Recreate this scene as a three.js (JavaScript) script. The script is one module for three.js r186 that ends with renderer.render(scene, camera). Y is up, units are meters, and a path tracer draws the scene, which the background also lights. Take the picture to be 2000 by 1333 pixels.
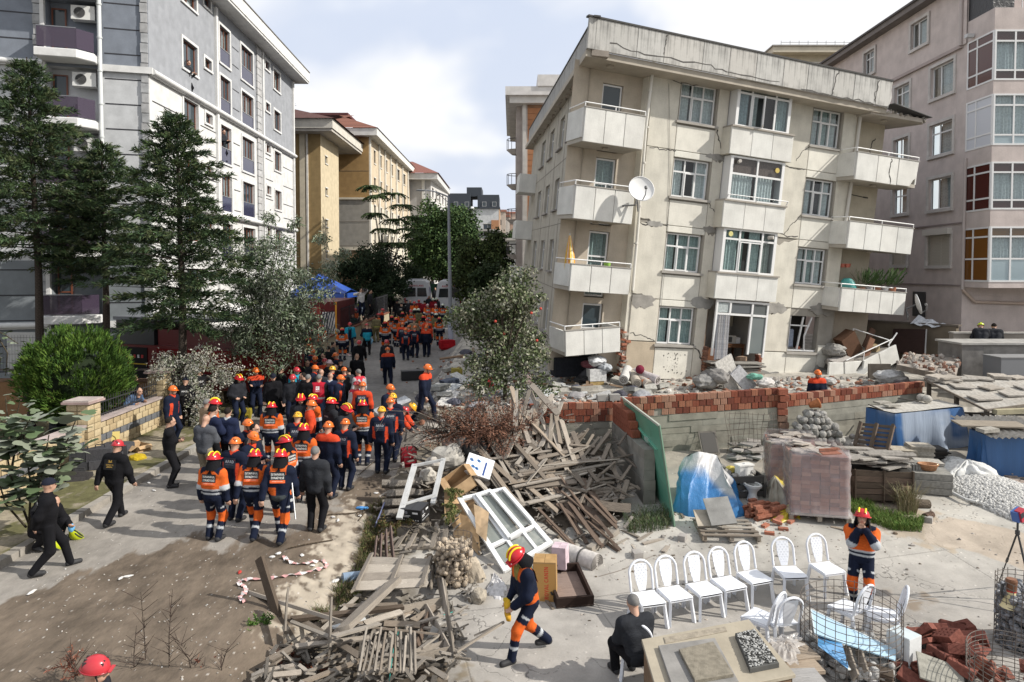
import{BoxGeometry as $E,BufferAttribute as $A,BufferGeometry as $6,CanvasTexture,CatmullRomCurve3 as $K,CircleGeometry,Color,CylinderGeometry as $0,DataTexture as $F,DirectionalLight,DoubleSide as $1,EquirectangularReflectionMapping,Euler,ExtrudeGeometry as $9,Float32BufferAttribute as $2,FloatType,Group,IcosahedronGeometry,InstancedMesh as $J,LatheGeometry as $C,LinearFilter as $G,LinearMipmapLinearFilter,LinearToneMapping,Matrix3,Matrix4 as $5,Mesh,MeshPhysicalMaterial as $I,MeshStandardMaterial as $D,PCFSoftShadowMap,Path,PerspectiveCamera,PlaneGeometry as $8,Quaternion as $7,RGBAFormat,RepeatWrapping,SRGBColorSpace as $H,Scene,Shape,ShapeGeometry,SphereGeometry as $B,TorusGeometry as $3,TubeGeometry,Vector2 as $4,Vector3,WebGLRenderer}from 'three';
import{ImprovedNoise}from 'three/addons/math/ImprovedNoise.js';
let{PI,abs,atan,atan2,ceil,cos,exp,floor,hypot,imul,log,max,min,pow,round,sin,sqrt}=Math;
// ---------- camera ----------
let scene=new Scene();
let EYE=6.1,FOC=1333,PITCH=2*PI/180,CX=1000,CY=576.5;
let camera=new PerspectiveCamera(2*atan(666.5/FOC)*180/PI,2000/1333,.1,4000);
camera.position.set(0,EYE,0);camera.rotation.x=-PITCH;
camera.setViewOffset(2000,1333,0,90,2000,1333);
let renderer=new WebGLRenderer({antialias:true});
renderer.toneMapping=LinearToneMapping;renderer.toneMappingExposure=1.32;
renderer.shadowMap.enabled=true;renderer.shadowMap.type=PCFSoftShadowMap;
// ---------- small maths ----------
let V=(x,y,z)=>new Vector3(x,y,z);
let rng=(s)=>()=>{s=(s+0x6d2b79f5)|0;let t=imul(s ^(s>>>15),1|s);t=(t+imul(t ^(t>>>7),61|t))^ t;return((t ^(t>>>14))>>>0)/4294967296};
let R0=rng(11);
let rr=(a,b,r=R0)=>a+(b-a)*r();
let $c=(x,a=0,b=1)=>min(b,max(a,x));
let $sm=(a,b,x)=>{let t=$c((x-a)/(b-a));return t*t*(3-2*t)};
let $l=(a,b,t)=>a+(b-a)*t;
let PN=new ImprovedNoise();
let fbm=(x,y,z=0,o=4)=>{let s=0,a=.5,f=1;for(let i=0;i<o;i++){s+=a*PN.noise(x*f,y*f,z+i*7.3);a*=.5;f*=2}return s};
let table=(pts)=>(x)=>{if(x<=pts[0][0])return pts[0][1];for(let i=1;i<pts.length;i++)if(x<=pts[i][0]){let[a,b]=pts[i-1],[c,d]=pts[i];let t=(x-a)/(c-a);return b+(d-b)*t}return pts[pts.length-1][1]};
function P(x,y,d){
let a=(x-CX)/FOC,b=-(y-CY)/FOC,c=cos(PITCH),s=sin(PITCH);
let Y=b*c-s,Z=-c-b*s,k=d/-Z;
return V(a*k,EYE+Y*k,-d);
}
// ---------- sky ----------
let SUN=V(cos(36*PI/180)*cos(12*PI/180),sin(36*PI/180),cos(36*PI/180)*sin(12*PI/180));
{
let W=1024,Hh=512,data=new Float32Array(W*Hh*4);
for(let j=0;j<Hh;j++)for(let i=0;i<W;i++){
let th=((i+.5)/W-.5)*2*PI,ph=((j+.5)/Hh-.5)*PI;
let x=cos(ph)*cos(th),y=sin(ph),z=cos(ph)*sin(th);
let k=1/(max(y,0)+.25),cx=x*k,cz=z*k;
let wob=fbm(cx*1.1+3.1,cz*1.1+9.2,.5,3);
let c=fbm(cx*1.5+wob*.9+1.7,cz*1.5+wob*.7+5.3,2.1,6)*.9+.1;
c=$sm(-.1,.16,c+.16*$c(x*1.6)- .02);
let fine=fbm(cx*6,cz*6,4.4,4)*.1;
let hz=exp(-max(y,0)*4);
let base=[$l(.5,.61,hz),$l(.565,.645,hz),$l(.7,.71,hz)];
let cl=.82+fine,o=(j*W+i)*4,m=$c(c*.92+fine);
for(let q=0;q<3;q++)data[o+q]=$l(base[q],cl*[1,1,1.005][q],m);
data[o+3]=1;
if(y<0){data[o]=.2;data[o+1]=.19;data[o+2]=.18}
}
let t=new $F(data,W,Hh,RGBAFormat,FloatType);
t.mapping=EquirectangularReflectionMapping;t.magFilter=t.minFilter=$G;t.wrapS=RepeatWrapping;t.needsUpdate=true;
scene.background=t;scene.environment=t;scene.environmentIntensity=1;
}
// ---------- sun ----------
let sun=new DirectionalLight(new Color(1,.95,.87),4.4);
sun.position.copy(SUN).multiplyScalar(120).add(V(0,0,-35));sun.target.position.set(0,0,-35);scene.add(sun,sun.target);
sun.castShadow=true;sun.shadow.mapSize.set(4096,4096);sun.shadow.radius=1.6;
Object.assign(sun.shadow.camera,{left:-90,right:90,top:70,bottom:-70,near:1,far:300});
// ---------- things, parts, materials ----------
let used=new Map();
function $nu(n){let k=used.get(n)||0;used.set(n,k+1);return k?n+'_'+String(k).padStart(3,'0'):n}
function $t(name,label,category,pos,turn=0,group){
let o=new Group();o.name=$nu(name);scene.add(o);
if(pos)o.position.copy(pos.isVector3?pos:V(...pos));o.rotation.y=turn;o.userData={label,category};if(group)o.userData.group=group;
return o;
}
function tag(o,label,category,group){o.userData={label,category};if(group)o.userData.group=group;return o}
function $p(parent,name,geo,m,kind){
let o=new Mesh(geo,m);o.castShadow=o.receiveShadow=true;
o.name=parent===scene?$nu(name):name;parent.add(o);
if(kind)o.userData.kind=kind;
return o;
}
function $s(name,geo,m,label,category,pos,group){
let o=$p(scene,name,geo,m);if(pos)o.position.copy(pos.isVector3?pos:V(...pos));return tag(o,label,category,group);
}
function struct(name,geo,m,pos){let o=$p(scene,name,geo,m,'structure');if(pos)o.position.copy(pos);return o}
function tex(n,f,srgb=false){
let d=new Uint8Array(n*n*4);
for(let j=0;j<n;j++)for(let i=0;i<n;i++){
let c=f(i/n,j/n),o=(j*n+i)*4;
if(Array.isArray(c))for(let q=0;q<3;q++)d[o+q]=$c(c[q])*255;else d[o]=d[o+1]=d[o+2]=$c(c)*255;
d[o+3]=255;
}
let t=new $F(d,n,n);t.wrapS=t.wrapT=RepeatWrapping;t.magFilter=$G;t.minFilter=LinearMipmapLinearFilter;t.generateMipmaps=true;
if(srgb)t.colorSpace=$H;t.needsUpdate=true;return t;
}
let NZ=new Float32Array(512*512);
{let P8=PN;for(let o=0,a=.5,f=1;o<6;o++,a*=.5,f*=2){let n=8*f,L=new Float32Array(n*n),r=rng(70+o);for(let i=0;i<n*n;i++)L[i]=r()*2-1;for(let j=0;j<512;j++)for(let i=0;i<512;i++){let x=i/512*n,y=j/512*n,xi=x|0,yi=y|0,fx=x-xi,fy=y-yi,sx=fx*fx*(3-2*fx),sy=fy*fy*(3-2*fy),x1=(xi+1)% n,y1=(yi+1)% n;NZ[j*512+i]+=a*.72*$l($l(L[yi*n+xi],L[yi*n+x1],sx),$l(L[y1*n+xi],L[y1*n+x1],sx),sy)}}}
function nz(x,y,z=0){x=(x+z*3.37)*64;y=(y+z*5.11)*64;let xf=floor(x),yf=floor(y),fx=x-xf,fy=y-yf,x0=xf&511,y0=(yf&511)<<9,x1=(x0+1)&511,y1=(y0+512)&262143;return $l($l(NZ[y0+x0],NZ[y0+x1],fx),$l(NZ[y1+x0],NZ[y1+x1],fx),fy)}
let tile=(u,v,f,o=4,z=0)=>{let k=8*max(1,round(f/8));return nz(u*k,v*k,z+f*.13)};
let $h=(i,j)=>{let h=imul(i,374761393)+imul(j,668265263);h=imul(h ^(h>>>13),1274126177);return((h ^(h>>>16))>>>0)/4294967296};
let rep=(t,s,s2)=>{let c=t.clone();c.repeat.set(1/s,1/(s2||s));c.needsUpdate=true;return c};
let TX={
plaster:tex(512,(u,v)=>{let n=tile(u,v,6,5),g=tile(u,v,60,2,4);return .9+n*.22+g*.06}),
stained:tex(512,(u,v)=>{let n=tile(u,v,5,5),s=tile(u,v,3,2,7)+.7*tile(u*8 % 1,v,7,3,2),g=tile(u,v,70,2,4);return .9+n*.2+s*.07+g*.07}),
concrete:tex(512,(u,v)=>{let n=tile(u,v,8,6),g=$h(u*512|0,v*512|0);return .84+n*.42+(g-.5)*.12 -(g>.985?.2:0)}),
wood:tex(512,(u,v)=>{let w=tile(u,v,3,3)*.5;let gr=sin((v*26+w*5)*6.2832)*.5+tile(u,v*9 % 1,9,4,3)*1.1;let k=$h(u*9|0,v*5|0)>.9?-.05:0;return .8+gr*.24+w*.3+k}),
cloth:tex(256,(u,v)=>.88+tile(u,v,7,4)*.4+($h(u*256|0,v*256|0)- .5)*.1),
rough:tex(256,(u,v)=>.82+tile(u,v,14,5)*.45+($h(u*256|0,v*256|0)- .5)*.16),
stainedv:tex(512,(u,v)=>{let n=tile(u,v,5,5);let st=tile(u*9 % 1,v*.5,8,4,3)+tile(u,v,4,3,8)*.9;return .8+n*.25+st*.55+($h(u*512|0,v*512|0)- .5)*.06}),
bark:tex(256,(u,v)=>.75+tile(u,v*3 % 1,16,4)*.8),
};
let mats=new Map();
function M(kind,o={}){
let key=kind+JSON.stringify(o);
if(mats.has(key))return mats.get(key);
let K={
plaster:{map:$r2('plaster',2.6),bumpMap:$r2('rough',.6),bumpScale:.003,roughness:.9},
stained:{map:$r2('stained',3.1),bumpMap:$r2('rough',.5),bumpScale:.004,roughness:.92},
concrete:{map:$r2('concrete',1.7),bumpMap:$r2('concrete',.8),bumpScale:.008,roughness:.95},
wood:{map:$r2('wood',1.3,.5),bumpMap:$r2('wood',1.3,.5),bumpScale:.004,roughness:.88},
cloth:{map:$r2('cloth',.4),bumpMap:$r2('cloth',.3),bumpScale:.008,roughness:.88},
brick:{map:$r2('rough',.5),bumpMap:$r2('rough',.3),bumpScale:.004,roughness:.9},
stone:{map:$r2('rough',.9),bumpMap:$r2('rough',.2),bumpScale:.006,roughness:.9},
bark:{map:$r2('bark',.8),bumpMap:$r2('bark',.5),bumpScale:.02,roughness:.95},
paint:{roughness:.35},plain:{roughness:.7},plastic:{roughness:.42},metal:{roughness:.45,metalness:.85},dark:{roughness:.6},
leaf:{roughness:.75,side:$1},skin:{roughness:.6},
tarp:{roughness:.42,map:$r2('stained',1.3),bumpMap:$r2('plaster',.8),bumpScale:.05,side:$1},
paper:{map:$r2('cloth',.9),roughness:.85,side:$1},
}[kind];
let m=new $I({color:0xffffff,vertexColors:true,specularIntensity:K.roughness>.7?.3:1,...K,...o});m.name=kind;mats.set(key,m);return m;
}
let reps=new Map();
function $r2(n,s,s2){let k=n+s+'_'+s2;if(!reps.has(k))reps.set(k,rep(TX[n],s,s2));return reps.get(k)}
let GLASS=new $I({color:0xdfe8ea,roughness:.03,transmission:1,thickness:0,ior:1.5});
let PANE=new $D({color:new Color(.035,.05,.06),roughness:.06,metalness:.0});
PANE.name='window_glass';
let rgb=(r,g,b)=>[r,g,b];
let hex=(h)=>{let c=new Color(h);return[c.r,c.g,c.b]};
let $v=(c,a,r=R0)=>{let k=1+(r()- .5)*2*a,w=(r()- .5)*a*.35;return[c[0]*k*(1+w),c[1]*k,c[2]*k*(1-w)]};
let _m=new $5(),_q=new $7(),_e=new Euler(),_v=V(0,0,0),_n3=new Matrix3();
class B{
constructor(){this.p=[];this.n=[];this.c=[];this.u=[]}
tri(a,b,c,col,n){
if(!n){let x1=b[0]- a[0],y1=b[1]- a[1],z1=b[2]- a[2],x2=c[0]- a[0],y2=c[1]- a[1],z2=c[2]- a[2];n=[y1*z2-z1*y2,z1*x2-x1*z2,x1*y2-y1*x2];let l=hypot(...n)||1;n=n.map((q)=>q/l)}
for(let q of[a,b,c]){this.p.push(q[0],q[1],q[2]);this.n.push(n[0],n[1],n[2]);this.c.push(col[0],col[1],col[2]);this.uv(q,n)}
return this;
}
uv(q,n){let ax=abs(n[0]),ay=abs(n[1]),az=abs(n[2]);if(ax>ay&&ax>az)this.u.push(q[2],q[1]);else if(ay>az)this.u.push(q[0],q[2]);else this.u.push(q[0],q[1])}
quad(a,b,c,d,col){return this.tri(a,b,c,col).tri(a,c,d,col)}
geo(g,col,m){
g=g.index?g.toNonIndexed():g;if(m){g=g.clone();g.applyMatrix4(m)}
let p=g.attributes.position.array,n=g.attributes.normal.array,gc=g.attributes.color&&g.attributes.color.array;
for(let i=0;i<p.length;i+=3){
this.p.push(p[i],p[i+1],p[i+2]);this.n.push(n[i],n[i+1],n[i+2]);
if(gc&&!col)this.c.push(gc[i],gc[i+1],gc[i+2]);else this.c.push(col[0],col[1],col[2]);
this.uv([p[i],p[i+1],p[i+2]],[n[i],n[i+1],n[i+2]]);
}
return this;
}
bx(x0,y0,z0,x1,y1,z1,col){return this.box([(x0+x1)/2,(y0+y1)/2,(z0+z1)/2],[abs(x1-x0),abs(y1-y0),abs(z1-z0)],col)}
box(c,s,col,rot){
let h=[s[0]/2,s[1]/2,s[2]/2];
let m=_m.compose(_v.set(c[0],c[1],c[2]),rot&&rot.isQuaternion?rot:_q.setFromEuler(_e.set(...(rot||[0,0,0]))),V(1,1,1));
let q=[];for(let i=0;i<8;i++){let w=V(i&1?h[0]:-h[0],i&2?h[1]:-h[1],i&4?h[2]:-h[2]).applyMatrix4(m);q.push([w.x,w.y,w.z])}
let F=[[1,3,7,5],[0,4,6,2],[2,6,7,3],[0,1,5,4],[4,5,7,6],[0,2,3,1]];
let L=[[2,1],[2,1],[0,2],[0,2],[0,1],[0,1]];
F.forEach((f,k)=>{
let b0=this.u.length;this.quad(q[f[0]],q[f[1]],q[f[2]],q[f[3]],col);
let ord=[f[0],f[1],f[2],f[0],f[2],f[3]];let[A,Bx]=L[k];if(this.along&&s[A]<s[Bx])[A,Bx]=[Bx,A];
ord.forEach((id,i)=>{let loc=[id&1?h[0]:-h[0],id&2?h[1]:-h[1],id&4?h[2]:-h[2]];this.u[b0+i*2]=loc[A]+c[0]*1.7;this.u[b0+i*2+1]=loc[Bx]+c[1]+c[2]*.73});
});
return this;
}
bar(a,b,w,t,col,up=V(0,1,0)){
a=a.isVector3?a:V(...a);b=b.isVector3?b:V(...b);
let x=b.clone().sub(a),L=x.length();x.normalize();let z=x.clone().cross(up);if(z.lengthSq()<1e-5)z=x.clone().cross(V(1,0,.2));z.normalize();let y=z.clone().cross(x);
let q=new $7().setFromRotationMatrix(new $5().makeBasis(x,y,z));let m=a.clone().add(b).multiplyScalar(.5);
return this.box([m.x,m.y,m.z],[L,t,w],col,q);
}
rod(a,b,r,col,seg=6,r2=r){
a=a.isVector3?a:V(...a);b=b.isVector3?b:V(...b);
let L=a.distanceTo(b);if(L<1e-6)return this;let g=new $0(r2,r,L,seg);
let q=new $7().setFromUnitVectors(V(0,1,0),b.clone().sub(a).normalize());
return this.geo(g,col,new $5().compose(a.clone().add(b).multiplyScalar(.5),q,V(1,1,1)));
}
path(pts,r,col,seg=5,r2=r){for(let i=1;i<pts.length;i++)this.rod(pts[i-1],pts[i],$l(r,r2,(i-1)/(pts.length-1)),col,seg,$l(r,r2,i/(pts.length-1)));return this}
build(){
let g=new $6();
g.setAttribute('position',new $A(new Float32Array(this.p),3));g.setAttribute('normal',new $A(new Float32Array(this.n),3));
g.setAttribute('color',new $A(new Float32Array(this.c),3));g.setAttribute('uv',new $A(new Float32Array(this.u),2));
return g;
}
to(parent,name,m,kind){return $p(parent,name,this.build(),m,kind)}
}
let b=()=>new B();
let T=(x,y,z,rx=0,ry=0,rz=0,s=1)=>new $5().compose(V(x,y,z),new $7().setFromEuler(new Euler(rx,ry,rz)),Array.isArray(s)?V(...s):V(s,s,s));
function $ti(g,col){let n=g.attributes.position.count,a=new Float32Array(n*3);for(let i=0;i<n;i++)a.set(col,i*3);g.setAttribute('color',new $A(a,3));return g}
let lumps=new Map();
function $lu(seed,detail=2,amp=.25,freq=1.3,sx=1,sy=1,sz=1){
let key=[seed,detail,amp,freq,sx,sy,sz].join();if(lumps.has(key))return lumps.get(key);
let g=new IcosahedronGeometry(1,detail),p=g.attributes.position;
for(let i=0;i<p.count;i++){_v.fromBufferAttribute(p,i);let k=1+amp*2*fbm(_v.x*freq+seed*3.7,_v.y*freq+1.3,_v.z*freq+seed,3);p.setXYZ(i,_v.x*k*sx,_v.y*k*sy,_v.z*k*sz)}
g.computeVertexNormals();lumps.set(key,g);return g;
}
function textMat(w,h,draw,o={}){
let c=document.createElement('canvas');c.width=w;c.height=h;let x=c.getContext('2d');draw(x,w,h);
let t=new CanvasTexture(c);t.colorSpace=$H;t.needsUpdate=true;
let m=new $D({map:t,roughness:.7,...o});m.name='print';return m;
}
// ---------- the lie of the land (d = distance in front of the camera, so z = -d) ----------
let $rd=table([[0,.55],[12,.55],[17,.65],[26,.72],[31,.76],[36,1.05],[40,1.3],[50,1.8],[62,2.2],[90,4],[130,7],[220,13],[900,60]]);
let yardD=table([[0,-.05],[12.5,0],[19.5,.84],[23,1]]);
function $ly(x,z){
let d=-z,r=$rd(d),y=yardD(d);
let t=$sm(-4.3,-2.6,x);
let terr=d<20?y:$l(y,1.85+.004*(d-26),$sm(20.2,21.2,d-$sm(4,13,x)*2.6));
return $l(r,d<20?y:$l(r,terr,1),t*(1-$sm(44,60,d)));
}
let groundAt=(x,z)=>$ly(x,z);
function G(px,py,dy=0){let lo=4,hi=160;for(let i=0;i<40;i++){let m=(lo+hi)/2,p=P(px,py,m);if(p.y>$ly(p.x,p.z)+dy)lo=m;else hi=m}return P(px,py,lo)}
function headAt(px,py,h){let p=G(px,py,h);return V(p.x,$ly(p.x,p.z),p.z)}
let inPoly=(pts,x,y)=>{let k=false;for(let i=0,j=pts.length-1;i<pts.length;j=i++){let[a,b]=pts[i],[c,d]=pts[j];if((b>y)!==(d>y)&&x<(c-a)*(y-b)/(d-b)+a)k=!k}return k};
let $pd=(pts,x,y)=>{let m=1e9;for(let i=0,j=pts.length-1;i<pts.length;j=i++){let[a,b]=pts[i],[c,d]=pts[j];let t=$c(((x-a)*(c-a)+(y-b)*(d-b))/((c-a)**2+(d-b)**2));m=min(m,hypot(x-a-t*(c-a),y-b-t*(d-b)))}return inPoly(pts,x,y)?m:-m};
let $ol=(list)=>list.map(([x,y])=>{let p=G(x,y);return[p.x,-p.z]});
function sheet(name,x0,x1,d0,d1,nx,nd,tw,th,lift,color,o={}){
let g=new $6(),p=[],uv=[],ix=[];
for(let j=0;j<=nd;j++)for(let i=0;i<=nx;i++){let x=$l(x0,x1,i/nx),d=$l(d0,d1,j/nd);p.push(x,(o.y?o.y(x,d):$ly(x,-d))+lift,-d);uv.push(i/nx,j/nd)}
for(let j=0;j<nd;j++)for(let i=0;i<nx;i++){let a=j*(nx+1)+i,c=a+nx+1;ix.push(a,a+1,c+1,a,c+1,c)}
g.setAttribute('position',new $2(p,3));g.setAttribute('uv',new $2(uv,2));g.setIndex(ix);g.computeVertexNormals();
let data=new Uint8Array(tw*th*4),bump=new Uint8Array(tw*th*4);
let enc=(c)=>{c=$c(c);return 255*(c<=.0031308?12.92*c:1.055*pow(c,1/2.4)- .055)};
for(let j=0;j<th;j++)for(let i=0;i<tw;i++){
let x=$l(x0,x1,(i+.5)/tw),d=$l(d0,d1,(j+.5)/th),c=color(x,d,i,j),k=(j*tw+i)*4;
data[k]=enc(c[0]);data[k+1]=enc(c[1]);data[k+2]=enc(c[2]);data[k+3]=255;
let h=128+((c[3]===undefined?.5:c[3])- .5)*200;bump[k]=bump[k+1]=bump[k+2]=$c(h,0,255);bump[k+3]=255;
}
let mk=(dd,s)=>{let t=new $F(dd,tw,th);t.magFilter=$G;t.minFilter=LinearMipmapLinearFilter;t.generateMipmaps=true;if(s)t.colorSpace=$H;t.needsUpdate=true;return t};
return struct(name,g,new $I({map:mk(data,true),bumpMap:mk(bump),bumpScale:.035,roughness:.95,specularIntensity:.3}));
}
{
let g=new $6(),p=[],c=[],ix=[];
let xs=[],ds=[];for(let x=-420;x<=420;x+=abs(x)>60?30:2)xs.push(x);for(let d=-60;d<=1000;d+=d>70?40:2)ds.push(d);
for(let d of ds)for(let x of xs){let far=max(0,d-150);p.push(x,$ly(x,-d)- .35,-d);let k=.8+.5*nz(x*.2,d*.2,1);c.push(.2*k,.185*k,.15*k)}
let n=xs.length;for(let j=0;j<ds.length-1;j++)for(let i=0;i<n-1;i++){let a=j*n+i,q=a+n;ix.push(a,a+1,q+1,a,q+1,q)}
g.setAttribute('position',new $2(p,3));g.setAttribute('color',new $2(c,3));g.setIndex(ix);g.computeVertexNormals();
struct('ground',g,new $D({vertexColors:true,roughness:1}));
}
let dirt=$ol([[-200,1230],[60,1148],[200,1092],[330,1058],[420,1062],[520,1040],[600,990],[640,962],[700,938],[770,925],[800,980],[830,1050],[900,1400],[-200,1600]]);
let strip=$ol([[690,978],[655,1010],[640,1045],[622,1080],[612,1130],[560,1180],[545,1260],[600,1260],[640,1150],[690,1060],[720,1010]]);
let greyShade=$ol([[760,740],[900,690],[900,900],[760,900],[700,870],[720,790]]);
let rs=rng(5);
let pebbles=[];for(let i=0;i<1500;i++)pebbles.push([rr(-10,-3,rs),rr(6,24,rs),rr(.006,.02,rs),rr(.25,.6,rs)]);
let pebGrid=new Map();for(let q of pebbles){let k=(q[0]*4|0)+','+(q[1]*4|0);if(!pebGrid.has(k))pebGrid.set(k,[]);pebGrid.get(k).push(q)}
sheet('road',-10.2,-2.6,4,66,30,124,768,1536,0,(x,d)=>{
let n=nz(x*.7,d*.7,1),f=nz(x*7,d*5,2),g=$h(x*140|0,d*40|0)- .5,lane=nz(x*2.2+d*.5,d*.5-x*.3,8);
let c=[.255,.235,.21];let k=1+n*.5+f*.3+g*.16;c=c.map((q)=>q*k);
if(d>24){let m=$sm(24,32,d);c=[$l(c[0],.195*k,m),$l(c[1],.187*k,m),$l(c[2],.18*k,m)]}
let e=$pd(dirt,x,d)+n*1.5+lane*2+f*.45;
let m=$sm(-.1,.3,e);
let kk=1+nz(x*2.2,d*1.5,6)*.62+g*.22+f*.36;
let D=[.122*kk,.097*kk,.074*kk];for(let q=0;q<3;q++)c[q]=$l(c[q],D[q],m);
let s=$sm(-.12,.1,$pd(strip,x,d)+f*.7+n*.7);let S=[.33,.29,.235];for(let q=0;q<3;q++)c[q]=$l(c[q],S[q]*(1+f*.5),s*.9);
let W=pebGrid.get((x*4|0)+','+(d*4|0));let h=.5+f*.5*(.4+m)+n*.2;
if(W)for(let q of W){let r=hypot(x-q[0],d-q[1]);if(r<q[2]){for(let w=0;w<3;w++)c[w]=$l(c[w],q[3]*[1,.95,.88][w],.6);h+=.3}}
return[...c,h];
});
sheet('road_beyond',-9.5,-2,66,230,10,60,64,512,-.02,(x,d)=>{let k=1+nz(x,d*.5,3)*.4;return[.2*k,.195*k,.19*k]});
sheet('footway',-12.3,-9.72,6,30,8,48,256,1024,.12,(x,d)=>{
let n=nz(x*1.1,d*1.1,4),f=nz(x*9,d*7,2),g=$h(x*90|0,d*60|0)- .5,k=1+f*.6+g*.3;
let m=$sm(-.08,.2,n+f*.4);let a=[.27,.235,.175],e=[.1,.095,.045];return[0,1,2].map((q)=>$l(a[q],e[q],m)*k);
});
{
let kt=$t('kerb','low concrete kerb along the left side of the street beside the footway','kerb',[-9.62,0,0]);
let r=rng(3);
for(let d=7;d<30;d+=1){let y=$rd(d+.5)+.12;b().box([rr(-.012,.012,r),y-.12,-(d+.5)],[.2,.3,.975],$v([.3,.28,.25],.16,r),[rr(-.01,.01,r),rr(-.012,.012,r),rr(-.02,.02,r)]).to(kt,'kerb_stone',M('concrete'))}
}
sheet('garden_soil',-40,-12.25,6,60,20,40,256,256,.1,(x,d)=>{let k=1+nz(x*2,d*2,3)*.8;return[.1*k,.085*k,.05*k]});
let soilA=$ol([[1640,960],[1700,955],[1830,1010],[1900,1060],[1840,1080],[1790,1060],[1690,1010]]);
let mound=$ol([[1800,1030],[1850,1010],[1960,1030],[2060,1060],[2060,1140],[1960,1100],[1880,1075],[1810,1062]]);
let edgeSoil=$ol([[780,1330],[870,1310],[930,1340],[880,1400],[760,1400]]);
let spots=$ol([[1745,1165],[1790,1170],[1800,1185],[1750,1190]]);
sheet('yard',-3.1,16,4,24,76,80,1400,1400,.012,(x,d)=>{
let n=nz(x*.55,d*.55,3),f=nz(x*4,d*4,5),g=$h(x*107|0,d*102|0)- .5,q=nz(x*1.7,d*1.7,9);
let dust=$sm(12,16,d)*.08;let k=1+n*.38+f*.3+g*.13+q*.2;let c=[.29+dust,.273+dust,.25+dust*.85].map((w)=>w*k),h=.5+f*.35;
let jx=abs(((x*.97+d*.22+40)% 2.6)- 1.3),jd=abs(((d-x*.22+40)% 2.9)- 1.45);
if(d<14.5&&(jx>1.288||jd>1.436)){c=c.map((w)=>w*.72);h -=.15}
let cr=abs(nz(x*.5+7,d*.5,12));if(cr<.0022&&d<17){c=c.map((w)=>w*.55);h -=.25}
let gx=$h((x*26)|0,(d*26)|0);if(gx>.985-.015*$sm(13,16,d)){let w=.5+$h((d*26)|0,(x*26)|0)*.9;c=c.map((v)=>v*w);h+=(w-.7)*.4}
let left=$sm(-1.1,-2.5,x+n*2.4+f)*(1-0*d),wall=$sm(15.8,18.6,d+n*1.6+f*1.5),s=max(left*.9,wall*.55,$sm(-.2,.25,$pd(edgeSoil,x,d)+f));
c=[$l(c[0],.16*(1+f),s),$l(c[1],.135*(1+f),s),$l(c[2],.1*(1+f),s)];
let m=$sm(-.15,.2,$pd(soilA,x,d)+f*.9);c=[$l(c[0],.3*k,m),$l(c[1],.255*k,m),$l(c[2],.2*k,m)];
let mo=$sm(-.03,.06,$pd(mound,x,d)+f*.15);c=[$l(c[0],.35*k,mo),$l(c[1],.3*k,mo),$l(c[2],.245*k,mo)];
let st=$sm(-.25,.2,$pd(spots,x,d)+f*.9+q*.4);c=[$l(c[0],.19,st*.8),$l(c[1],.15,st*.8),$l(c[2],.11,st*.8)];
return[...c,h];
});
sheet('terrace',-3.2,26,20.3,60,60,80,640,640,.02,(x,d)=>{let n=nz(x,d,6),f=nz(x*5,d*5,7),k=1+n*.7+f*.6+($h(x*40|0,d*30|0)- .5)*.4;return[.33*k,.31*k,.275*k,.5+f]});
{
let g=new $8(1200,300,90,30);g.rotateX(-PI/2);let p=g.attributes.position;
for(let i=0;i<p.count;i++){let x=p.getX(i),z=p.getZ(i);p.setY(i,30+26*exp(-((z+30)**2)/9000)+16*nz(x*.008,z*.01,2))}
g.computeVertexNormals();$ti(g,[.16,.19,.16]);struct('hills',g,M('plain',{roughness:1}),V(0,0,-640));
}
// ---------- buildings ----------
B.prototype.wall=function(u0,u1,v0,v1,holes,col,depth=.22,z=0,colOf){
let us=[...new Set([u0,u1,...holes.flatMap((h)=>[h[0],h[1]])])].filter((q)=>q>=u0&&q<=u1).sort((a,c)=>a-c);
let vs=[...new Set([v0,v1,...holes.flatMap((h)=>[h[2],h[3]])])].filter((q)=>q>=v0&&q<=v1).sort((a,c)=>a-c);
for(let j=0;j<vs.length-1;j++)for(let i=0;i<us.length-1;i++){
let mu=(us[i]+us[i+1])/2,mv=(vs[j]+vs[j+1])/2;
if(holes.some((h)=>mu>h[0]&&mu<h[1]&&mv>h[2]&&mv<h[3]))continue;
this.quad([us[i],vs[j],z],[us[i+1],vs[j],z],[us[i+1],vs[j+1],z],[us[i],vs[j+1],z],colOf?colOf(mu,mv):col);
}
for(let[a,c,e,f]of holes){
let q=colOf?colOf(a,e):col,w=z-depth;
this.quad([a,e,z],[c,e,z],[c,e,w],[a,e,w],q).quad([a,f,w],[c,f,w],[c,f,z],[a,f,z],q).quad([a,e,w],[a,f,w],[a,f,z],[a,e,z],q).quad([c,e,z],[c,f,z],[c,f,w],[c,e,w],q);
}
return this;
};
function $pl(o,x,z,turn){o.position.set(x,0,z);o.rotation.y=turn;return o}
let WHITE=[.66,.66,.655],CURT=[.62,.64,.62];
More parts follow.
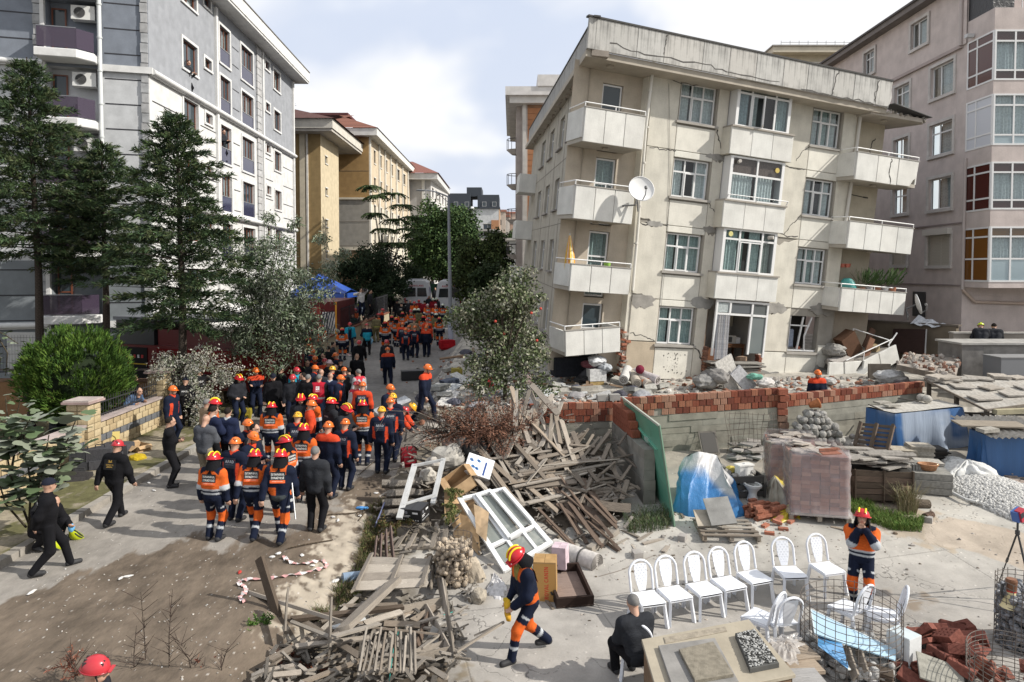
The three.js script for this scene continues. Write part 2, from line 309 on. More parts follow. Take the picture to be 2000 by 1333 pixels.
function win(parent,name,at,u0,u1,v0,v1,o={}){
let f=b(),c=o.col||WHITE,w=o.w||.06,z=o.z===undefined?-.1:o.z,t=.05;
f.bx(u0,v0,z-t,u0+w,v1,z,c).bx(u1-w,v0,z-t,u1,v1,z,c).bx(u0+w,v0,z-t,u1-w,v0+w,z,c).bx(u0+w,v1-w,z-t,u1-w,v1,z,c);
for(let k of o.v||[])f.bx($l(u0,u1,k)- w*.5,v0+w,z-t,$l(u0,u1,k)+w*.5,v1-w,z-.004,c);
for(let k of o.h||[])f.bx(u0+w,$l(v0,v1,k)- w*.5,z-t,u1-w,$l(v0,v1,k)+w*.5,z-.008,c);
for(let[a,e,g,h]of o.sash||[]){let A=$l(u0,u1,a),C=$l(u0,u1,e),E=$l(v0,v1,g),H=$l(v0,v1,h),s=.045;f.bx(A,E,z-t,A+s,H,z+.02,c).bx(C-s,E,z-t,C,H,z+.02,c).bx(A+s,E,z-t,C-s,E+s,z+.02,c).bx(A+s,H-s,z-t,C-s,H,z+.02,c)}
let m=$pl(f.to(parent,name,o.mat||M('plastic')),...at);
if(o.bay)m.position.z+=0;
let cu=o.curtain;
if(cu){
let g=b(),r=rng((u0*131+v0*77+900)|0),zz=z-.16;
for(let[a,e,col,lo]of cu){let n=max(6,round((e-a)*(u1-u0)*14));for(let i=0;i<n;i++){let x0=$l(u0+.02,u1-.02,$l(a,e,i/n)),x1=$l(u0+.02,u1-.02,$l(a,e,(i+1)/n)),d0=(i % 2?.035:-.01),d1=(i % 2?-.01:.035),yb=v0+(lo||0)*(v1-v0)+.02;g.quad([x0,yb,zz+d0],[x1,yb,zz+d1],[x1,v1-.01,zz+d1],[x0,v1-.01,zz+d0],$v(col||CURT,.06,r))}}
g.to(m,'curtain',M('cloth',{side:$1}));
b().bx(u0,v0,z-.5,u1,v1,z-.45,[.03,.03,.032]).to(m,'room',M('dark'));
if(!o.open){let q=new B();q.quad([u0+.02,v0+.02,z-.03],[u1-.02,v0+.02,z-.03],[u1-.02,v1-.02,z-.03],[u0+.02,v1-.02,z-.03],[1,1,1]).to(m,'pane',GLASS)}
}else if(!o.open){
let pn=new B();let vs=[0,...(o.v||[]),1],hs=[0,...(o.h||[]),1];
for(let i=0;i<vs.length-1;i++)for(let j=0;j<hs.length-1;j++){let q=new B();let a=$l(u0,u1,vs[i])+.03,e=$l(u0,u1,vs[i+1])- .03,g=$l(v0,v1,hs[j])+.03,h=$l(v0,v1,hs[j+1])- .03,zz=z-.03;q.quad([a,g,zz],[e,g,zz],[e,h,zz],[a,h,zz],[1,1,1]).to(m,'pane',o.pane||PANE)}
}
return m;
}
let plateMat=M('plain',{roughness:.18});
{
let t=$t('apartment_building','tall grey and white apartment building with corner quoins, brown windows and tinted balcony rails','building',[-15.8,0,-30]);
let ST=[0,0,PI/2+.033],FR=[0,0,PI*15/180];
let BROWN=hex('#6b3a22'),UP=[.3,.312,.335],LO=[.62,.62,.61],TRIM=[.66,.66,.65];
let FL=[18.62,15.88,13.2,10.45,7.7,4.9];
let holes=[],list=[];
let add=(u0,u1,v0,v1,o)=>{holes.push([u0,u1,v0,v1]);list.push([u0,u1,v0,v1,o])};
[19.25-.1,15.95,13.1,10.35,7.6,4.8].forEach((v)=>{add(3.3,4.95,v,v+1.42,{v:[.5]});add(5.85,6.72,v+.75,v+1.28,{})});
[17.6,14.85,12.15,9.45,6.7,4].forEach((v,i)=>{if(i<5){add(7.85,9.35,v,v+2.05,{v:[.33,.66],fr:1});add(11.1,13.15,v,v+2.05,{v:[.25,.5,.75],fr:1})}});
[19.5,16.75,14,11.25,8.5].forEach((v)=>add(15.52,16.4,v,v+.55,{}));
[18.65,15.9,13.1,10.4,7.65,4.9].forEach((v)=>add(17.25,18.7,v,v+1.32,{v:[.5]}));
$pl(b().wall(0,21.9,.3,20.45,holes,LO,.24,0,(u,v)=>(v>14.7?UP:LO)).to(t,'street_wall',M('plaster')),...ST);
list.forEach(([a,c,e,f,o],i)=>{
let w=win(t,'window',ST,a,c,e,f,{col:BROWN,z:-.12,...o,curtain:i % 3?null:[[0,.45,[.5,.5,.48]],[.75,1,[.5,.5,.48]]]});
let tr=b(),s=.13;tr.bx(a-s,e-.1,.002,c+s,e,.08,TRIM).bx(a-s,f,.002,c+s,f+s,.05,TRIM).bx(a-s,e,.002,a,f,.05,TRIM).bx(c,e,.002,c+s,f,.05,TRIM);tr.to(w,'surround',M('plaster'));
if(o.fr){b().bx(a,e+.02,-.02,c,e+.82,.0,[.035,.035,.07]).bx(a,e+.82,-.03,c,e+.86,.02,[.2,.2,.2]).to(w,'railing',M('plastic',{roughness:.1}))}
});
let g=b();for(let[u0,u1]of[[0,2.6],[5,7.2],[15,16.9],[19,21.9]])for(let v of[13.55,12.2,10.9,9.9,8.3,6.9,5.6])g.bx(u0+.25,v,.002,u1,v+.05,.012,[.03,.03,.035]);
for(let v of[19,18,16.6,15.5,13.5,12.3,10.8,9.6])g.bx(9.75,v,.002,10.75,v+.05,.012,[.03,.03,.035]);
$pl(g.to(t,'wall_joint',M('plain')),...ST);
for(let v of[14.62,9.05,3.66]){let m=new Mesh();let q=b();q.bx(0,v,.003,21.95,v+.3,.16,TRIM).rod([0,v+.15,.16],[21.95,v+.15,.16],.13,TRIM,10);$pl(q.to(t,'moulding',M('plaster')),...ST)}
let qr=rng(8);
for(let u of[14.15])for(let v=4;v<20;v+=.43)$pl(b().bx(u-.42,v,.003,u+.42,v+.395,.1,$v([.47,.47,.47],.06,qr)).to(t,'quoin',M('concrete')),...ST);
for(let u of[7.3,14.85,21.75])$pl(b().bx(u-.12,3.9,.003,u+.12,20.3,.14,TRIM).to(t,'pilaster',M('plaster')),...ST);
let FU=[.2,.222,.26],FLO=[.5,.51,.52];
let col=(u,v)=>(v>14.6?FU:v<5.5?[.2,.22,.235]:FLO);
let rec=[];for(let v of[18,15.25,12.45,9.7,6.95,4.25])rec.push([-3.88,-2,v,v+2.3]);
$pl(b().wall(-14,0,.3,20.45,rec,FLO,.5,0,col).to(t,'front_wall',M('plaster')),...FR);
let fj=b();for(let v=1.5;v<20;v+=1.07){fj.bx(-1.72,v,.002,-.32,v+.05,.01,[.02,.02,.025]);fj.bx(-14,v+.35,.002,-4.32,v+.4,.01,[.02,.02,.025])}$pl(fj.to(t,'wall_joint',M('plain')),...FR);
for(let v of[14.65,3.66])$pl(b().bx(-14,v,.003,-3.98,v+.28,.15,TRIM).bx(-1.8,v,.003,.16,v+.28,.15,TRIM).rod([-14,v+.15,.14],[-3.98,v+.15,.14],.12,TRIM,10).to(t,'moulding',M('plaster')),...FR);
for(let u of[-4.2,-.15])for(let v=3.95,k=0;v<20.2;v+=.43,k++)$pl(b().bx(u-.13 -(k % 2)*.03,v,.003,u+.13,v+.395,.09,$v([.36,.365,.37],.08,qr)).to(t,'quoin',M('concrete')),...FR);
$pl(b().bx(-4.05,.4,.003,-3.9,20.3,.2,TRIM).to(t,'pilaster',M('plaster')),...FR);
rec.forEach(([a,c,e,f])=>{
$pl(b().bx(a,e,-.56,c,f,-.5,col(0,e)).to(t,'recess_wall',M('plaster')),...FR);
win(t,'balcony_door',[0,0,FR[2]],a+.06,a+.62,e+.05,f-.25,{col:BROWN,z:-.42,h:[.45]});
let s=b(),z1=.95;let sh=new Shape([[a-.1,0],[a-.1,z1],[c-.5,z1],[c+.02,z1-.5],[c+.02,0]].map((q)=>new $4(...q)));
let eg=new $9(sh,{depth:.3,bevelEnabled:true,bevelSize:.03,bevelThickness:.03,bevelSegments:1});eg.rotateX(-PI/2);eg.scale(1,1,-1);eg.index===null&&flip(eg);
s.geo(eg,TRIM,T(0,e-.34,.01));$pl(s.to(t,'balcony_slab',M('plaster')),...FR);
let rl=b(),RC=[.055,.04,.065];rl.bx(a-.05,e+.04,z1-.05,c-.5,e+.85,z1-.03,RC);rl.bar([c-.5,e+.445,z1-.04],[c,e+.445,z1-.54],.02,.81,RC);rl.bx(a-.05,e+.04,.01,a-.03,e+.85,z1-.05,RC);
let rm=$pl(rl.to(t,'balcony_rail',RAILMAT()),...FR);b().bx(a-.06,e+.85,z1-.07,c-.5,e+.89,z1-.02,[.25,.25,.26]).to(rm,'handrail',M('metal'));
if(e>8){let ac=b().bx(-2.95,f-.78,-.35,-2.05,f-.2,.03,[.62,.62,.6]);let am=$pl(ac.to(t,'air_conditioner',M('plastic')),...FR);let gr=b();gr.geo(new $3(.2,.02,5,20),[.1,.1,.1],T(-2.62,f-.49,.045));for(let q of[.05,.1,.15])gr.geo(new $3(q,.008,4,16),[.12,.12,.12],T(-2.62,f-.49,.045));gr.geo(new $0(.19,.19,.012,20),[.05,.05,.05],T(-2.62,f-.49,.032,PI/2));gr.to(am,'fan_grille',M('plain'))}
});
let pp=b();pp.rod([-1.86,.5,.12],[-1.86,20.3,.12],.085,[.58,.6,.6],10);for(let v=2;v<20;v+=1.4)pp.rod([-1.86,v,.12],[-1.86,v+.08,.12],.11,[.5,.52,.52],10);$pl(pp.to(t,'drainpipe',M('plain')),...FR);
let rf=b();rf.bx(-14,20.45,-20,0,20.6,0,TRIM);$pl(rf.to(t,'roof',M('plaster')),...FR);
$pl(b().bx(-.9,20.46,-10,22.9,20.6,.95,[.62,.62,.61]).bx(-.9,20.6,-10,22.95,21.3,1,[.64,.64,.62]).bx(-.9,21.3,-10,22.97,21.36,1.04,[.16,.15,.14]).to(t,'eave',M('stained')),...ST);
$pl(b().bx(21.9,.3,-12,22.1,20.45,-.002,UP).to(t,'rear_wall',M('plaster')),...ST);
}
function flip(g){let p=g.attributes.position.array,n=g.attributes.normal.array,u=g.attributes.uv.array;for(let i=0;i<p.length;i+=9)for(let q=0;q<3;q++){let a=p[i+3+q];p[i+3+q]=p[i+6+q];p[i+6+q]=a}g.computeVertexNormals()}
function RAILMAT(){return M('plastic',{roughness:.08,transparent:true,opacity:.82,side:$1})}
function $bf(t,x,z,turn,u1,y0,y1,colOf,holes,wo={}){
$pl(b().wall(0,u1,y0,y1,holes,[.5,.5,.5],.2,0,colOf).to(t,'wall',M('plaster')),x,z,turn);
holes.forEach(([a,c,e,f])=>{let w=win(t,'window',[x,z,turn],a,c,e,f,{z:-.1,v:c-a>1?[.5]:[],col:[.5,.48,.45],...wo});let s=.1,k=[.6,.58,.53];b().bx(a-s,e-.1,.002,c+s,e,.07,k).bx(a-s,f,.002,c+s,f+s,.05,k).to(w,'surround',M('plaster'))});
}
{
let d=58,A=P(560,530,d),Bp=P(628,530,d),r=-(1000-655)/FOC,X=Bp.x,y0=1.5,top=P(600,262,d).y;
let t=$t('ochre_building','ochre yellow apartment building with cream side and brown hipped roof, behind the grey block','building',[A.x,0,-d]);
let w=X-A.x,OC=[.34,.24,.115],CR=[.54,.46,.32];
$bf(t,-4,0,0,w+4,y0,top,(u)=>(u>w+4-1.15&&u<w+4-.0?OC:OC),[]);
$pl(b().bx(w-1.75,y0,.003,w-1.3,top,.12,[.62,.55,.42]).bx(w-1.2,y0,.003,w-1.05,top,.14,[.68,.65,.6]).to(t,'pilaster',M('plaster')),0,0,0);
let hs=[];for(let v=top-2.2;v>3;v -=2.75)hs.push([1.4,2.1,v,v+.6]);
$bf(t,w,0,PI/2,6,y0,top,()=>CR,hs);
let rf=b();rf.bx(-4.4,top,-12,w+1.3,top+.22,1.3,[.45,.42,.38]).bx(-4.4,top+.22,-12,w+1.4,top+1,1.4,[.56,.53,.47]);rf.to(t,'eave',M('stained'));
let ro=b(),a=[-4.6,top+1,1.6],c=[w+1.6,top+1,1.6],e=[w+1.6,top+1,-12],f=[-4.6,top+1,-12],k=[w-6,top+3.2,-3],RC=[.11,.06,.055];ro.quad(a,c,[k[0]+1,k[1],k[2]],k,RC).quad(c,e,[k[0]+1,k[1],-9],[k[0]+1,k[1],k[2]],RC).quad(f,a,k,[k[0],k[1],-9],RC);ro.to(t,'roof',M('stained'));
let an=b();an.rod([.5,top+1.5,0],[.5,top+3,0],.03,[.05,.05,.05]);for(let i=0;i<5;i++)an.rod([.2,top+2.5+i*.1,-.5+i*.2],[.8,top+2.5+i*.1,-.5+i*.2],.015,[.05,.05,.05]);an.to(t,'aerial',M('plain'));
}
{
let d=68,A=P(600,530,d),C=P(722,530,d),top=P(660,268,d).y,w=C.x-A.x,y0=2;
let t=$t('tan_building','tan and beige apartment building with red tiled roof and long lit window side','building',[A.x,0,-d]);
let TA=hex('#9f8259'),BE=[.3,.285,.255],LT=[.6,.55,.45];let yb=P(690,390,d).y,yc=P(690,487,d).y;
$bf(t,0,0,0,w,y0,top,(u,v)=>BE,[]);
b().bx(0,yb-.05,.003,w,top,.03,TA).bx(0,yb,.034,w,yb+.2,.15,LT).to(t,'upper_panel',M('plaster'));b().bx(0,y0,.003,w,yc-.1,.03,[.27,.19,.12]).bx(0,yc-.1,.034,w,yc+.2,.15,LT).to(t,'lower_panel',M('plaster'));
let jt=b();for(let y of[yb+2.8,yb-2.2,yb-4.6])jt.bx(0,y,.032,w,y+.04,.045,[.12,.1,.08]);jt.to(t,'wall_joint',M('plain'));
let hs=[];for(let u of[2.2,5.2,8.2,11.4,15,19])for(let v=top-2.2;v>4;v -=2.8)hs.push([u,u+(u % 3>1.5?.8:1.5),v,v+1.3]);
$bf(t,w,0,PI/2-.02,24,y0,top,(u,v)=>(v>yb?[.54,.45,.33]:LT),hs,{col:[.2,.17,.14]});
let pl=b();for(let u of[.15,4.4,7.4,10.5,14,18,22])pl.bx(u-.14,y0,.003,u+.14,top,.16,[.66,.64,.58]);$pl(pl.to(t,'pilaster',M('plaster')),w,0,PI/2-.02);
b().bx(-1,top,-25,w+1,top+.7,1,[.62,.61,.58]).to(t,'eave',M('stained'));
let ro=b(),rr2=rng(4),RC=[.2,.09,.065];let hx=w+1.1,hy=top+.72;for(let i=0;i<9;i++){let k=i/9,k2=(i+1)/9,q=(k0)=>[[-1+k0*5,hy+k0*2.3,1.1-k0*5],[hx-k0*5,hy+k0*2.3,1.1-k0*5],[hx-k0*5,hy+k0*2.3,-25]];let a=q(k),c=q(k2),up=.05;a.concat(c).forEach(()=>0);ro.quad(a[0],a[1],c[1],c[0],$v(RC,.2,rr2)).quad(a[1],a[2],c[2],c[1],$v(RC,.2,rr2))}ro.to(t,'roof',M('brick'));
let tp=P(690,232,d+6);b().box([w-7,top+3.2,-6],[8,.25,4],[.12,.05,.05]).box([w-9,top+2.6,-6],[.9,1.5,.9],[.5,.48,.46]).to(t,'chimney',M('stained'));
}
{
let d=92,A=P(740,530,d),C=P(842,530,d),top=P(820,352,d).y,w=C.x-A.x;
let t=$t('grey_gable_building','pale grey apartment building with a red pitched roof beyond the tan building','building',[A.x,0,-d]);
$bf(t,0,0,0,w,3,top,(u,v)=>(v>12?[.3,.29,.275]:[.36,.36,.36]),[]);
let hs=[];for(let u of[1,4,7,10,13])for(let v=top-2.2;v>6;v -=2.8)hs.push([u,u+1.3,v,v+1.3]);
$bf(t,w,0,PI/2-.05,16,3,top,()=>[.55,.54,.52],hs,{col:[.3,.25,.22]});
b().bx(w-1.2,3,.003,w-.8,top,.15,[.6,.6,.58]).bx(0,12,.003,w-1.2,12.3,.15,[.5,.5,.5]).to(t,'pilaster',M('plaster'));
b().bx(-1,top,-17,w+1,top+.8,1,[.56,.56,.55]).to(t,'eave',M('stained'));
let ro=b(),y=top+.8,RC=[.24,.11,.09];ro.quad([-1,y,1.2],[w+1.2,y,1.2],[w-3,y+2.3,-4],[-1,y+2.3,-4],RC).quad([w+1.2,y,1.2],[w+1.2,y,-17],[w-3,y+2.3,-14],[w-3,y+2.3,-4],RC);ro.to(t,'roof',M('brick'));
}
{
let d=150,A=P(876,470,d),C=P(974,470,d),w=C.x-A.x,y0=7,e0=P(900,408,d).y,top=P(900,378,d).y;
let t=$t('mansard_building','distant white apartment building with dark blue mansard roof at the end of the street','building',[A.x,0,-d]);
let hs=[];for(let u of[4.2,7.6])hs.push([u,u+2,e0-4.8,e0-3.3]);for(let u of[6,8.2])for(let v of[e0-8.4,e0-11.6])hs.push([u-.7,u+.7,v,v+1.8]);
$bf(t,0,0,0,w,y0,e0,(u,v)=>[.55,.56,.56],hs);
$pl(b().bx(w,y0,-9,w+.2,e0,0,[.45,.3,.2]).to(t,'side_wall',M('plaster')),0,0,0);
b().bx(w-1.6,y0,.01,w-.02,e0-2.5,.25,[.46,.24,.13]).to(t,'brick_panel',M('brick'));
let ro=b(),k=[.035,.043,.055];ro.bx(-.3,e0,-9,w+.3,e0+.4,.4,k).bx(-.1,e0+.4,-9,w*.44,top,.1,k).bx(w*.58,e0+.4,-9,w+.1,top-.3,.1,k).bx(w*.36,top-.6,-8,w*.66,top+1.4,-.6,k);ro.to(t,'roof',M('plain'));
for(let u of[1.2,3.6,7.4,9.6])win(t,'dormer_window',[0,0,0],u,u+.9,e0+.5,e0+1.5,{z:.2,col:[.5,.5,.5]});
b().geo(new $B(.55,12,6,0,6.283,0,1.1),[.6,.6,.6],T(5.2,e0-.1,.6,1.2,0,0)).to(t,'satellite_dish',M('plain'));
}
[[770,108,26,470,.34,'pale'],[842,122,12,452,.28,'grey']].forEach(([x,d,w,yt,k,nm])=>{
let A=P(x,470,d),top=P(x,yt,d).y;let t=$t('street_house',nm==='pale'?'pale rendered house partly hidden behind the street trees':'grey house partly hidden right behind the round tree','house',[A.x,0,-d]);
let hs=[];for(let u=1;u<w-2;u+=3.2)for(let v=top-2.2;v>5;v -=2.9)hs.push([u,u+1.3,v,v+1.4]);
$bf(t,0,0,0,w,3,top,()=>[k,k,k*.97],hs);b().bx(-.3,top,-8,w+.3,top+.35,.4,[.4,.38,.35]).to(t,'eave',M('stained'));
});
{let r=rng(21);for(let i=0;i<9;i++){let d=260+i*9,A=P(964+(i % 5)*9,450+(i % 3)*9,d),w=9,h=7;let cols=[[.5,.42,.35],[.55,.53,.5],[.42,.3,.24]];let t=$t('hillside_house',['tan','white','brown'][i % 3]+' house far off on the hillside beyond the street end','house',A,0,'far hillside houses');b().bx(-w/2,-14,-8,w/2,h,0,cols[i % 3]).to(t,'wall',M('plaster'));b().bx(-w/2-.4,h,-8,w/2+.4,h+.8,.4,[.3,.14,.1]).to(t,'roof',M('plain'));for(let q=0;q<3;q++)b().bx(-3.2+q*2.4,2,.02,-1.8+q*2.4,4,.06,[.05,.06,.07]).to(t,'window',M('plain'))}}
{
let X=19.8,D=30,t=$t('pink_building','mauve pink apartment building with white framed glazed bays at the right edge','building',[X,0,-D]);
let SIDE=[0,0,-PI/2],PK=[.56,.49,.46],BE=[.62,.54,.46];
let holes=[];for(let v of[16.98,14.18,11.5,8.97,6.36]){if(v<15){holes.push([-2.55,-.85,v -(v>14?0:.0),v+1.45]);holes.push([-5.6,-4.25,v+.05,v+1.35]);holes.push([-9.4,-8.1,v+.05,v+1.35])}else{holes.push([-4.1,-2.75,v,v+1.25]);holes.push([-8.6,-7.5,v,v+1.25])}}
let roofY=(u)=>18.85+(-u-2.5)*.045;
$pl(b().wall(-22,0,0,18.7,holes,PK,.22,0,(u,v)=>(v<2?[.3,.25,.24]:PK)).to(t,'side_wall',M('stained')),...SIDE);
$pl(b().wall(-22,0,16,18.69,holes.filter((h)=>h[2]>15),PK,.15,.0).to(t,'upper_storey',M('stained')),.0,0,-PI/2).position.x -=.06;
holes.forEach(([a,c,e,f],i)=>{
let sh=e>6.2&&e<6.6,hi=e>15;let w=win(t,'window',[hi?-.08:0,0,SIDE[2]],a,c,e,f,sh?{v:[.5],pane:M('plain',{color:0x8f8a80})}:{v:[.36],h:i % 2?[.7]:[],curtain:[[.3,1,[.5,.52,.52]]]});
let s=.14,k=[.56,.53,.5];b().bx(a-s,e-.14,.002,c+s,e,.09,k).bx(a-s,f,.002,c+s,f+s,.06,k).bx(a-s,e,.002,a,f,.06,k).bx(c,e,.002,c+s,f,.06,k).to(w,'surround',M('plaster'));
if(sh){let q=b();for(let y=e;y<f;y+=.07)q.bx(a,y,-.06,c,y+.06,-.02,[.42,.4,.34]);q.bx(a-.1,f-.03,.01,c+.1,f+.25,.22,[.5,.48,.44]).to(w,'roller_shutter',M('plastic'))}
});
$pl(b().bx(-22,15.9,.002,-.3,16.05,.12,[.4,.34,.32]).bx(-22,8.2,.002,0,8.26,.05,[.28,.23,.22]).bx(-22,5.45,.002,0,5.5,.05,[.28,.23,.22]).to(t,'string_course',M('plaster')),...SIDE);
$pl(b().bx(-22.5,18.7,-14,.1,18.95,.55,[.2,.18,.17]).bx(-22.5,18.95,-14,.1,19.05,.65,[.12,.11,.11]).to(t,'roof',M('stained')),...SIDE);
b().wall(0,12,0,18.7,[],PK,0,0,(u,v)=>(v<5.4?BE:PK)).to(t,'front_wall',M('stained'));
let BV=[[13.95,16,'red'],[11.3,13.4,'white'],[8.65,10.62,'red'],[5.65,7.95,'amber']];
let slab=b();for(let[v0,v1]of[[5.4,5.65],[7.95,8.65],[10.62,11.3],[13.4,13.95],[16,16.9]])slab.bx(.001,v0,.001,12,v1,1.66,PK);
slab.to(t,'bay_band',M('stained'));
let red=M('plain',{roughness:.1});
BV.forEach(([v0,v1,kind])=>{
let pc=kind==='red'?[.07,.018,.014]:kind==='amber'?[.16,.065,.012]:[.52,.54,.58];
let pm=M('plain',{roughness:kind==='white'?.4:.12,color:new Color(...pc),vertexColors:false});
win(t,'bay_side_window',[0,0,-PI/2],.02,1.66,v0,v1,{z:.02,w:.07,v:[.38],h:kind==='amber'?[.42,.82]:[.25,.8],pane:pm});
for(let i=0;i<3;i++){
let o={z:1.68,w:.07,v:[.33,.66],h:kind==='amber'?[.42,.82]:[.2,.78]};
win(t,'bay_front_window',[0,0,0],.02+i*2.6,2.6+i*2.6,v0,v1,{...o,curtain:[[0,1,[.6,.62,.62]]]});
for(let[a,c]of kind==='white'?[]:kind==='red'?[[0,.2],[.78,1]]:[[.82,1]])b().bx(.1+i*2.6,$l(v0,v1,a)+.04,1.6,2.52+i*2.6,$l(v0,v1,c)- .04,1.645,[1,1,1]).to(t,'tinted_pane',pm);
if(kind!=='red')b().bx(.1+i*2.6,v0+.04,1.6,2.52+i*2.6,$l(v0,v1,kind==='amber'?.42:.2)- .04,1.645,[.6,.62,.64]).to(t,'spandrel',M('plastic'));
}
});
b().bx(.02,16.9,-.5,.9,19.4,1.5,[.02,.02,.023]).to(t,'balcony_screen',M('tarp'));
let rl=b();for(let u=1.2;u<12;u+=.13)rl.bx(u,16.95,1.5,u+.03,17.7,1.53,WHITE);rl.bx(1.2,17.7,1.48,12,17.76,1.55,WHITE);rl.to(t,'balcony_rail',M('paint'));
let p=b();p.rod([-.06,5.3,.12],[-.06,11,.12],.07,[.42,.37,.35],8).rod([-.12,16,-.3],[-.12,19,-.3],.07,[.42,.37,.35],8).rod([-.06,5.3,.12],[.5,4.75,.12],.07,[.45,.36,.3],8).rod([.5,4.75,.12],[12,4.4,.12],.07,[.45,.36,.3],8);p.to(t,'drainpipe',M('plain'));
$pl(b().bx(-3.6,3.9,.01,-2.6,5.1,.05,[.03,.03,.03]).to(t,'vent',M('plain')),...SIDE);
b().bx(-.35,16.1,.3,-.05,16.25,.5,[.5,.5,.5]).to(t,'camera',M('plastic'));
}
{let d=62,A=P(1518,300,d),C=P(1672,300,d),top=P(1560,108,d).y;let t=$t('cream_building','cream building whose upper floor shows above the leaning house','building',[A.x,0,-d]);let w=C.x-A.x;
let hs=[[2.2,4.3,top-1.9,top-.7],[5.4,6.9,top-2.6,top-.7]];$bf(t,0,0,0,w,2,top,()=>[.52,.46,.34],hs,{col:WHITE});b().bx(-.8,top,-9,w+1,top+.5,.9,[.55,.5,.4]).bx(-.9,top+.5,-9,w+1,top+.62,1,[.3,.28,.25]).to(t,'eave',M('stained'));let rl=b();for(let u=0;u<w;u+=.8)rl.rod([u,top+.6,.6],[u,top+1.1,.6],.02,[.2,.2,.2]);rl.rod([0,top+.95,.6],[w,top+.95,.6],.02,[.2,.2,.2]).to(t,'roof_rail',M('plain'));$pl(b().wall(0,9,2,top,[],[.4,.35,.27]).to(t,'side_wall',M('plaster')),0,-9,-PI/2)}
{let d=50,A=P(1006,300,d),top=P(1006,205,d).y;let t=$t('terracotta_building','terracotta panelled building with white cornice and curved balconies behind the leaning house','building',[A.x,0,-d]);
let PAN=hex('#a87858'),r=rng(9);b().bx(.9,1,-14,7,top,0,hex('#9a7a62')).to(t,'wall',M('plaster'));
for(let v=2;v<top-.4;v+=.42)b().bx(.85,v,.003,6.5,v+.39,.05,$v(PAN,.05,r)).to(t,'cladding_panel',M('plaster'));
b().bx(.5,1,-14,.9,top,.06,[.5,.46,.42]).bx(.55,1,.06,.8,top,.2,[.55,.52,.48]).to(t,'pilaster',M('plaster'));
b().bx(.1,1,-14,.5,top,-.4,[.4,.35,.32]).to(t,'street_wall',M('plaster'));
b().bx(-.4,top,-14,7,top+.5,.6,[.62,.6,.57]).bx(-.7,top+.5,-14,7,top+1.1,.9,[.64,.62,.6]).bx(1.6,top+1.1,-13,7,top+1.9,1,[.64,.62,.6]).to(t,'cornice',M('plaster'));
for(let i=0;i<5;i++){let y=top-3.2-i*2.6;let o=b();o.geo(new $0(.75,.35,.35,12),[.5,.46,.42],T(.1,y,-1.4));let om=o.to(t,'balcony',M('plaster'));let rl=b();for(let k=0;k<12;k++){let a=k/12*6.283;rl.rod([.1+.7*cos(a),y+.15,-1.4+.7*sin(a)],[.1+.7*cos(a),y+.95,-1.4+.7*sin(a)],.02,[.08,.07,.07],4)}rl.geo(new $3(.7,.025,4,16),[.08,.07,.07],T(.1,y+.95,-1.4,PI/2));rl.to(om,'railing',M('plain'))}
}
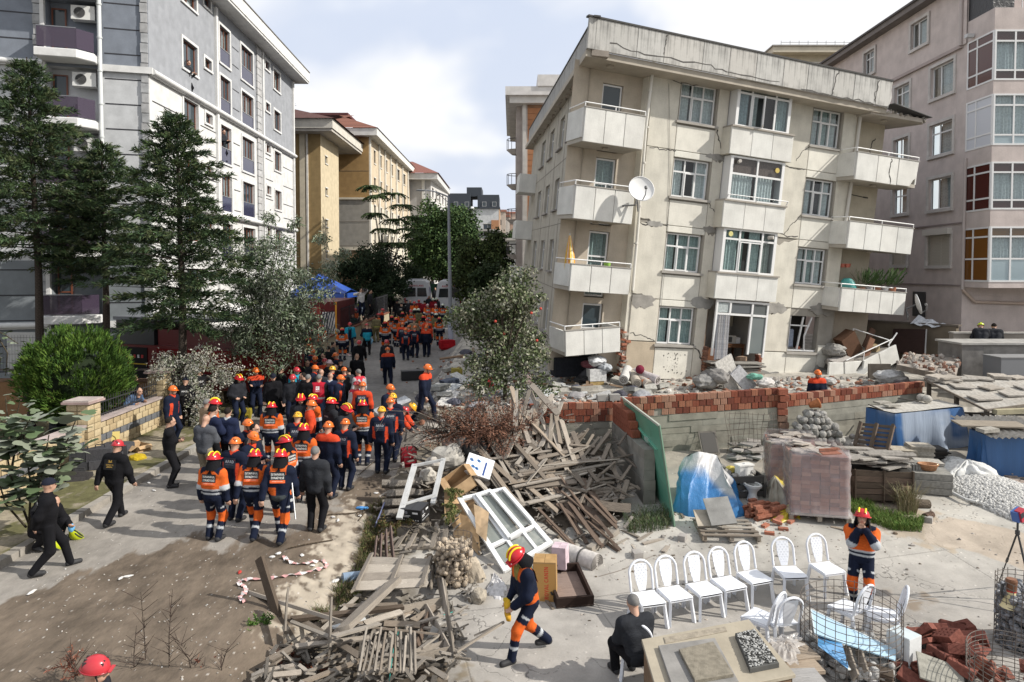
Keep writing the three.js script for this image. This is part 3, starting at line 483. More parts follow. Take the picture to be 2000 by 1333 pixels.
// ---------- the leaning apartment house ----------
let HB=11.4;
let LEAN=$t('leaning_apartment_house','cream apartment house tilted and cracked after sinking at its ground floor','building');
LEAN.rotation.set(3.06*PI/180,18.84*PI/180,-4.11*PI/180,'YXZ');
LEAN.updateMatrix();
LEAN.position.copy(V(6.41,13.25,-25.95).add(V(0,-HB,0).applyEuler(LEAN.rotation)));
LEAN.updateMatrixWorld(true);
let $la=(u,v,n)=>V(u,v+HB,n).applyMatrix4(LEAN.matrixWorld);
{
let t=LEAN,r=rng(77),up=(m)=>{m.position.y+=HB;return m};
let CR=[.6,.57,.495],PA=[.65,.63,.565],BAL=[.65,.645,.61],GREY=[.27,.265,.25],DK=[.05,.045,.04];
let SM=M('stained');
let ext=(pts,d,z,col,bev=.012)=>{let sh=new Shape(pts.map((q)=>new $4(q[0],q[1])));let g=new $9(sh,{depth:d-bev,bevelEnabled:bev>0,bevelSize:bev,bevelOffset:-bev,bevelThickness:bev,bevelSegments:1});g.translate(0,0,z);return b().geo(g,col).build()};
let $ap=(name,geo,m=SM)=>up($p(t,name,geo,m));
let pitch=2.84,fl=[0,1,2,3].map((i)=>-i*pitch);
let holes=[];
fl.forEach((v,i)=>{holes.push([0,1.6,v-1.47,v]);holes.push([6.24,7.72,v-1.56,v-.05])});
holes.push([2.15,4.75,-11,.3]);
$ap('facade_wall',b().wall(-1.27,8.5,-11.36,.22,holes,[.3,.28,.245],.25,0).build());
let pan=(u0,u1,v0,v1,cut,col)=>{
let j=.011,q=[[u0+j,v0+j],[u1-j,v0+j],[u1-j,v1-j],[u0+j,v1-j]];
let pts=q;
if(cut){pts=[];let n=6;for(let k=0;k<=n;k++){let x=$l(u0+j,u1-j,k/n);pts.push([x,v0+j+(cut.lo?cut.lo(k/n):0)])}for(let k=n;k>=0;k--){let x=$l(u0+j,u1-j,k/n);pts.push([x,v1-j -(cut.hi?cut.hi(k/n):0)])}}
$ap('facade_panel',ext(pts,.04,.003,$v(col||PA,.05,r)));
};
let bite=(c,w,h)=>(k)=>h*max(0,1 -((k-c)/w)**2)*(.85+.3*sin(k*23));
fl.forEach((v,i)=>{
let top=i?v+.26:v+.2,bot=i<3?v+.26-pitch:-11.36,last=i===3;
let sill=v-1.58,c1=i===1||i===2;
pan(-1.27,-.06,last?-9.9:bot,top,last?{hi:bite(.35,.5,.32)}:c1?{lo:bite(.1,.4,.2)}:null,CR);
if(last){pan(-1.3,-.06,-11.36,-9.92,{lo:bite(0,.3,.15)},[.44,.37,.28])}
pan(-.06,1.66,bot,sill-.03,last?{lo:bite(1,.2,.05)}:null);
pan(-.06,1.66,v+.005,top,null);
pan(1.66,2.15,bot,top,i>0?{hi:bite(.6,.6,.26)}:null,CR);
pan(4.75,6.18,last?-10.1:bot,top,i>1?{hi:bite(.2,.7,.3)}:null,CR);
if(last)pan(4.75,6.18,-11.36,-10.12,{lo:bite(.1,.7,.35)});
pan(6.18,7.78,bot,sill-.06,last?null:{lo:null});
if(!last){pan(6.18,7.78,v-.04,top,null);pan(7.78,8.5,bot,top,i===2?{lo:bite(.5,.6,.4)}:null,CR)}else{pan(7.78,8.55,-11,-9.75,{lo:bite(.8,.5,.5)})}
$ap('window_sill',b().bx(-.14,v-1.56,.04,1.72,v-1.475,.13,[.36,.34,.31]).build());$ap('window_sill',b().bx(6.12,v-1.65,.04,7.8,v-1.565,.13,[.36,.34,.31]).build());
});
[[1.9,-2.62,.55,.16],[1.85,-5.42,.35,.14],[-.95,-8.35,.75,.3],[1.85,-8.28,.6,.25],[5.3,-8.3,.65,.28],[7.8,-8.25,.75,.27],[5.35,-11.2,.8,.35],[8,-11.1,.5,.5],[-.6,-5.42,.4,.13]].forEach(([u,v,w,h],k)=>{let pts=[];for(let i=0;i<26;i++){let a=i/26*6.283;pts.push([$c(u+w*cos(a)*rr(.75,1.1,r),-1.25,8.5),v+h*sin(a)*rr(.6,1.15,r)])}$ap('bare_concrete',ext(pts,.052,.0,$v([.3,.29,.27],.12,r),0),M('concrete'))});
let $ck=(pts,w=.018)=>{let g=b();let q=[];for(let i=0;i<pts.length-1;i++)for(let k=0;k<5;k++)q.push([$l(pts[i][0],pts[i+1][0],k/5)+rr(-.05,.05,r),$l(pts[i][1],pts[i+1][1],k/5)+rr(-.05,.05,r)]);q.push(pts[pts.length-1]);let z=pts.z||.046;for(let i=0;i<q.length-1;i++){let a=q[i],c=q[i+1],L=hypot(c[0]- a[0],c[1]- a[1])||1,nx=-(c[1]- a[1])/L*w*rr(.5,1.2,r),ny=(c[0]- a[0])/L*w*rr(.5,1.2,r);g.quad([a[0]- nx,a[1]- ny,z],[c[0]- nx,c[1]- ny,z],[c[0]+nx,c[1]+ny,z],[a[0]+nx,a[1]+ny,z],DK)}$ap('painted_crack',g.build(),M('plain'))};  // cracks as thin dark ribbons, the shade inside them painted in
$ck([[1.7,-1.6],[1.85,-2],[2.1,-2.45]],.025);$ck([[1.66,-4.4],[2,-4.75],[2.1,-5.3]]);$ck([[6.15,-1.7],[5.8,-1.9],[5.6,-2.3]]);$ck([[6.1,-4.45],[5.7,-4.9],[5.4,-5.3]]);$ck([[1.62,-9.95],[1.9,-10.2],[2.15,-10.6]],.03);$ck([[-1.2,-9.6],[-.5,-9.75],[-.1,-9.9]]);$ck([[-1.1,.05],[.1,-.1],[1.7,.1]]);$ck([[4.8,-5.2],[5.6,-5.35],[6.1,-5.3]],.025);$ck([[7.8,-4.5],[8.2,-5],[8.4,-5.4]]);$ck([[-1.2,-5.45],[-.7,-5.5],[0,-5.4]],.022);$ck([[4.8,-2.5],[5.6,-2.6],[6.1,-2.55]]);$ck([[-1.15,-2.6],[-.4,-2.62],[0,-2.6]]);
{let g=b();for(let k=0;k<34;k++)g.box([-1.36+rr(-.14,.1,r),-9.5-k*.055,.0+rr(-.3,.05,r)],[.2,.09,.18],$v(k % 3?[.33,.14,.09]:[.4,.37,.33],.25,r),[rr(-.2,.2,r),rr(-.4,.4,r),rr(-.2,.2,r)]);$ap('broken_masonry',g.build(),M('brick'))}
{let g=b();for(let i=0;i<46;i++){let u=.85+rr(-.55,.65,r)*sqrt(r()),v=-10.75+rr(-.4,.45,r),s=rr(.012,.045,r);g.box([u,v,.046],[s,s*rr(.5,1.6,r),.004],[.07,.065,.06],[0,0,rr(0,3,r)])}$ap('mud_splash',g.build(),M('plain'))}
let at=[0,0,0],CU=[.6,.62,.61],TE=[.42,.5,.48];
let put=(w)=>{up(w);return w};
fl.forEach((v,i)=>{
put(win(t,'window',at,.02,1.58,v-1.46,v-.01,{v:[.34,.66],h:[.66],sash:[[.35,.65,.02,.65]],curtain:[[0,.3,i>1?TE:CU],[i===1?.72:.36,.66,i>1?TE:CU],[.68,1,i>1?TE:CU]]}));
if(i<3)put(win(t,'window',at,6.26,7.7,v-1.55,v-.06,{v:[.34,.66],h:[.66],sash:[[.35,.65,.02,.65]],curtain:[[0,.32,CU],[.36,.66,i===1?[.08,.08,.09]:TE],[.68,1,CU]]}));
else{
let f=b(),W=WHITE,z0=-.12,z1=-.05;f.bx(6.26,-10.05,z0,6.31,-8.58,z1,W).bx(6.31,-10.05,z0,7.7,-9.99,z1,W).bx(6.31,-9,z0,7.3,-8.95,z1,W).bar([6.78,-10,-.08],[6.95,-8.6,-.08],.06,.06,W).bar([7.15,-10,-.06],[7.05,-9.4,-.02],.05,.05,W).bar([7.05,-9.4,-.02],[7.38,-8.6,-.06],.05,.05,W);let m=put(f.to(t,'broken_window',M('plastic')));
b().bx(6.24,-10.1,-1.6,8.4,-8.4,-1.5,DK).to(m,'room',M('dark'));let cl=b();for(let k=0;k<6;k++)cl.quad([6.35+k*.06,-9.9+k*.03,-.3],[6.42+k*.06,-9.95,-.25],[6.5+k*.05,-9.2,-.32],[6.32+k*.07,-9.15,-.35],[.3,.34,.42]);cl.to(m,'curtain',M('cloth',{side:$1}));
b().bx(6.9,-9.99,-.3,7.05,-9.87,-.18,[.4,.12,.06]).to(m,'flower_pot',M('plain'));
}
});
let bayV=[.3,-2.53,-5.3,-8.1];
bayV.forEach((vt,i)=>{
let vb=i===3?-10.1:[-1.42,-4.22,-7][i],bz=[t];
let o=[{v:[.26,.72],h:[.74],open:0},{v:[.5],h:[.6],open:0},{v:[.3,.74],h:[.76]},{v:[.3,.78],h:[.78],open:1}][i];
if(i<3){
let cu=[[[0,.24,[.3,.36,.38]],[.28,.42,CU],[.78,1,[.34,.4,.4]]],[[.06,.46,CU,0],[.52,.86,CU,0]],[[.0,.3,TE],[.34,.42,[.3,.4,.36]],[.52,.72,TE],[.78,.95,[.3,.32,.3]]]][i];
let w=put(win(t,'bay_window',at,2.22,4.66,vb,vt,{...o,z:.5,w:.075,curtain:cu,sash:i===0?[[.27,.5,.02,.72]]:i===2?[[.31,.5,.02,.72],[.5,.73,.02,.72]]:[]}));
if(i===0)b().box([3.35,vb+.66,.62],[.5,1.1,.05],WHITE,[0,.9,0]).to(w,'open_sash',M('plastic'));
if(i===1)b().bx(2.3,vt-.62,.36,4.6,vt-.06,.38,[.16,.11,.095]).to(w,'blind',M('cloth'));
b().geo(new $0(.1,.1,.02,16),[[.3,.26,.1],[.5,.38,.1],[.55,.5,.2]][i],T(i===1?4.35:2.5,i===1?vb+1.35:vt-.22,.51,PI/2)).to(w,'vent_disc',M('plain'));
b().rod([i===1?2.55:4.3,vt-.22,.45],[i===1?2.5:4.42,vt-.2,.62],.07,[.45,.42,.38],10).to(w,'flue',M('plain'));
for(let u of[2.17,4.66]){let s=b();s.bx(u,vb,.0,u+.05,vt,.5,WHITE);put(s.to(t,'bay_side',M('plastic')))}
}else{
let f=b(),W=WHITE,z0=.42,z1=.5;f.bx(2.2,-10.3,z0,2.28,-8.1,z1,W).bx(2.28,-8.18,z0,4.6,-8.1,z1,W).bx(4.6,-10.3,z0,4.68,-8.1,z1,W).bx(2.28,-8.68,z0,4.6,-8.6,z1,W).bx(2.82,-8.6,z0,2.9,-8.18,z1,W).bx(3.86,-10.2,z0,3.94,-8.18,z1,W);let m=put(f.to(t,'bay_window',M('plastic')));
let cu=b();for(let k=0;k<12;k++){let x=2.3+k*.05,zz=.5+(k % 2)*.07;cu.quad([x,-10.45+.01*k,zz+.04],[x+.05,-10.44+.01*k,.5+((k+1)% 2)*.07+.04],[x+.04,-8.66,.47+((k+1)% 2)*.05],[x,-8.66,.47+(k % 2)*.05],$v(k % 3?[.64,.63,.63]:[.42,.43,.46],.05,r))}cu.to(m,'curtain',M('cloth',{side:$1}));
b().bx(3.95,-8.6,.44,4.6,-8.2,.46,[.1,.11,.11]).bx(3.96,-10.15,.45,4.6,-8.7,.46,[.15,.17,.17]).bx(2.92,-8.58,.44,3.84,-8.2,.46,[.1,.11,.12]).to(m,'pane',M('plain',{roughness:.08}));
b().bx(2.3,-8.58,.44,2.8,-8.2,.46,[.4,.44,.44]).to(m,'net_curtain',M('cloth'));
let rm=put(b().bx(2.2,-10.75,-2.6,4.75,-10.65,.4,[.12,.08,.06]).bx(3.3,-10.65,-1.9,4.75,-8.1,-1.8,[.46,.44,.4]).bx(2.2,-10.65,-2.7,3.3,-8.1,-2.6,[.05,.045,.04]).bx(4.7,-10.65,-1.9,4.75,-8.1,0,[.42,.4,.36]).bx(3.22,-10.65,-2.6,3.3,-8.1,-1.8,[.3,.25,.2]).bx(2.2,-8.1,-2.6,4.75,-8.05,.4,[.4,.38,.35]).bx(2.15,-10.65,-2.6,2.2,-8.1,0,[.2,.14,.1]).to(t,'room',M('plaster')));
let tb=put(b().bx(3.5,-9.98,-1.2,4.5,-9.93,-.5,[.13,.06,.03]).bx(3.52,-10.65,-.56,3.58,-9.98,-.5,[.13,.06,.03]).bx(4.42,-10.65,-.56,4.48,-9.98,-.5,[.13,.06,.03]).bx(3.52,-10.65,-1.2,3.58,-9.98,-1.14,[.13,.06,.03]).bx(4.42,-10.65,-1.2,4.48,-9.98,-1.14,[.13,.06,.03]).bx(3.58,-10.08,-.55,4.42,-9.98,-.52,[.14,.07,.035]).to(t,'room_table',M('wood')));
b().bx(3.55,-9.93,-1.1,4.15,-9.6,-.65,[.42,.4,.36]).bx(3.6,-9.88,-.652,3.95,-9.66,-.64,[.05,.05,.05]).bx(4.2,-9.93,-1,4.4,-9.68,-.7,[.6,.6,.6]).to(tb,'microwave_oven',M('plastic'));
b().bx(4.1,-9.3,-1.78,4.55,-8.7,-1.5,[.5,.46,.36]).to(rm,'boiler',M('plastic'));
b().bx(2.25,-10.65,-.4,2.75,-10.1,.0,[.2,.09,.05]).to(rm,'wooden_chest',M('wood'));
b().box([3.3,-10.5,-.2],[.35,.2,.3],[.3,.2,.1],[.2,.5,.3]).box([4,-10.5,.0],[.4,.25,.25],[.35,.25,.18],[0,.2,.1]).to(rm,'fallen_goods',M('cloth'));
let br=b();for(let k=0;k<8;k++)br.box([2.18+rr(-.03,.03,r),-10.9+k*.12,.1],[.16,.1,.25],$v([.25,.13,.09],.2,r)).box([4.75+rr(-.03,.03,r),-11+k*.1,.1],[.15,.09,.25],$v([.25,.1,.07],.2,r));put(br.to(t,'broken_masonry',M('brick')));
}
if(i<3){let v0=[-2.5,-5.3,-8.05][i],v1=[-1.45,-4.25,-7.03][i];for(let k=0;k<3;k++)$ap('bay_panel',ext([[1.98+k*.97,v0],[2.94+k*.97,v0],[2.94+k*.97,v1],[1.98+k*.97,v1]].map((q)=>[q[0]+.008,q[1]]),.06,.54,$v(BAL,.04,r)));$ap('bay_ledge',b().bx(1.97,v1-.03,.0,4.9,v1+.03,.66,[.36,.33,.29]).bx(1.98,v0+.001,.0,4.88,v1-.03,.535,CR).build())}
});
$ap('bay_roof',b().bx(2.1,.3,0,4.8,.36,.6,CR).build());
{let rl=b();rl.rod([2.05,-4.05,.72],[4.85,-4.05,.72],.018,WHITE).rod([2.05,-4.05,.72],[2.05,-4.25,.6],.018,WHITE).rod([4.85,-4.05,.72],[4.85,-4.25,.6],.018,WHITE).rod([3.4,-4.05,.72],[3.4,-4.25,.6],.018,WHITE);$ap('bay_rail',rl.build(),M('paint'))}
{let g=b();for(let k=0;k<9;k++)g.box([3.45+rr(-.12,.12,r),-10.55-k*.07,.35+rr(-.06,.1,r)],[2.5+rr(-.5,.1,r),.05,.5],$v([.3,.28,.25],.25,r),[rr(-.05,.05,r),rr(-.04,.04,r),rr(-.05,.05,r)]);$ap('broken_ledge',g.build(),M('concrete'))}
$ap('recess_wall',b().wall(-4.25,-1.27,-11.2,.2,[0,1,2,3].map((i)=>[-3.05,-2.2,-3-i*2.72+.05,-.45-i*2.72]),[.5,.44,.36],.2,-.42).build());
$ap('recess_side',b().bx(-1.42,-11.2,-.42,-1.271,.2,-.001,CR).build());
[0,1,2,3].forEach((i)=>{let v=-.45-i*2.72;put(win(t,'balcony_door',at,-3.03,-2.22,v-2.45,v-.02,{z:-.5,h:[.62],curtain:i===1||i===2?[[0,1,[.36,.42,.4],0]]:null}))});
let $bl=(u0,u1,v0,v1,n,tilt,pivot,broken)=>{
let grp=(name,geo,m)=>{let o=up($p(t,name,geo,m||SM));if(tilt){o.position.set(pivot[0],pivot[1]+HB,0);o.rotation.z=tilt}return o};
let ox=tilt?pivot[0]:0,oy=tilt?pivot[1]:0,w=(u1-u0)/n;
for(let k=0;k<n;k++){let pts=[[u0+k*w+.008,v0],[u0+(k+1)*w-.008,v0],[u0+(k+1)*w-.008,v1],[u0+k*w+.008,v1]];if(broken&&k===n-1)pts=[[u0+k*w+.02,v0+.02],[u1-w*.35,v0+.03],[u1-w*.2,v0+.3],[u1-.05,v0+.42],[u1,v1],[u0+k*w+.02,v1]];grp('balcony_panel',ext(pts.map((q)=>[q[0]- ox,q[1]- oy]),.07,.94,$v(BAL,.04,r)))}
grp('balcony_slab',b().bx(u0-ox,v0-oy+.005,-.4,u1-ox,v0-oy+.15,.935,[.42,.39,.34]).build());
for(let u of[u0,u1])grp('balcony_cheek',b().bx(u-.035-ox,v0-oy+.15,-.4,u+.035-ox,v1-oy,.935,BAL).build());
let rl=b(),y=v1-oy;rl.bx(u0-ox-.02,y,.9,u1-ox+.02,y+.03,1.03,[.33,.31,.28]).rod([u0-ox,y+.17,.97],[u1-ox,y+.17,.97],.024,[.7,.7,.69]);for(let k=0;k<=2;k++)rl.rod([$l(u0,u1,k/2)- ox,y,.97],[$l(u0,u1,k/2)- ox,y+.17,.97],.02,[.7,.7,.69]);rl.rod([u0-ox,y+.17,.97],[u0-ox,y+.17,-.4],.024,[.7,.7,.69]);grp('balcony_rail',rl.build(),M('paint'));
};
$bl(-4.3,-1.95,-2.93,-1.76,3);$bl(-4.4,-2.1,-5.6,-4.45,3);$bl(-4.3,-1.95,-8.12,-7.18,3);$bl(-4.3,-2.15,-10.45,-9.55,3,.115,[-4.3,-9.6]);
$ap('right_recess_wall',b().wall(8.5,10.5,-8.3,.1,[],[.47,.42,.33],.2,-.42).bx(8.45,-8.3,-.42,8.499,.2,-.001,CR).build());$ap('right_side_wall',b().bx(10.4,-8.3,-13,10.5,.1,-.421,[.3,.28,.25]).build());
$ap('lower_recess_wall',b().wall(8.5,11,-11.3,-8.3,[],[.5,.43,.34],.2,-.6).build());
$ck(Object.assign([[8.6,-3.1],[8.9,-3.2],[10,-3.3]],{z:-.41}),.035);$ck(Object.assign([[8.75,-3.2],[8.7,-4],[8.75,-5.2]],{z:-.41}),.03);$ck(Object.assign([[8.8,-.4],[8.6,-.9],[8.7,-1.6]],{z:-.41}),.06);$ck(Object.assign([[10,-.7],[9.8,-1.2],[9.9,-1.6]],{z:-.41}),.03);
$bl(7.75,11.05,-2.85,-1.75,3,0,0,1);$bl(7.75,11.2,-5.62,-4.53,4);$bl(7.73,11.22,-8.2,-7.25,5);
$ck(Object.assign([[9.55,-1.8],[9.52,-2.3],[9.6,-2.85]],{z:1.013}),.03);
$ap('fallen_balcony_panel',ext([[7.5,-11.15],[8.35,-11.15],[8.2,-10.3],[7.47,-10.32]],.08,1,BAL));$ap('fallen_balcony_panel',ext([[8.38,-11.1],[9.1,-11.05],[8.9,-10.6],[9.15,-10.2],[8.24,-10.28]],.08,1.02,BAL));$ap('fallen_balcony_panel',ext([[9.14,-11],[9.9,-10.95],[10.2,-10.6],[9.9,-9.85],[9.18,-10.18]],.08,1.1,BAL));$ap('fallen_balcony_panel',ext([[10.22,-10.6],[11.1,-10.1],[10.8,-9.45],[9.93,-9.84]],.08,1.1,BAL));$ap('fallen_balcony_panel',b().bar([8.4,-11.15,1.3],[9.4,-10.4,1.15],.45,.06,BAL).build());
{let g=b();let W=[.7,.7,.69];g.rod([8.3,-10.2,1.1],[10.7,-9.2,1.1],.025,W).rod([9.2,-10.2,1.1],[9.2,-9.85,1.1],.022,W).rod([10.5,-9.6,1.1],[10.5,-9.25,1.1],.022,W).rod([10.45,-9.5,1.1],[10.85,-8.95,1.1],.03,W).rod([10.6,-9.3,1.1],[9.3,-8.95,.3],.022,W).rod([9.3,-8.95,.3],[9.3,-9.6,.3],.022,W);$ap('bent_rail',g.build(),M('paint'));$ap('fallen_slab',b().bar([8.2,-10.45,.4],[10.9,-9.7,.4],1.2,.12,[.3,.28,.25]).build(),M('concrete'))}
let PX=[-4.45,-2.55,-1.45,.15,1.3,2.5,3.75,4.9,6.15,7.2,8.35,9.15],ST=new $D({vertexColors:true,roughness:.95,map:$r2('stainedv',2.4),bumpMap:$r2('concrete',.8),bumpScale:.006});
for(let k=0;k<PX.length-1;k++){let last=k===PX.length-2;let pts=last?[[PX[k]+.01,.22],[9.05,.15],[9.2,.6],[9.12,.9],[PX[k+1],1.25],[PX[k]+.01,1.25]]:[[PX[k]+.006,.2],[PX[k+1]- .006,.2],[PX[k+1]- .006,1.25],[PX[k]+.006,1.25]];let m=$ap('parapet_panel',ext(pts,.1,.9,$v([.45,.44,.415],.07,r)),ST)}
$ap('parapet_coping',b().bx(-4.5,1.25,.82,9.15,1.31,1.03,[.09,.088,.085]).build());{let e=new $9(new Shape([[-4.42,.895],[9.1,.895],[14,-18],[1.15,-20.5]].map((q)=>new $4(...q))),{depth:.235,bevelEnabled:false});e.rotateX(-PI/2);e.scale(1,1,-1);flip(e);$ap('roof_slab',b().geo(e,[.42,.38,.32],T(0,-.04,0)).build())}
$ap('roof_clutter',b().box([4.6,1.4,-2],[1,.2,.8],[.2,.19,.18],[0,.2,.06]).build(),M('concrete'));
$ck(Object.assign([[-3.6,.55],[-2.2,.35],[.3,.45],[1.4,.3],[3.6,.35]],{z:1.006}),.02);$ck(Object.assign([[6.15,.25],[6.2,.7],[6.35,1.25]],{z:1.007}),.025);$ck(Object.assign([[8.3,.3],[8.3,.7],[8.45,1.2]],{z:1.008}),.02);$ck(Object.assign([[-1.5,.5],[-1.45,1],[-1.4,1.2]],{z:1.007}),.015);$ck(Object.assign([[4.6,.25],[6,.2],[7.5,.25],[9,.2]],{z:1.007}),.025);
{let g=new Shape([[8.4,.8],[11,.95],[11.35,.7],[11.25,-.3],[10.8,-3],[8.4,-6]].map((q)=>new $4(...q)));let e=new $9(g,{depth:.16,bevelEnabled:false});e.rotateX(-PI/2);e.scale(1,1,-1);flip(e);$ap('roof_end_slab',b().geo(e,[.44,.4,.35],T(0,-.12,0)).build());let ru=b();for(let k=0;k<26;k++)ru.geo($lu(k % 5+20,0,.3,1.3),$v([.4,.37,.33],.3,r),T($l(9.2,11.3,k/25),.02+rr(-.06,.1,r),rr(.7,.95,r),r(),r(),r(),[rr(.05,.12,r),rr(.05,.1,r),rr(.04,.08,r)]));$ap('broken_edge',ru.build(),M('stone'));$ap('torn_roofing',b().bar([9.1,.33,.9],[11.3,.1,.8],.7,.03,[.05,.05,.05]).build(),M('plain'))}
for(let[u,v]of[[-3.2,-.05],[-3.1,-2.95],[-3.2,-5.62],[9.6,-.14],[9.4,-2.87],[9.6,-5.64]])$ap('ceiling_lamp',b().geo(new $0(.11,.13,.07,14),[.4,.36,.3],T(u,v-.03,.35)).build(),M('plain'));
let A=.255,sp=V(-4.25,0,1),side=(m)=>{m.rotation.y=-(PI/2+A);m.position.set(sp.x,HB,sp.z);return m};
let sh=[];for(let i=0;i<4;i++)for(let[s,w]of[[1.95,.9],[4.5,1.2],[7.2,1.4],[10.6,1.6],[14.2,1.7]])sh.push([-s-w,-s,-2.05-i*2.8,-.6-i*2.8]);
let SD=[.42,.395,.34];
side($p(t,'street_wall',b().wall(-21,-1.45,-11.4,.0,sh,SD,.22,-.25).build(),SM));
sh.forEach(([a,c,e,f])=>{let w=side(win(t,'window',at,a,c,e,f,{z:-.38,v:[.5],h:[.68]}));b().bx(a-.08,e-.07,-.25,c+.08,e,-.12,[.3,.28,.26]).to(w,'sill',SM)});
let jg=b();for(let i=0;i<4;i++)jg.bx(-21,-2.75-i*2.8,-.248,-1.45,-2.73-i*2.8,-.24,[.1,.09,.08]);for(let s of[1.7,3.6,6.4,9.4,13])jg.bx(-s,-11.4,-.248,-s+.02,0,-.24,[.1,.09,.08]);side($p(t,'wall_joint',jg.build(),M('plain')));
for(let k=0;k<9;k++){let a=-.02-k*2.48;side($p(t,'parapet_panel',b().bx(a-2.46,.2,-.1,a,1.25,.02,$v([.34,.335,.32],.06,r)).build(),ST))}
side($p(t,'parapet_coping',b().bx(-22.4,1.25,-.18,.1,1.31,.05,[.09,.088,.085]).build(),SM));side($p(t,'eave_soffit',b().bx(-22.4,.0,-.6,-.03,.199,-.01,[.33,.29,.25]).build(),SM));
{let g=b();for(let k=0;k<40;k++)g.geo($lu(k % 5+20,0,.3),$v([.3,.26,.22],.3,r),T(-rr(3,20,r),.05+rr(-.12,.1,r),rr(-.2,0,r),r(),r(),r(),[rr(.08,.3,r),.05,.06]));side($p(t,'spalled_edge',g.build(),M('stone')))}
for(let[s,i]of[[17.5,0],[17.5,1],[17.5,2]])side($p(t,'rear_balcony',b().bx(-s-2.2,-3.3-i*2.8,-.25,-s,-2.2-i*2.8,.75,BAL).build(),SM));
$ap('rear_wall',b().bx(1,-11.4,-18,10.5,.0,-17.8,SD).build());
let pl=b();pl.path([[-1.36,.45,.16],[-1.42,-2,.14],[-1.32,-6.2,.1],[-1.3,-8,.1]],.055,[.6,.58,.53],10);for(let v of[-.6,-1.9,-3.2,-4.8,-6.2])pl.rod([-1.37,v,.13],[-1.37,v-.06,.13],.075,[.5,.48,.44],10);$ap('rain_pipe',pl.build(),M('plain'));
let pr=b();pr.path([[8.55,.35,.12],[8.52,-2,.12],[8.38,-5.1,.12],[8.3,-5.5,.14]],.07,[.5,.48,.44],10);$ap('rain_pipe',pr.build(),M('plain'));
$ap('cable',b().path([[-.6,-.2,.07],[-.2,-3.2,.07],[.0,-6,.07],[.02,-8.5,.07]],.008,[.2,.19,.18],4).build(),M('plain'));
}
function dish(label,at,turn,tilt,R){
let t=$t('satellite_dish',label,'satellite dish',at);t.rotation.set(tilt,turn,0,'YXZ');
let pts=[];for(let i=0;i<=10;i++)pts.push(new $4(R*i/10,.22*R*(i/10)**2));let g=new $C(pts,32);g.rotateX(PI/2);
$p(t,'reflector',$ti(g,[.68,.68,.67]),M('paint',{side:$1}));b().geo(new $3(R,.018,6,32),[.6,.6,.6],T(0,0,.22*R)).to(t,'rim',M('paint'));
b().path([[0,-R*.95,.2*R],[.02,-R*.75,R*.8],[.05,-R*.25,R*.95]],.018,[.1,.1,.1]).rod([.05,-R*.3,R*.9],[.05,-R*.1,R*.85],.05,[.12,.12,.12]).to(t,'feed_arm',M('plain'));
b().rod([0,0,-.02],[0,-.1,-.4],.035,[.12,.12,.12]).path([[0,-.1,-.4],[-.1,-R*.9,-.4],[-.55,-R*.9,-.5]],.03,[.12,.12,.12]).rod([0,-.1,-.4],[.0,-R*1.4,-.45],.03,[.12,.12,.12]).to(t,'bracket',M('plain'));
return t;
}
dish('white satellite dish on the second balcony from the top at the left corner',$la(-2.15,-4.4,1.5),.15,-.3,.45);
dish('small white satellite dish on the right end of the plant balcony, seen edge on',$la(11.6,-7.7,1.2),1.2,-.25,.42);
{
let t=$t('parasol','folded orange and white striped parasol standing on a left corner balcony','parasol',$la(-4.1,-8.05,.6));let r=rng(6);
let g=new $0(.03,.2,1.45,18,8),p=g.attributes.position,c=[];for(let i=0;i<p.count;i++){let a=atan2(p.getZ(i),p.getX(i)),y=p.getY(i),k=(1+.25*sin(a*9))*(.7+.5*sin((y+.72)/1.45*2.6));p.setX(i,p.getX(i)*k);p.setZ(i,p.getZ(i)*k);c.push(...((round((a+3.2)*2.2)% 3)?(round((a+3.2)*2.2)% 2?[.75,.28,.06]:[.75,.55,.12]):[.7,.68,.6]))}g.setAttribute('color',new $2(c,3));g.computeVertexNormals();let m=$p(t,'canopy',g,M('cloth'));m.position.y=1.15;
b().rod([0,0,0],[0,1.95,0],.02,[.5,.5,.5]).to(t,'pole',M('metal'));
}
{let p=$la(-2.7,-8,.75);let t=$t('bucket','lime green bucket on the balcony with the folded parasol','bucket',p);b().geo(new $0(.13,.1,.26,14,1,true),[.25,.45,.08],T(0,.85,0)).geo(new $0(.1,.1,.01,14),[.25,.45,.08],T(0,.72,0)).to(t,'shell',M('plastic',{side:$1}));b().geo(new $3(.13,.01,5,16),[.3,.5,.1],T(0,.98,0,PI/2)).to(t,'rim',M('plastic'));b().bx(-.3,-.05,-.3,.3,.72,.1,[.3,.26,.22]).to(t,'stand',M('wood'))}
// ---------- the builder's yard ----------
let yr=rng(404);
let onY=(x,y,Y)=>{let lo=3,hi=60;for(let i=0;i<40;i++){let m=(lo+hi)/2;if(P(x,y,m).y>Y)lo=m;else hi=m}return P(x,y,lo)};
let plankG=[];for(let k=0;k<6;k++){let g=new $E(1,1,1,4,1,2),p=g.attributes.position,uv=g.attributes.uv,r=rng(60+k);for(let i=0;i<p.count;i++){let x=p.getX(i),z=p.getZ(i);if(abs(x)>.49)p.setX(i,x+($h(k*7+round(z*2),x>0?1:2)- .5)*.05);p.setY(i,p.getY(i)+.3*sin(x*5+k)*.25);p.setZ(i,z*(1+.05*sin(x*9+k*2)));uv.setXY(i,x*1.5+k*.37,z*.25+p.getY(i)*.1+k*.21)}g.computeVertexNormals();plankG.push(g)}
let WOODC=[[.33,.29,.245],[.27,.235,.195],[.38,.34,.29],[.22,.185,.15],[.31,.255,.2]];
let $wm=WOODC.flatMap((c)=>[.85,1.1].map((k)=>M('wood',{vertexColors:false,color:new Color(c[0]*k,c[1]*k,c[2]*k)})));
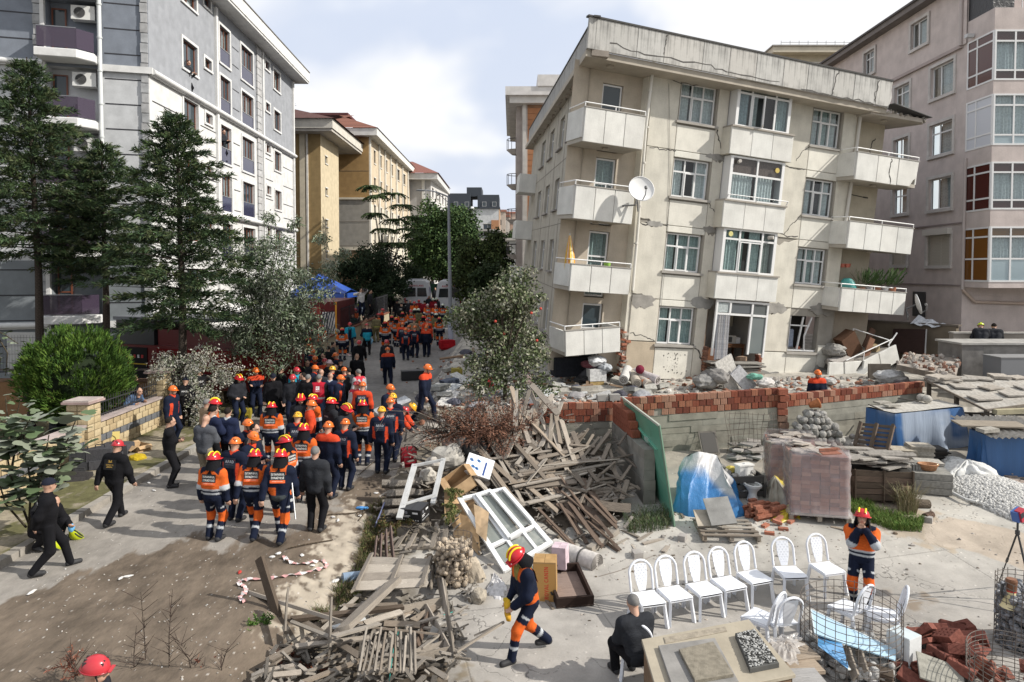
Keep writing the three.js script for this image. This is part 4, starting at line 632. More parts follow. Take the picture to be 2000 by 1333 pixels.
let $dw=[[.11,.085,.065],[.15,.11,.085]].map((c)=>M('wood',{vertexColors:false,color:new Color(...c)}));
function $pm(parent,a,c,w,t,i,roll=0,m,name='plank'){
a=a.isVector3?a:V(...a);c=c.isVector3?c:V(...c);let x=c.clone().sub(a),L=x.length();x.normalize();let z=x.clone().cross(V(0,1,0));if(z.lengthSq()<1e-4)z=V(0,0,1);z.normalize();let y=z.clone().cross(x);
let o=$p(parent,name,plankG[i % plankG.length],m||$wm[i % $wm.length]);o.quaternion.setFromRotationMatrix(new $5().makeBasis(x,y,z));o.rotateX(roll);o.scale.set(L,t,w);o.position.copy(a).add(c).multiplyScalar(.5);return o;
}
function pallet(name,label,w,l,n,at,o={}){
let t=$t(name,label,'pallet',at,o.turn||0,o.group);let m=o.m;let k=o.k||0;
for(let i=0;i<n;i++){let z=$l(-l/2+.05,l/2-.05,i/(n-1));$pm(t,[-w/2,.13,z],[w/2,.13,z],o.bw||.1,.022,k++,0,m&&m[k % m.length],'deck_board')}
for(let i=0;i<3;i++){let x=$l(-w/2+.05,w/2-.05,i/2);$pm(t,[x,.075,-l/2],[x,.075,l/2],.09,.085,k++,0,m&&m[k % m.length],'bearer');$pm(t,[x,.012,-l/2],[x,.012,l/2],.1,.02,k++,0,m&&m[k % m.length],'base_board')}
return t;
}
function frameBy(t,o,x,z){let X=x.clone().sub(o).normalize(),Z0=z.clone().sub(o),Y=Z0.clone().cross(X).normalize(),Z=X.clone().cross(Y);t.position.copy(o);t.quaternion.setFromRotationMatrix(new $5().makeBasis(X,Y,Z));return[x.distanceTo(o),Z0.dot(Z)]}
let WL=[[1035,19.2],[1208,19.5],[1528,20.4],[1805,22.4]].map(([x,d])=>V((x-1000)/FOC*d*1,0,-d));
{
let t=$t('brick_wall','long low wall of red hollow bricks on a board marked concrete base in front of the leaning house','wall',WL[0]);
let brickV=[];for(let k=0;k<4;k++){let g=b(),n=6,r=rng(k+31),c=[[.27,.088,.055],[.37,.16,.1],[.19,.065,.045],[.4,.22,.155]][k];g.bx(-.5,-.5,-.5,.5,.5,.36,c);for(let i=0;i<n;i++){let a=-.5+i/n;g.bx(a+.018,-.49,.36,a+1/n-.018,.49,.5,$v(c,.16,r))}brickV.push(g.build())}
let BM=M('brick'),seg=(A,C,conc,courses,holeP,seed)=>{
let r=rng(seed),dir=C.clone().sub(A),L=dir.length(),turn=-atan2(dir.z,dir.x);let base=A.clone().sub(WL[0]);
let cg=b();
let y0=-.3,top=(k)=>$l(conc[0],conc[1],k);let nb=12;
for(let k=0;k<nb;k++){let ya=$l(y0,conc[0],k/nb),yb=$l(y0,conc[0],(k+1)/nb),yc=$l(y0,conc[1],k/nb),yd=$l(y0,conc[1],(k+1)/nb);let u=0;while(u<L){let u2=min(L,u+rr(1.2,2.8,r)),z=.1+rr(-.016,.016,r),c=$v([.265,.255,.215],.1,r),q=(s,lo,hi)=>$l(lo,hi,s/L);let A1=[u,q(u,ya,yc),z],A2=[u2,q(u2,ya,yc),z],A3=[u2,q(u2,yb,yd),z-.006],A4=[u,q(u,yb,yd),z-.006];cg.quad(A1,A2,A3,A4,c).quad(A4,A3,[A3[0],A3[1],z-.04],[A4[0],A4[1],z-.04],c).quad([A1[0],A1[1],z-.04],[A2[0],A2[1],z-.04],A2,A1,c).quad([A1[0],A1[1],z-.04],A1,A4,[A4[0],A4[1],z-.04],c);u=u2}}
cg.quad([0,conc[0],.1],[L,conc[1],.1],[L,conc[1],-.12],[0,conc[0],-.12],[.3,.29,.26]).quad([0,y0,.06],[L,y0,.06],[L,conc[1],.06],[0,conc[0],.06],[.2,.19,.16]);
cg.quad([L,y0,.1],[L,y0,-.12],[L,conc[1],-.12],[L,conc[1],.1],[.25,.24,.21]).quad([L,y0,-.12],[0,y0,-.12],[0,conc[0],-.12],[L,conc[1],-.12],[.25,.24,.21]);
let cm=cg.to(t,'concrete_base',M('concrete'));cm.position.copy(base);cm.rotation.y=turn;
let bw=.205,bh=.186,mo=b();mo.quad([0,conc[0],.045],[L,conc[1],.045],[L,conc[1]+courses*bh-.03,.045],[0,conc[0]+courses*bh-.03,.045],[.33,.3,.26]);let mm=mo.to(t,'mortar',M('concrete'));mm.position.copy(base);mm.rotation.y=turn;
for(let j=0;j<courses;j++)for(let u=(j % 2)*.09;u+bw<L+.05;u+=bw+rr(.006,.02,r)){
let miss=holeP&&r()<holeP;let k=u/L;if(miss)continue;
let o=$p(t,'brick',brickV[(r()*4)|0],BM);o.scale.set(bw*rr(.93,1,r),bh*.95,.19);let loc=V(u+bw/2,$l(conc[0],conc[1],k)+(j+.5)*bh+.01+rr(-.006,.006,r),rr(-.012,.012,r));o.position.copy(loc.applyAxisAngle(V(0,1,0),turn)).add(base);o.rotation.set(0,turn+rr(-.03,.03,r),rr(-.035,.035,r))}
};
let yAt=(x,y,d)=>P(x,y,d).y;
seg(WL[0],WL[1],[yAt(1050,828,19.2),yAt(1205,822,19.5)],3,.02,1);
seg(WL[1],WL[2],[yAt(1240,815,19.6),yAt(1520,794,20.4)],3,.02,2);
seg(WL[2].clone().add(V(.05,0,-.12)),WL[3],[yAt(1535,796,20.5),yAt(1800,767,22.4)],2,.02,3);
{let p=WL[2].clone().sub(WL[0]);let g=b();for(let k=0;k<9;k++)g.box([p.x+rr(-.05,.05,yr),.9+k*.2,p.z+.12],[.28,.17,.24],$v(k>4?[.28,.1,.065]:[.24,.15,.11],.15,yr),[0,rr(-.1,.1,yr),rr(-.03,.03,yr)]);g.to(t,'brick_pillar',M('brick'))}
for(let[x,y]of[[1176,777],[1200,776]]){let p=P(x,y,19.5).sub(WL[0]);b().box([p.x,p.y,p.z],[.3,.17,.22],[.3,.29,.27],[0,.1,.02]).to(t,'concrete_block',M('concrete'))}
}
{
let A=V(2.98,0,-19.3),C=V(3.32,0,-16.3),t=$t('concrete_wall','short concrete wall with stepped hollow bricks on top, beside the green sheet','wall',C);let L=A.distanceTo(C),turn=atan2(A.x-C.x,A.z-C.z)+PI;
let r=rng(15),g=b();for(let k=0;k<8;k++){let y=-.2+k*.25;g.bx(-.14+rr(-.01,.01,r),y,-L,.14+rr(-.01,.01,r),y+.246,.0,$v([.25,.24,.21],.08,r))}let m=g.to(t,'concrete_base',M('concrete'));m.rotation.y=turn;m.position.y=0;
for(let j=0;j<3;j++)for(let k=0;k<9-j*1;k++){let z=-L+.1+k*.215;if(z>-.4-j*.5)continue;let o=$p(t,'brick',b().bx(-.1,0,-.1,.1,.18,.1,$v([.29,.1,.06],.2,r)).build(),M('brick'));o.position.copy(V(0,1.81+j*.188,z).applyAxisAngle(V(0,1,0),turn));o.rotation.y=turn+rr(-.03,.03,r);let gr=b();for(let i=0;i<5;i++)gr.bx(-.115,.005,-.095+i*.039,-.1005,.175,-.068+i*.039,[.31,.11,.07]).bx(.1005,.005,-.095+i*.039,.115,.175,-.068+i*.039,[.31,.11,.07]);gr.to(o,'rib',M('brick'))}
}
{
let A=P(1216,777,19.15),Bq=P(1288,832,15.5),C=P(1318,1036,15.2),D=V(3.45,.8,-19.15);let t=$t('green_sheet','large translucent green plastic sheet in a thin frame leaning on edge in the yard','sheet',C);
let q=[A,Bq,C,D].map((p)=>p.clone().sub(C).toArray());let n=V(...q[1]).sub(V(...q[0])).cross(V(...q[2]).sub(V(...q[0]))).normalize().multiplyScalar(.014);let q2=q.map((p)=>[p[0]+n.x,p[1]+n.y,p[2]+n.z]);
let col=[.11,.33,.23],g=b();let NU=14,NV=8,at=(u,v,s)=>{let a=V(...s[0]).lerp(V(...s[1]),u),c=V(...s[3]).lerp(V(...s[2]),u);return a.lerp(c,v).toArray()};let r=rng(3);
for(let i=0;i<NU;i++)for(let j=0;j<NV;j++){let cc=$v(col,.05+.12*abs(nz(i*.3,j*.3,4)),r);g.quad(at(i/NU,j/NV,q),at((i+1)/NU,j/NV,q),at((i+1)/NU,(j+1)/NV,q),at(i/NU,(j+1)/NV,q),cc);g.quad(at(i/NU,(j+1)/NV,q2),at((i+1)/NU,(j+1)/NV,q2),at((i+1)/NU,j/NV,q2),at(i/NU,j/NV,q2),cc)}
g.to(t,'panel',M('plastic',{roughness:.22,side:$1}));let f=b();f.bar(q[0],q[1],.05,.05,[.36,.38,.33]).bar(q[1],q[2],.045,.045,[.1,.17,.12]).bar(at(.18,.25,q),at(.85,.3,q),.06,.03,[.14,.42,.3]).to(t,'frame',M('plastic'));
b().box(at(.62,.3,q),[.1,.1,.35],[.3,.42,.36]).to(t,'bracket',M('plastic'));
}
function drape(foot,peak,hf,col,seed,fold=.07){
let n=foot.length*8,rings=16,g=new $6(),p=[],c=[],ix=[],r=rng(seed);
let footAt=(k)=>{let f=k*foot.length,i=floor(f)% foot.length,w=f-floor(f),a=foot[i],e=foot[(i+1)% foot.length];return a.clone().lerp(e,w)};
for(let j=0;j<=rings;j++)for(let i=0;i<n;i++){let s=j/rings,f=footAt(i/n),k=hf(s,i/n);let q=f.clone().lerp(peak,s);q.y=$l(f.y,peak.y,k);let out=f.clone().sub(peak).setY(0).normalize();let w=sin(i/n*6.283*11+sin(s*5+i*.2)*1.3)*fold*(1-s)*(.5+s)*2+nz(i*.13,s*2,seed)*.16*(1-s);q.addScaledVector(out,w);q.y+=nz(i*.11+4,s*3,seed+1)*.1*(s>0?1:0);p.push(q.x,q.y,q.z);let cc=col(s,i/n,q);c.push(...cc)}
for(let j=0;j<rings;j++)for(let i=0;i<n;i++){let a=j*n+i,e=j*n+(i+1)% n;ix.push(a,e,e+n,a,e+n,a+n)}
g.setAttribute('position',new $2(p,3));g.setAttribute('color',new $2(c,3));g.setAttribute('uv',new $2(p.filter((_,i)=>i % 3!==1),2));g.setIndex(ix);g.computeVertexNormals();return g;
}
let local=(o,list)=>list.map((p)=>p.clone().sub(o));
{
let f=[[1312,1000,0],[1345,1012,0],[1400,1018,0],[1455,1010,0],[1440,975,0],[1395,950,0],[1330,955,0]].map(([x,y])=>G(x,y));let o=f[1].clone();let t=$t('tarpaulin_heap','dusty blue tarpaulin draped over a heap beside the green sheet','tarpaulin',o);
let q=local(o,f),rg=[P(1336,897,16.7),P(1362,888,16.6),P(1398,893,16.9),P(1420,935,16)].map((v)=>v.sub(o)),n=84,R=22,p=[],c=[],ix=[];let on=(L,k)=>{k*=L.length-1;let i=min(L.length-2,k|0);return L[i].clone().lerp(L[i+1],k-i)},ring=[...q,q[0]],top=(k)=>on(rg,.5-.5*cos(k*6.283+.5));
for(let j=0;j<=R;j++)for(let i=0;i<n;i++){let k=i/n,s2=j/R,w=on(ring,k).lerp(top(k),s2);w.y=$l(on(ring,k).y,top(k).y,pow(s2,.7))+.16*nz(w.x*1.1,w.z*1.3,4)*$sm(0,.3,s2);let h=.13*(1-s2)*(.25+s2)*(sin(k*71+4*nz(k*6,s2*2,2))+.8*sin(k*33+s2*4));w.x+=h+.12*nz(w.y*2,k*9,7);w.z+=h*.6;p.push(w.x,w.y,w.z);let m=$sm(.5,.72,s2+.5*nz(w.x*1.6,w.y*1.4+w.z,3))*.95;c.push($l(.035,.42,m),$l(.17,.41,m),$l(.4,.4,m))}
for(let j=0;j<R;j++)for(let i=0;i<n;i++){let a=j*n+i,e=j*n+(i+1)% n;ix.push(a,e,e+n,a,e+n,a+n)}let g=new $6();g.setAttribute('position',new $2(p,3));g.setAttribute('color',new $2(c,3));g.setAttribute('uv',new $2(p.filter((_,i)=>i % 3!==1),2));g.setIndex(ix);g.computeVertexNormals();$p(t,'tarpaulin',g,M('tarp'));
}
{
let p0=G(1372,1062),t1=pallet('low_pallet','grey weathered pallet lying flat in front of the blue tarpaulin heap',1.25,1,5,G(1418,1042),{turn:-.05,k:3});
let slab=(name,label,q,col,d)=>{let A=P(...q[0]),Bq=P(...q[1]),D=P(...q[3]);let t=$t(name,label,'slab',A);let[w,h]=frameBy(t,A,Bq,D);b().bx(0,-.035,0,w,0,h,col).to(t,'slab',M('concrete'));tag(t,label,'slab');return t};
slab('beige_slab','small beige slab leaning behind the grey one on the low pallet',[[1363,1030,14.85],[1390,1030,14.85],0,[1362,998,15.25]],[.42,.37,.3]);
slab('grey_slab','square smooth grey slab leaning against the blue tarpaulin heap',[[1390,1029,14.75],[1440,1024,14.75],0,[1385,975,15.3]],[.27,.265,.25]);
}
{
let A=P(1371,890,19.3),Bq=P(1406,888,19.35),D=P(1366,844,19.62);let t=$t('iron_grille','ornate cast grille panel leaning against the concrete wall','grille',A);let[w,h]=frameBy(t,A,Bq,D);let c=[.16,.145,.125],g=b();
g.bx(0,-.05,0,w,0,.05,c).bx(0,-.05,h-.05,w,0,h,c).bx(0,-.05,.05,.05,0,h-.05,c).bx(w-.05,-.05,.05,w,0,h-.05,c).bx(.05,-.045,h*.64,w-.05,-.002,h*.67,c);g.to(t,'frame',M('concrete'));
let s=b();for(let k=0;k<8;k++){let a=k/8*3.1416;s.rod([w/2,-.025,h*.34],[w/2+.19*cos(a),-.025,h*.34+.24*sin(a)],.014,c,4).rod([w/2,-.025,h*.34],[w/2-.19*cos(a),-.025,h*.34-.24*sin(a)],.014,c,4)}for(let q of[.07,.13,.19])s.geo(new $3(q,.012,4,18),c,T(w/2,-.025,h*.34,PI/2));for(let k=0;k<5;k++)s.rod([w/2,-.025,h*.68],[w*(.1+.2*k),-.025,h*.92],.013,c,4);s.to(t,'scrollwork',M('concrete'));b().bx(.05,-.06,.05,w-.05,-.052,h-.05,[.05,.045,.04]).to(t,'backing',M('plain'));
}
{
let p=G(1443,962),t=$t('stone_crate','dark slatted crate filled with broken stones behind the toilet','crate',p,.12),c=[.05,.048,.045],w=.95,l=.8,h=.52;for(let z of[-l/2,l/2])for(let[y,e]of[[.02,.14],[.2,.3],[.36,.52]])b().bx(-w/2,y,z-.02,w/2,e,z+.02,c).to(t,'slat',M('plain'));for(let x of[-w/2,w/2])for(let[y,e]of[[.02,.14],[.2,.3],[.36,.52]])b().bx(x-.02,y,-l/2+.02,x+.02,e,l/2-.02,c).to(t,'slat',M('plain'));for(let x of[-w/2,w/2])for(let z of[-l/2,l/2])b().bx(x-.035,0,z-.035,x+.035,h+.02,z+.035,c).to(t,'corner_post',M('plain'));
for(let k=0;k<34;k++){let s=rr(.05,.11,yr);let o=$p(scene,'rubble_stone',$lu(k % 6,1,.3,1.2),M('stone',{vertexColors:false,color:new Color(.28,.27,.25).multiplyScalar(rr(.7,1.2,yr))}));o.position.copy(p).add(V(rr(-.4,.4,yr),.42+rr(0,.14,yr),rr(-.33,.33,yr)));o.scale.set(s,s*.7,s);o.rotation.set(yr()*6,yr()*6,0);tag(o,'grey broken stone lying in the dark slatted crate','stone','broken stones in the dark crate')}
let y=$p(scene,'yellow_lump',$lu(3,1,.2),M('stone',{vertexColors:false,color:new Color(.55,.45,.12)}));y.position.copy(p).add(V(-.2,.58,.0));y.scale.set(.13,.1,.1);tag(y,'yellow lump of foam on top of the stones in the crate','lump');
}
for(let k=0;k<14;k++){let p=G(rr(1432,1492,yr),rr(880,900,yr));let o=$s('stone_flag',b().box([0,0,0],[rr(.25,.5,yr),.05,rr(.25,.45,yr)],$v([.33,.31,.285],.15,yr)).build(),M('stone'),'flat broken grey flagstone in the jumble between crate and wall','flagstone',p.add(V(0,.06+(k % 5)*.055,0)),'flagstones between crate and wall');o.rotation.set(rr(-.12,.12,yr),yr()*3,rr(-.12,.12,yr))}
{
let p=G(1470,980),t=$t('toilet','discarded white toilet with its cistern standing among the bricks','toilet',p,.35),W=[.62,.62,.6];
let pts=[[.0,0],[.13,0],[.12,.06],[.085,.18],[.1,.26],[.17,.36],[.2,.4],[.185,.41],[.14,.36],[.06,.28],[0,.26]].map((q)=>new $4(...q));let g=new $C(pts,24);g.scale(1,1,1.28);$p(t,'bowl',$ti(g,W),M('paint',{side:$1}));let se=new $3(.165,.032,8,28);se.rotateX(PI/2);se.scale(1,.6,1.28);let sm=$p(t,'seat',$ti(se,[.5,.5,.48]),M('plastic'));sm.position.y=.425;
b().bx(-.2,.4,-.42,.2,.8,-.22,W).bx(-.1,.1,-.36,.1,.4,-.18,W).to(t,'cistern',M('paint'));b().bx(-.22,.8,-.44,.22,.84,-.2,[.64,.63,.6]).rod([0,.84,-.32],[0,.86,-.32],.03,[.5,.5,.5],10).to(t,'cistern_lid',M('paint'));
}
function wrapped(label,x,y,w,l,h,turn,seed){
let p=G(x,y),t=$t('wrapped_brick_stack',label,'brick stack',p,turn),r=rng(seed),bw=.2,bh=.095;
let nb=round(w/bw),nl=round(l/bw),rows=round(h/bh);let pitch=w/nb;
let vars=[0,1,2,3].map((k)=>b().bx(-.5,-.5,-.5,.5,.5,.5,[[.33,.13,.08],[.24,.085,.055],[.4,.2,.14],[.2,.08,.06]][k]).build());
let put=(X,Y,Z)=>{let o=$p(t,'brick',vars[(r()*4)|0],M('brick'));o.scale.set(pitch*.96,bh*.95,pitch*.96);o.position.set(X+rr(-.01,.01,r),Y,Z+rr(-.012,.012,r))};
for(let j=0;j<rows;j++){for(let i=0;i<nb;i++)put(-w/2+(i+.5)*pitch,.16+(j+.5)*bh,l/2-pitch/2);for(let i=0;i<nl-1;i++)put(-w/2+pitch/2,.16+(j+.5)*bh,l/2-pitch*(i+1.5))}
b().bx(-w/2+pitch,.16,-l/2,w/2-.005,.16+rows*bh-.01,l/2-pitch,[.3,.14,.1]).to(t,'core',M('brick'));
for(let k=0;k<5;k++)$pm(t,[-w/2-.03,.14,$l(-l/2,l/2,k/4)],[w/2+.03,.14,$l(-l/2,l/2,k/4)],.12,.025,k,0,null,'pallet_board');for(let k=0;k<3;k++)$pm(t,[$l(-w/2,w/2,k/2),.06,-l/2],[$l(-w/2,w/2,k/2),.06,l/2+.05],.1,.11,k,0,null,'pallet_bearer');
let g=new $6(),P3=[],ix=[],n=60,m=22,H=rows*bh+.2;let per=(k)=>{let c=k*(2*w+2*l);let q=.02;if(c<w)return[-w/2+c,l/2+q,0,1];if(c<w+l)return[w/2+q,l/2 -(c-w),1,0];if(c<2*w+l)return[w/2 -(c-w-l),-l/2-q,0,-1];return[-w/2-q,-l/2+(c-2*w-l),-1,0]};
for(let j=0;j<=m;j++)for(let i=0;i<n;i++){let[X,Z,nx,nz2]=per(i/n),y2=.13+H*j/m;let k=.09*abs(nz(i*.45,y2*2.6+seed))+.05*abs(nz(i*1.3,y2*6+seed,3))+(j>m-2?-.05:0)+(j<2?.05:0);P3.push(X+nx*k,y2,Z+nz2*k)}
for(let j=0;j<m;j++)for(let i=0;i<n;i++){let a=j*n+i,e=j*n+(i+1)% n;ix.push(a,e,e+n,a,e+n,a+n)}
g.setAttribute('position',new $2(P3,3));g.setIndex(ix);g.computeVertexNormals();$p(t,'plastic_film',$ti(g,[.55,.51,.52]),M('plastic',{transparent:true,opacity:.33,roughness:.22,side:$1}));
for(let k=0;k<16;k++){let o=$p(t,'loose_tile',b().box([0,0,0],[rr(.14,.4,r),rr(.015,.04,r),rr(.15,.32,r)],$v([.38,.34,.3],.15,r)).build(),M('stone'));o.position.set(rr(-w/2,w/2,r)*.9,.18+rows*bh+.03+(k % 3)*.025,rr(-l/2,l/2,r)*.9);o.rotation.set(rr(-.1,.1,r),r()*3,rr(-.12,.12,r))}
return[t,p,rows*bh+.18];
}
wrapped('nearer stack of bricks in torn plastic film, with a clay tile on top',1592,1004,1.22,1,1.34,-.22,4);
wrapped('stack of bricks in torn plastic film standing behind the nearer wrapped stack',1545,952,1.15,1.1,1.05,-.22,8);
{let p=P(1622,886,14.9);$s('clay_tile',b().bar([-.2,0,0],[.2,.02,0],.24,.02,[.3,.13,.09]).bar([-.2,.05,-.1],[.2,.07,-.1],.05,.05,[.33,.15,.1]).build(),M('brick'),'brown ridge tile lying on top of the nearer wrapped brick stack','tile',p)}
{
let p=G(1500,1010),t=$t('brick_pile','small pile of red bricks stacked beside a yellow sack','brick pile',p,.42),r=rng(12);for(let j=0;j<5;j++)for(let i=0;i<4;i++)for(let k=0;k<3;k++){if(j>2&&(i+k)% 3===0)continue;if(j===4&&i>1)continue;let o=$p(t,'brick',b().box([0,0,0],[.2,.062,.1],$v([.34,.14,.09],.15,r)).build(),M('brick'));o.position.set(-.36+i*.215+rr(-.015,.015,r),.035+j*.068,-.34+k*.21+(j % 2)*.05+rr(-.01,.01,r));o.rotation.y=rr(-.1,.1,r)+(j===2?.05:0)}
[[1495,1030],[1518,1028],[1530,1037],[1503,1045],[1522,1021],[1545,1022],[1478,1000],[1460,1012],[1550,1012],[1300,850]].slice(0,9).forEach(([x,y],i)=>{let o=$s('loose_brick',b().box([0,0,0],[.21,.065,.1],$v([.36,.15,.1],.15,yr)).build(),M('brick'),'single red brick dropped on the yard near the yellow sack','brick',G(x,y).add(V(0,.035+(i % 3===1?.06:0),0)),'red bricks dropped near the yellow sack');o.rotation.set(rr(-.1,.1,yr),yr()*3,i % 3===1?.3:0)});
let f=[[1505,1018],[1545,1022],[1566,1012],[1562,995],[1540,990],[1515,1005]].map(([x,y])=>G(x,y)),o=f[0].clone();let s=$t('yellow_sack','crumpled yellow plastic sack on the ground by the brick pile','sack',o);$p(s,'sack',drape(local(o,f),G(1545,1005).add(V(0,.22,0)).sub(o),(q)=>pow(q,.8),()=>[.5,.38,.03],9,.05),M('tarp'));tag(s,'crumpled yellow plastic sack on the ground by the brick pile','sack');
let f2=[[1500,985],[1535,990],[1545,965],[1520,950],[1498,960]].map(([x,y])=>G(x,y)),o2=f2[0].clone(),s2=$t('burlap_sack','half empty beige and yellow sack propped behind the brick pile','sack',o2);$p(s2,'sack',drape(local(o2,f2),G(1512,975).add(V(0,.55,0)).sub(o2),(q)=>pow(q,.5),(q,k)=>(k>.3&&k<.6?[.5,.4,.08]:[.36,.33,.27]),19,.04),M('cloth',{side:$1}));
}
function boulderHeap(name,label,list,col){let c0=list[0][0];let t=$t(name,label,'stone heap',c0);list.forEach(([p,s],i)=>{let o=$p(t,'boulder',$lu(40+i % 9,2,.3,1),M('stone',{vertexColors:false,color:new Color(...col).multiplyScalar(.8+.45*$h(i,9))}));o.position.copy(p).sub(c0);o.scale.set(s,s*.78,s*.9);o.rotation.set(i,i*2.3,i*.7)});return t}
{let L=[];let base=G(1600,884).add(V(0,.22,0));for(let k=0;k<5;k++){let n=[9,8,7,5,3][k];for(let i=0;i<n;i++)for(let q=0;q<2;q++)L.push([base.clone().add(V((i -(n-1)/2)*.175+rr(-.03,.03,yr),.12+k*.18,-.25+q*.22-k*.05+rr(-.05,.05,yr))),rr(.1,.135,yr)])}boulderHeap('boulder_heap','heap of round grey boulders piled against the concrete wall',L,[.3,.29,.27]);let L2=[];for(let i=0;i<22;i++)L2.push([G(rr(1618,1692,yr),rr(878,898,yr)).add(V(0,.1+(i % 3)*.14,0)),rr(.08,.12,yr)]);boulderHeap('boulder_row','smaller grey and reddish stones between the boulder heap and the plank stack',L2,[.27,.255,.24]);let pot=$t('clay_pot','tipped orange clay pot on top of the boulder heap','pot',base.clone().add(V(-.1,1.06,-.45)));let g=new $C([[.0,0],[.08,0],[.13,.24],[.15,.25],[.15,.29],[.125,.29],[.11,.2],[0,.03]].map((q)=>new $4(...q)),20);$p(pot,'pot',$ti(g,[.42,.16,.07]),M('brick',{side:$1}));pot.rotation.set(.2,0,-1.3);
let w=$t('mesh_wire','rusty wire mesh hanging bent against the concrete wall','mesh',G(1500,900));let wg=b();for(let i=0;i<12;i++)wg.path([0,1,2,3,4,5].map((k)=>[-1+i*.13+.05*sin(k+i),k*.25,-.55+.1*sin(i*.6+k*.7)]),.006,[.1,.075,.06],4);for(let k=0;k<9;k++)wg.path([0,1,2,3,4,5,6].map((i)=>[-1+i*.24,k*.15,-.55+.1*sin(i*1.1+k*.4)]),.006,[.1,.075,.06],4);wg.to(w,'wire',M('plain'));tag(w,'rusty wire mesh hanging bent against the concrete wall','mesh')}
{let p=G(1708,968),t=$t('wooden_box','old dark wooden box carrying a stack of flat boards and stones','box',p,-.14),w=1.35,l=1.1,h=.75;for(let k=0;k<5;k++){$pm(t,[-w/2,.12+k*.145,l/2],[w/2,.12+k*.145,l/2],.03,.135,k,0,$dw[k % 2],'board');$pm(t,[-w/2,.12+k*.145,-l/2],[-w/2,.12+k*.145,l/2],.03,.135,k,0,$dw[k % 2],'board')}for(let x of[-.48,0,.48])$pm(t,[x*w,.0,l/2+.03],[x*w,h+.05,l/2+.03],.1,.03,2,0,$dw[0],'post');b().bx(-w/2+.03,.05,-l/2,w/2,h,l/2-.03,[.02,.017,.014]).to(t,'inside',M('plain'));
for(let k=0;k<30;k++){let o=$s('stone_board',plankG[k % 6],M('stone',{vertexColors:false,color:new Color(.36,.335,.3).multiplyScalar(rr(.7,1.1,yr))}),'flat grey stone board lying in the stack on the old wooden box','stone board',p.clone().add(V(rr(-.6,.5,yr),h+.05+(k/30)*.3,rr(-.55,.5,yr))),'flat boards on the wooden box');o.scale.set(rr(.5,1.1,yr),.035,rr(.12,.3,yr));o.rotation.set(rr(-.08,.08,yr),rr(-.5,.6,yr),rr(-.09,.09,yr))}}
function slabStack(label,x,y,w,l,h,n,turn,col,seed){let p=G(x,y),t=$t('slab_stack',label,'slab stack',p,turn),r=rng(seed);for(let k=0;k<n;k++){let o=$p(t,'slab',b().bx(-w/2,0,-l/2,w/2,h/n*.93,l/2,$v(col,.1,r)).build(),M('stone'));o.position.set(rr(-.02,.02,r),k*h/n,rr(-.02,.02,r));o.rotation.y=rr(-.03,.03,r)}return p}
slabStack('stack of square cream slabs, leftmost at the back behind the planter',1762,905,.62,.55,.42,9,-.2,[.42,.37,.29],1);slabStack('stack of cream slabs touching the blue tarpaulin table',1795,903,.6,.55,.5,10,-.2,[.45,.41,.34],2);slabStack('stack of thin pale grey slabs behind the clay planter',1812,935,.62,.5,.48,8,-.25,[.4,.38,.34],3);
{let p=G(1775,950),t=$t('slab_row','row of grey slabs standing on edge beside the big block stack','slab stack',p,-.2);for(let k=0;k<9;k++){let o=$p(t,'slab',b().box([0,.32,0],[.055,.62,.5],$v([.27,.265,.245],.12,yr)).build(),M('stone'));o.position.x=-.3+k*.066;o.rotation.z=rr(-.02,.02,yr)}}
{let p=slabStack('stack of two thick grey blocks on a pallet, carrying the clay planter',1815,958,.85,.7,.52,3,-.28,[.25,.245,.225],5);let q=$t('planter','oval terracotta planter on the thick grey blocks','planter',p.clone().add(V(-.05,.53,.02)),-.2);let g=new $C([[0,0],[.17,0],[.21,.13],[.225,.13],[.225,.16],[.19,.16],[.16,.05],[0,.04]].map((v)=>new $4(...v)),28);g.scale(1.1,1,.75);$p(q,'bowl',$ti(g,[.42,.22,.12]),M('brick',{side:$1}))}
{let t=pallet('leaning_pallet','dark brown pallet leaning on its side against the wall next to the blue tarpaulin table',1.15,.95,6,V(0,0,0),{m:$dw});frameBy(t,P(1668,868,18),P(1730,875,17.4),P(1668,818,18.5));t.scale.setScalar(.78);t.translateX(.42);t.translateZ(.35)}
function tarpTable(name,label,top,bot,hgt,seed,white){
let o=bot[0].clone(),t=$t(name,label,'tarpaulin',o),n=26,rows=12,g=new $6(),p=[],c=[],ix=[],N=top.length;let r=rng(seed);
let edge=(L,k)=>{let f=k*N,i=floor(f)% N;return L[i].clone().lerp(L[(i+1)% N],f-floor(f))};let cols=N*n;let cen=top.reduce((a,q)=>a.add(q),V(0,0,0)).multiplyScalar(1/N);
for(let j=0;j<=rows;j++)for(let i=0;i<=cols;i++){let k=i/cols,a=edge(top,k % 1),e=edge(bot,k % 1),s=j/rows;let q=a.clone().lerp(e,s),out=q.clone().sub(cen).setY(0).normalize();q.addScaledVector(out,s*.1*sin(k*N*9+sin(k*31)*2)*(.4+s)+s*.1*nz(k*N*2.3,s*2,seed));q.y+=s>.9?.12*nz(k*N*3,1,seed):0;p.push(q.x-o.x,q.y-o.y,q.z-o.z);let w=$sm(.05,.5,nz(k*N*1.3+1,s*1.4,seed+2)*1.7+(white?white(k):0));c.push($l(.03,.27,w),$l(.1,.32,w),$l(.25,.4,w))}
for(let j=0;j<rows;j++)for(let i=0;i<cols;i++){let a=j*(cols+1)+i;ix.push(a,a+cols+1,a+cols+2,a,a+cols+2,a+1)}
g.setAttribute('position',new $2(p,3));g.setAttribute('color',new $2(c,3));g.setAttribute('uv',new $2(p.filter((_,i)=>i % 3!==1),2));g.setIndex(ix);g.computeVertexNormals();$p(t,'tarpaulin',g,M('tarp'));return[t,o,cen];
}
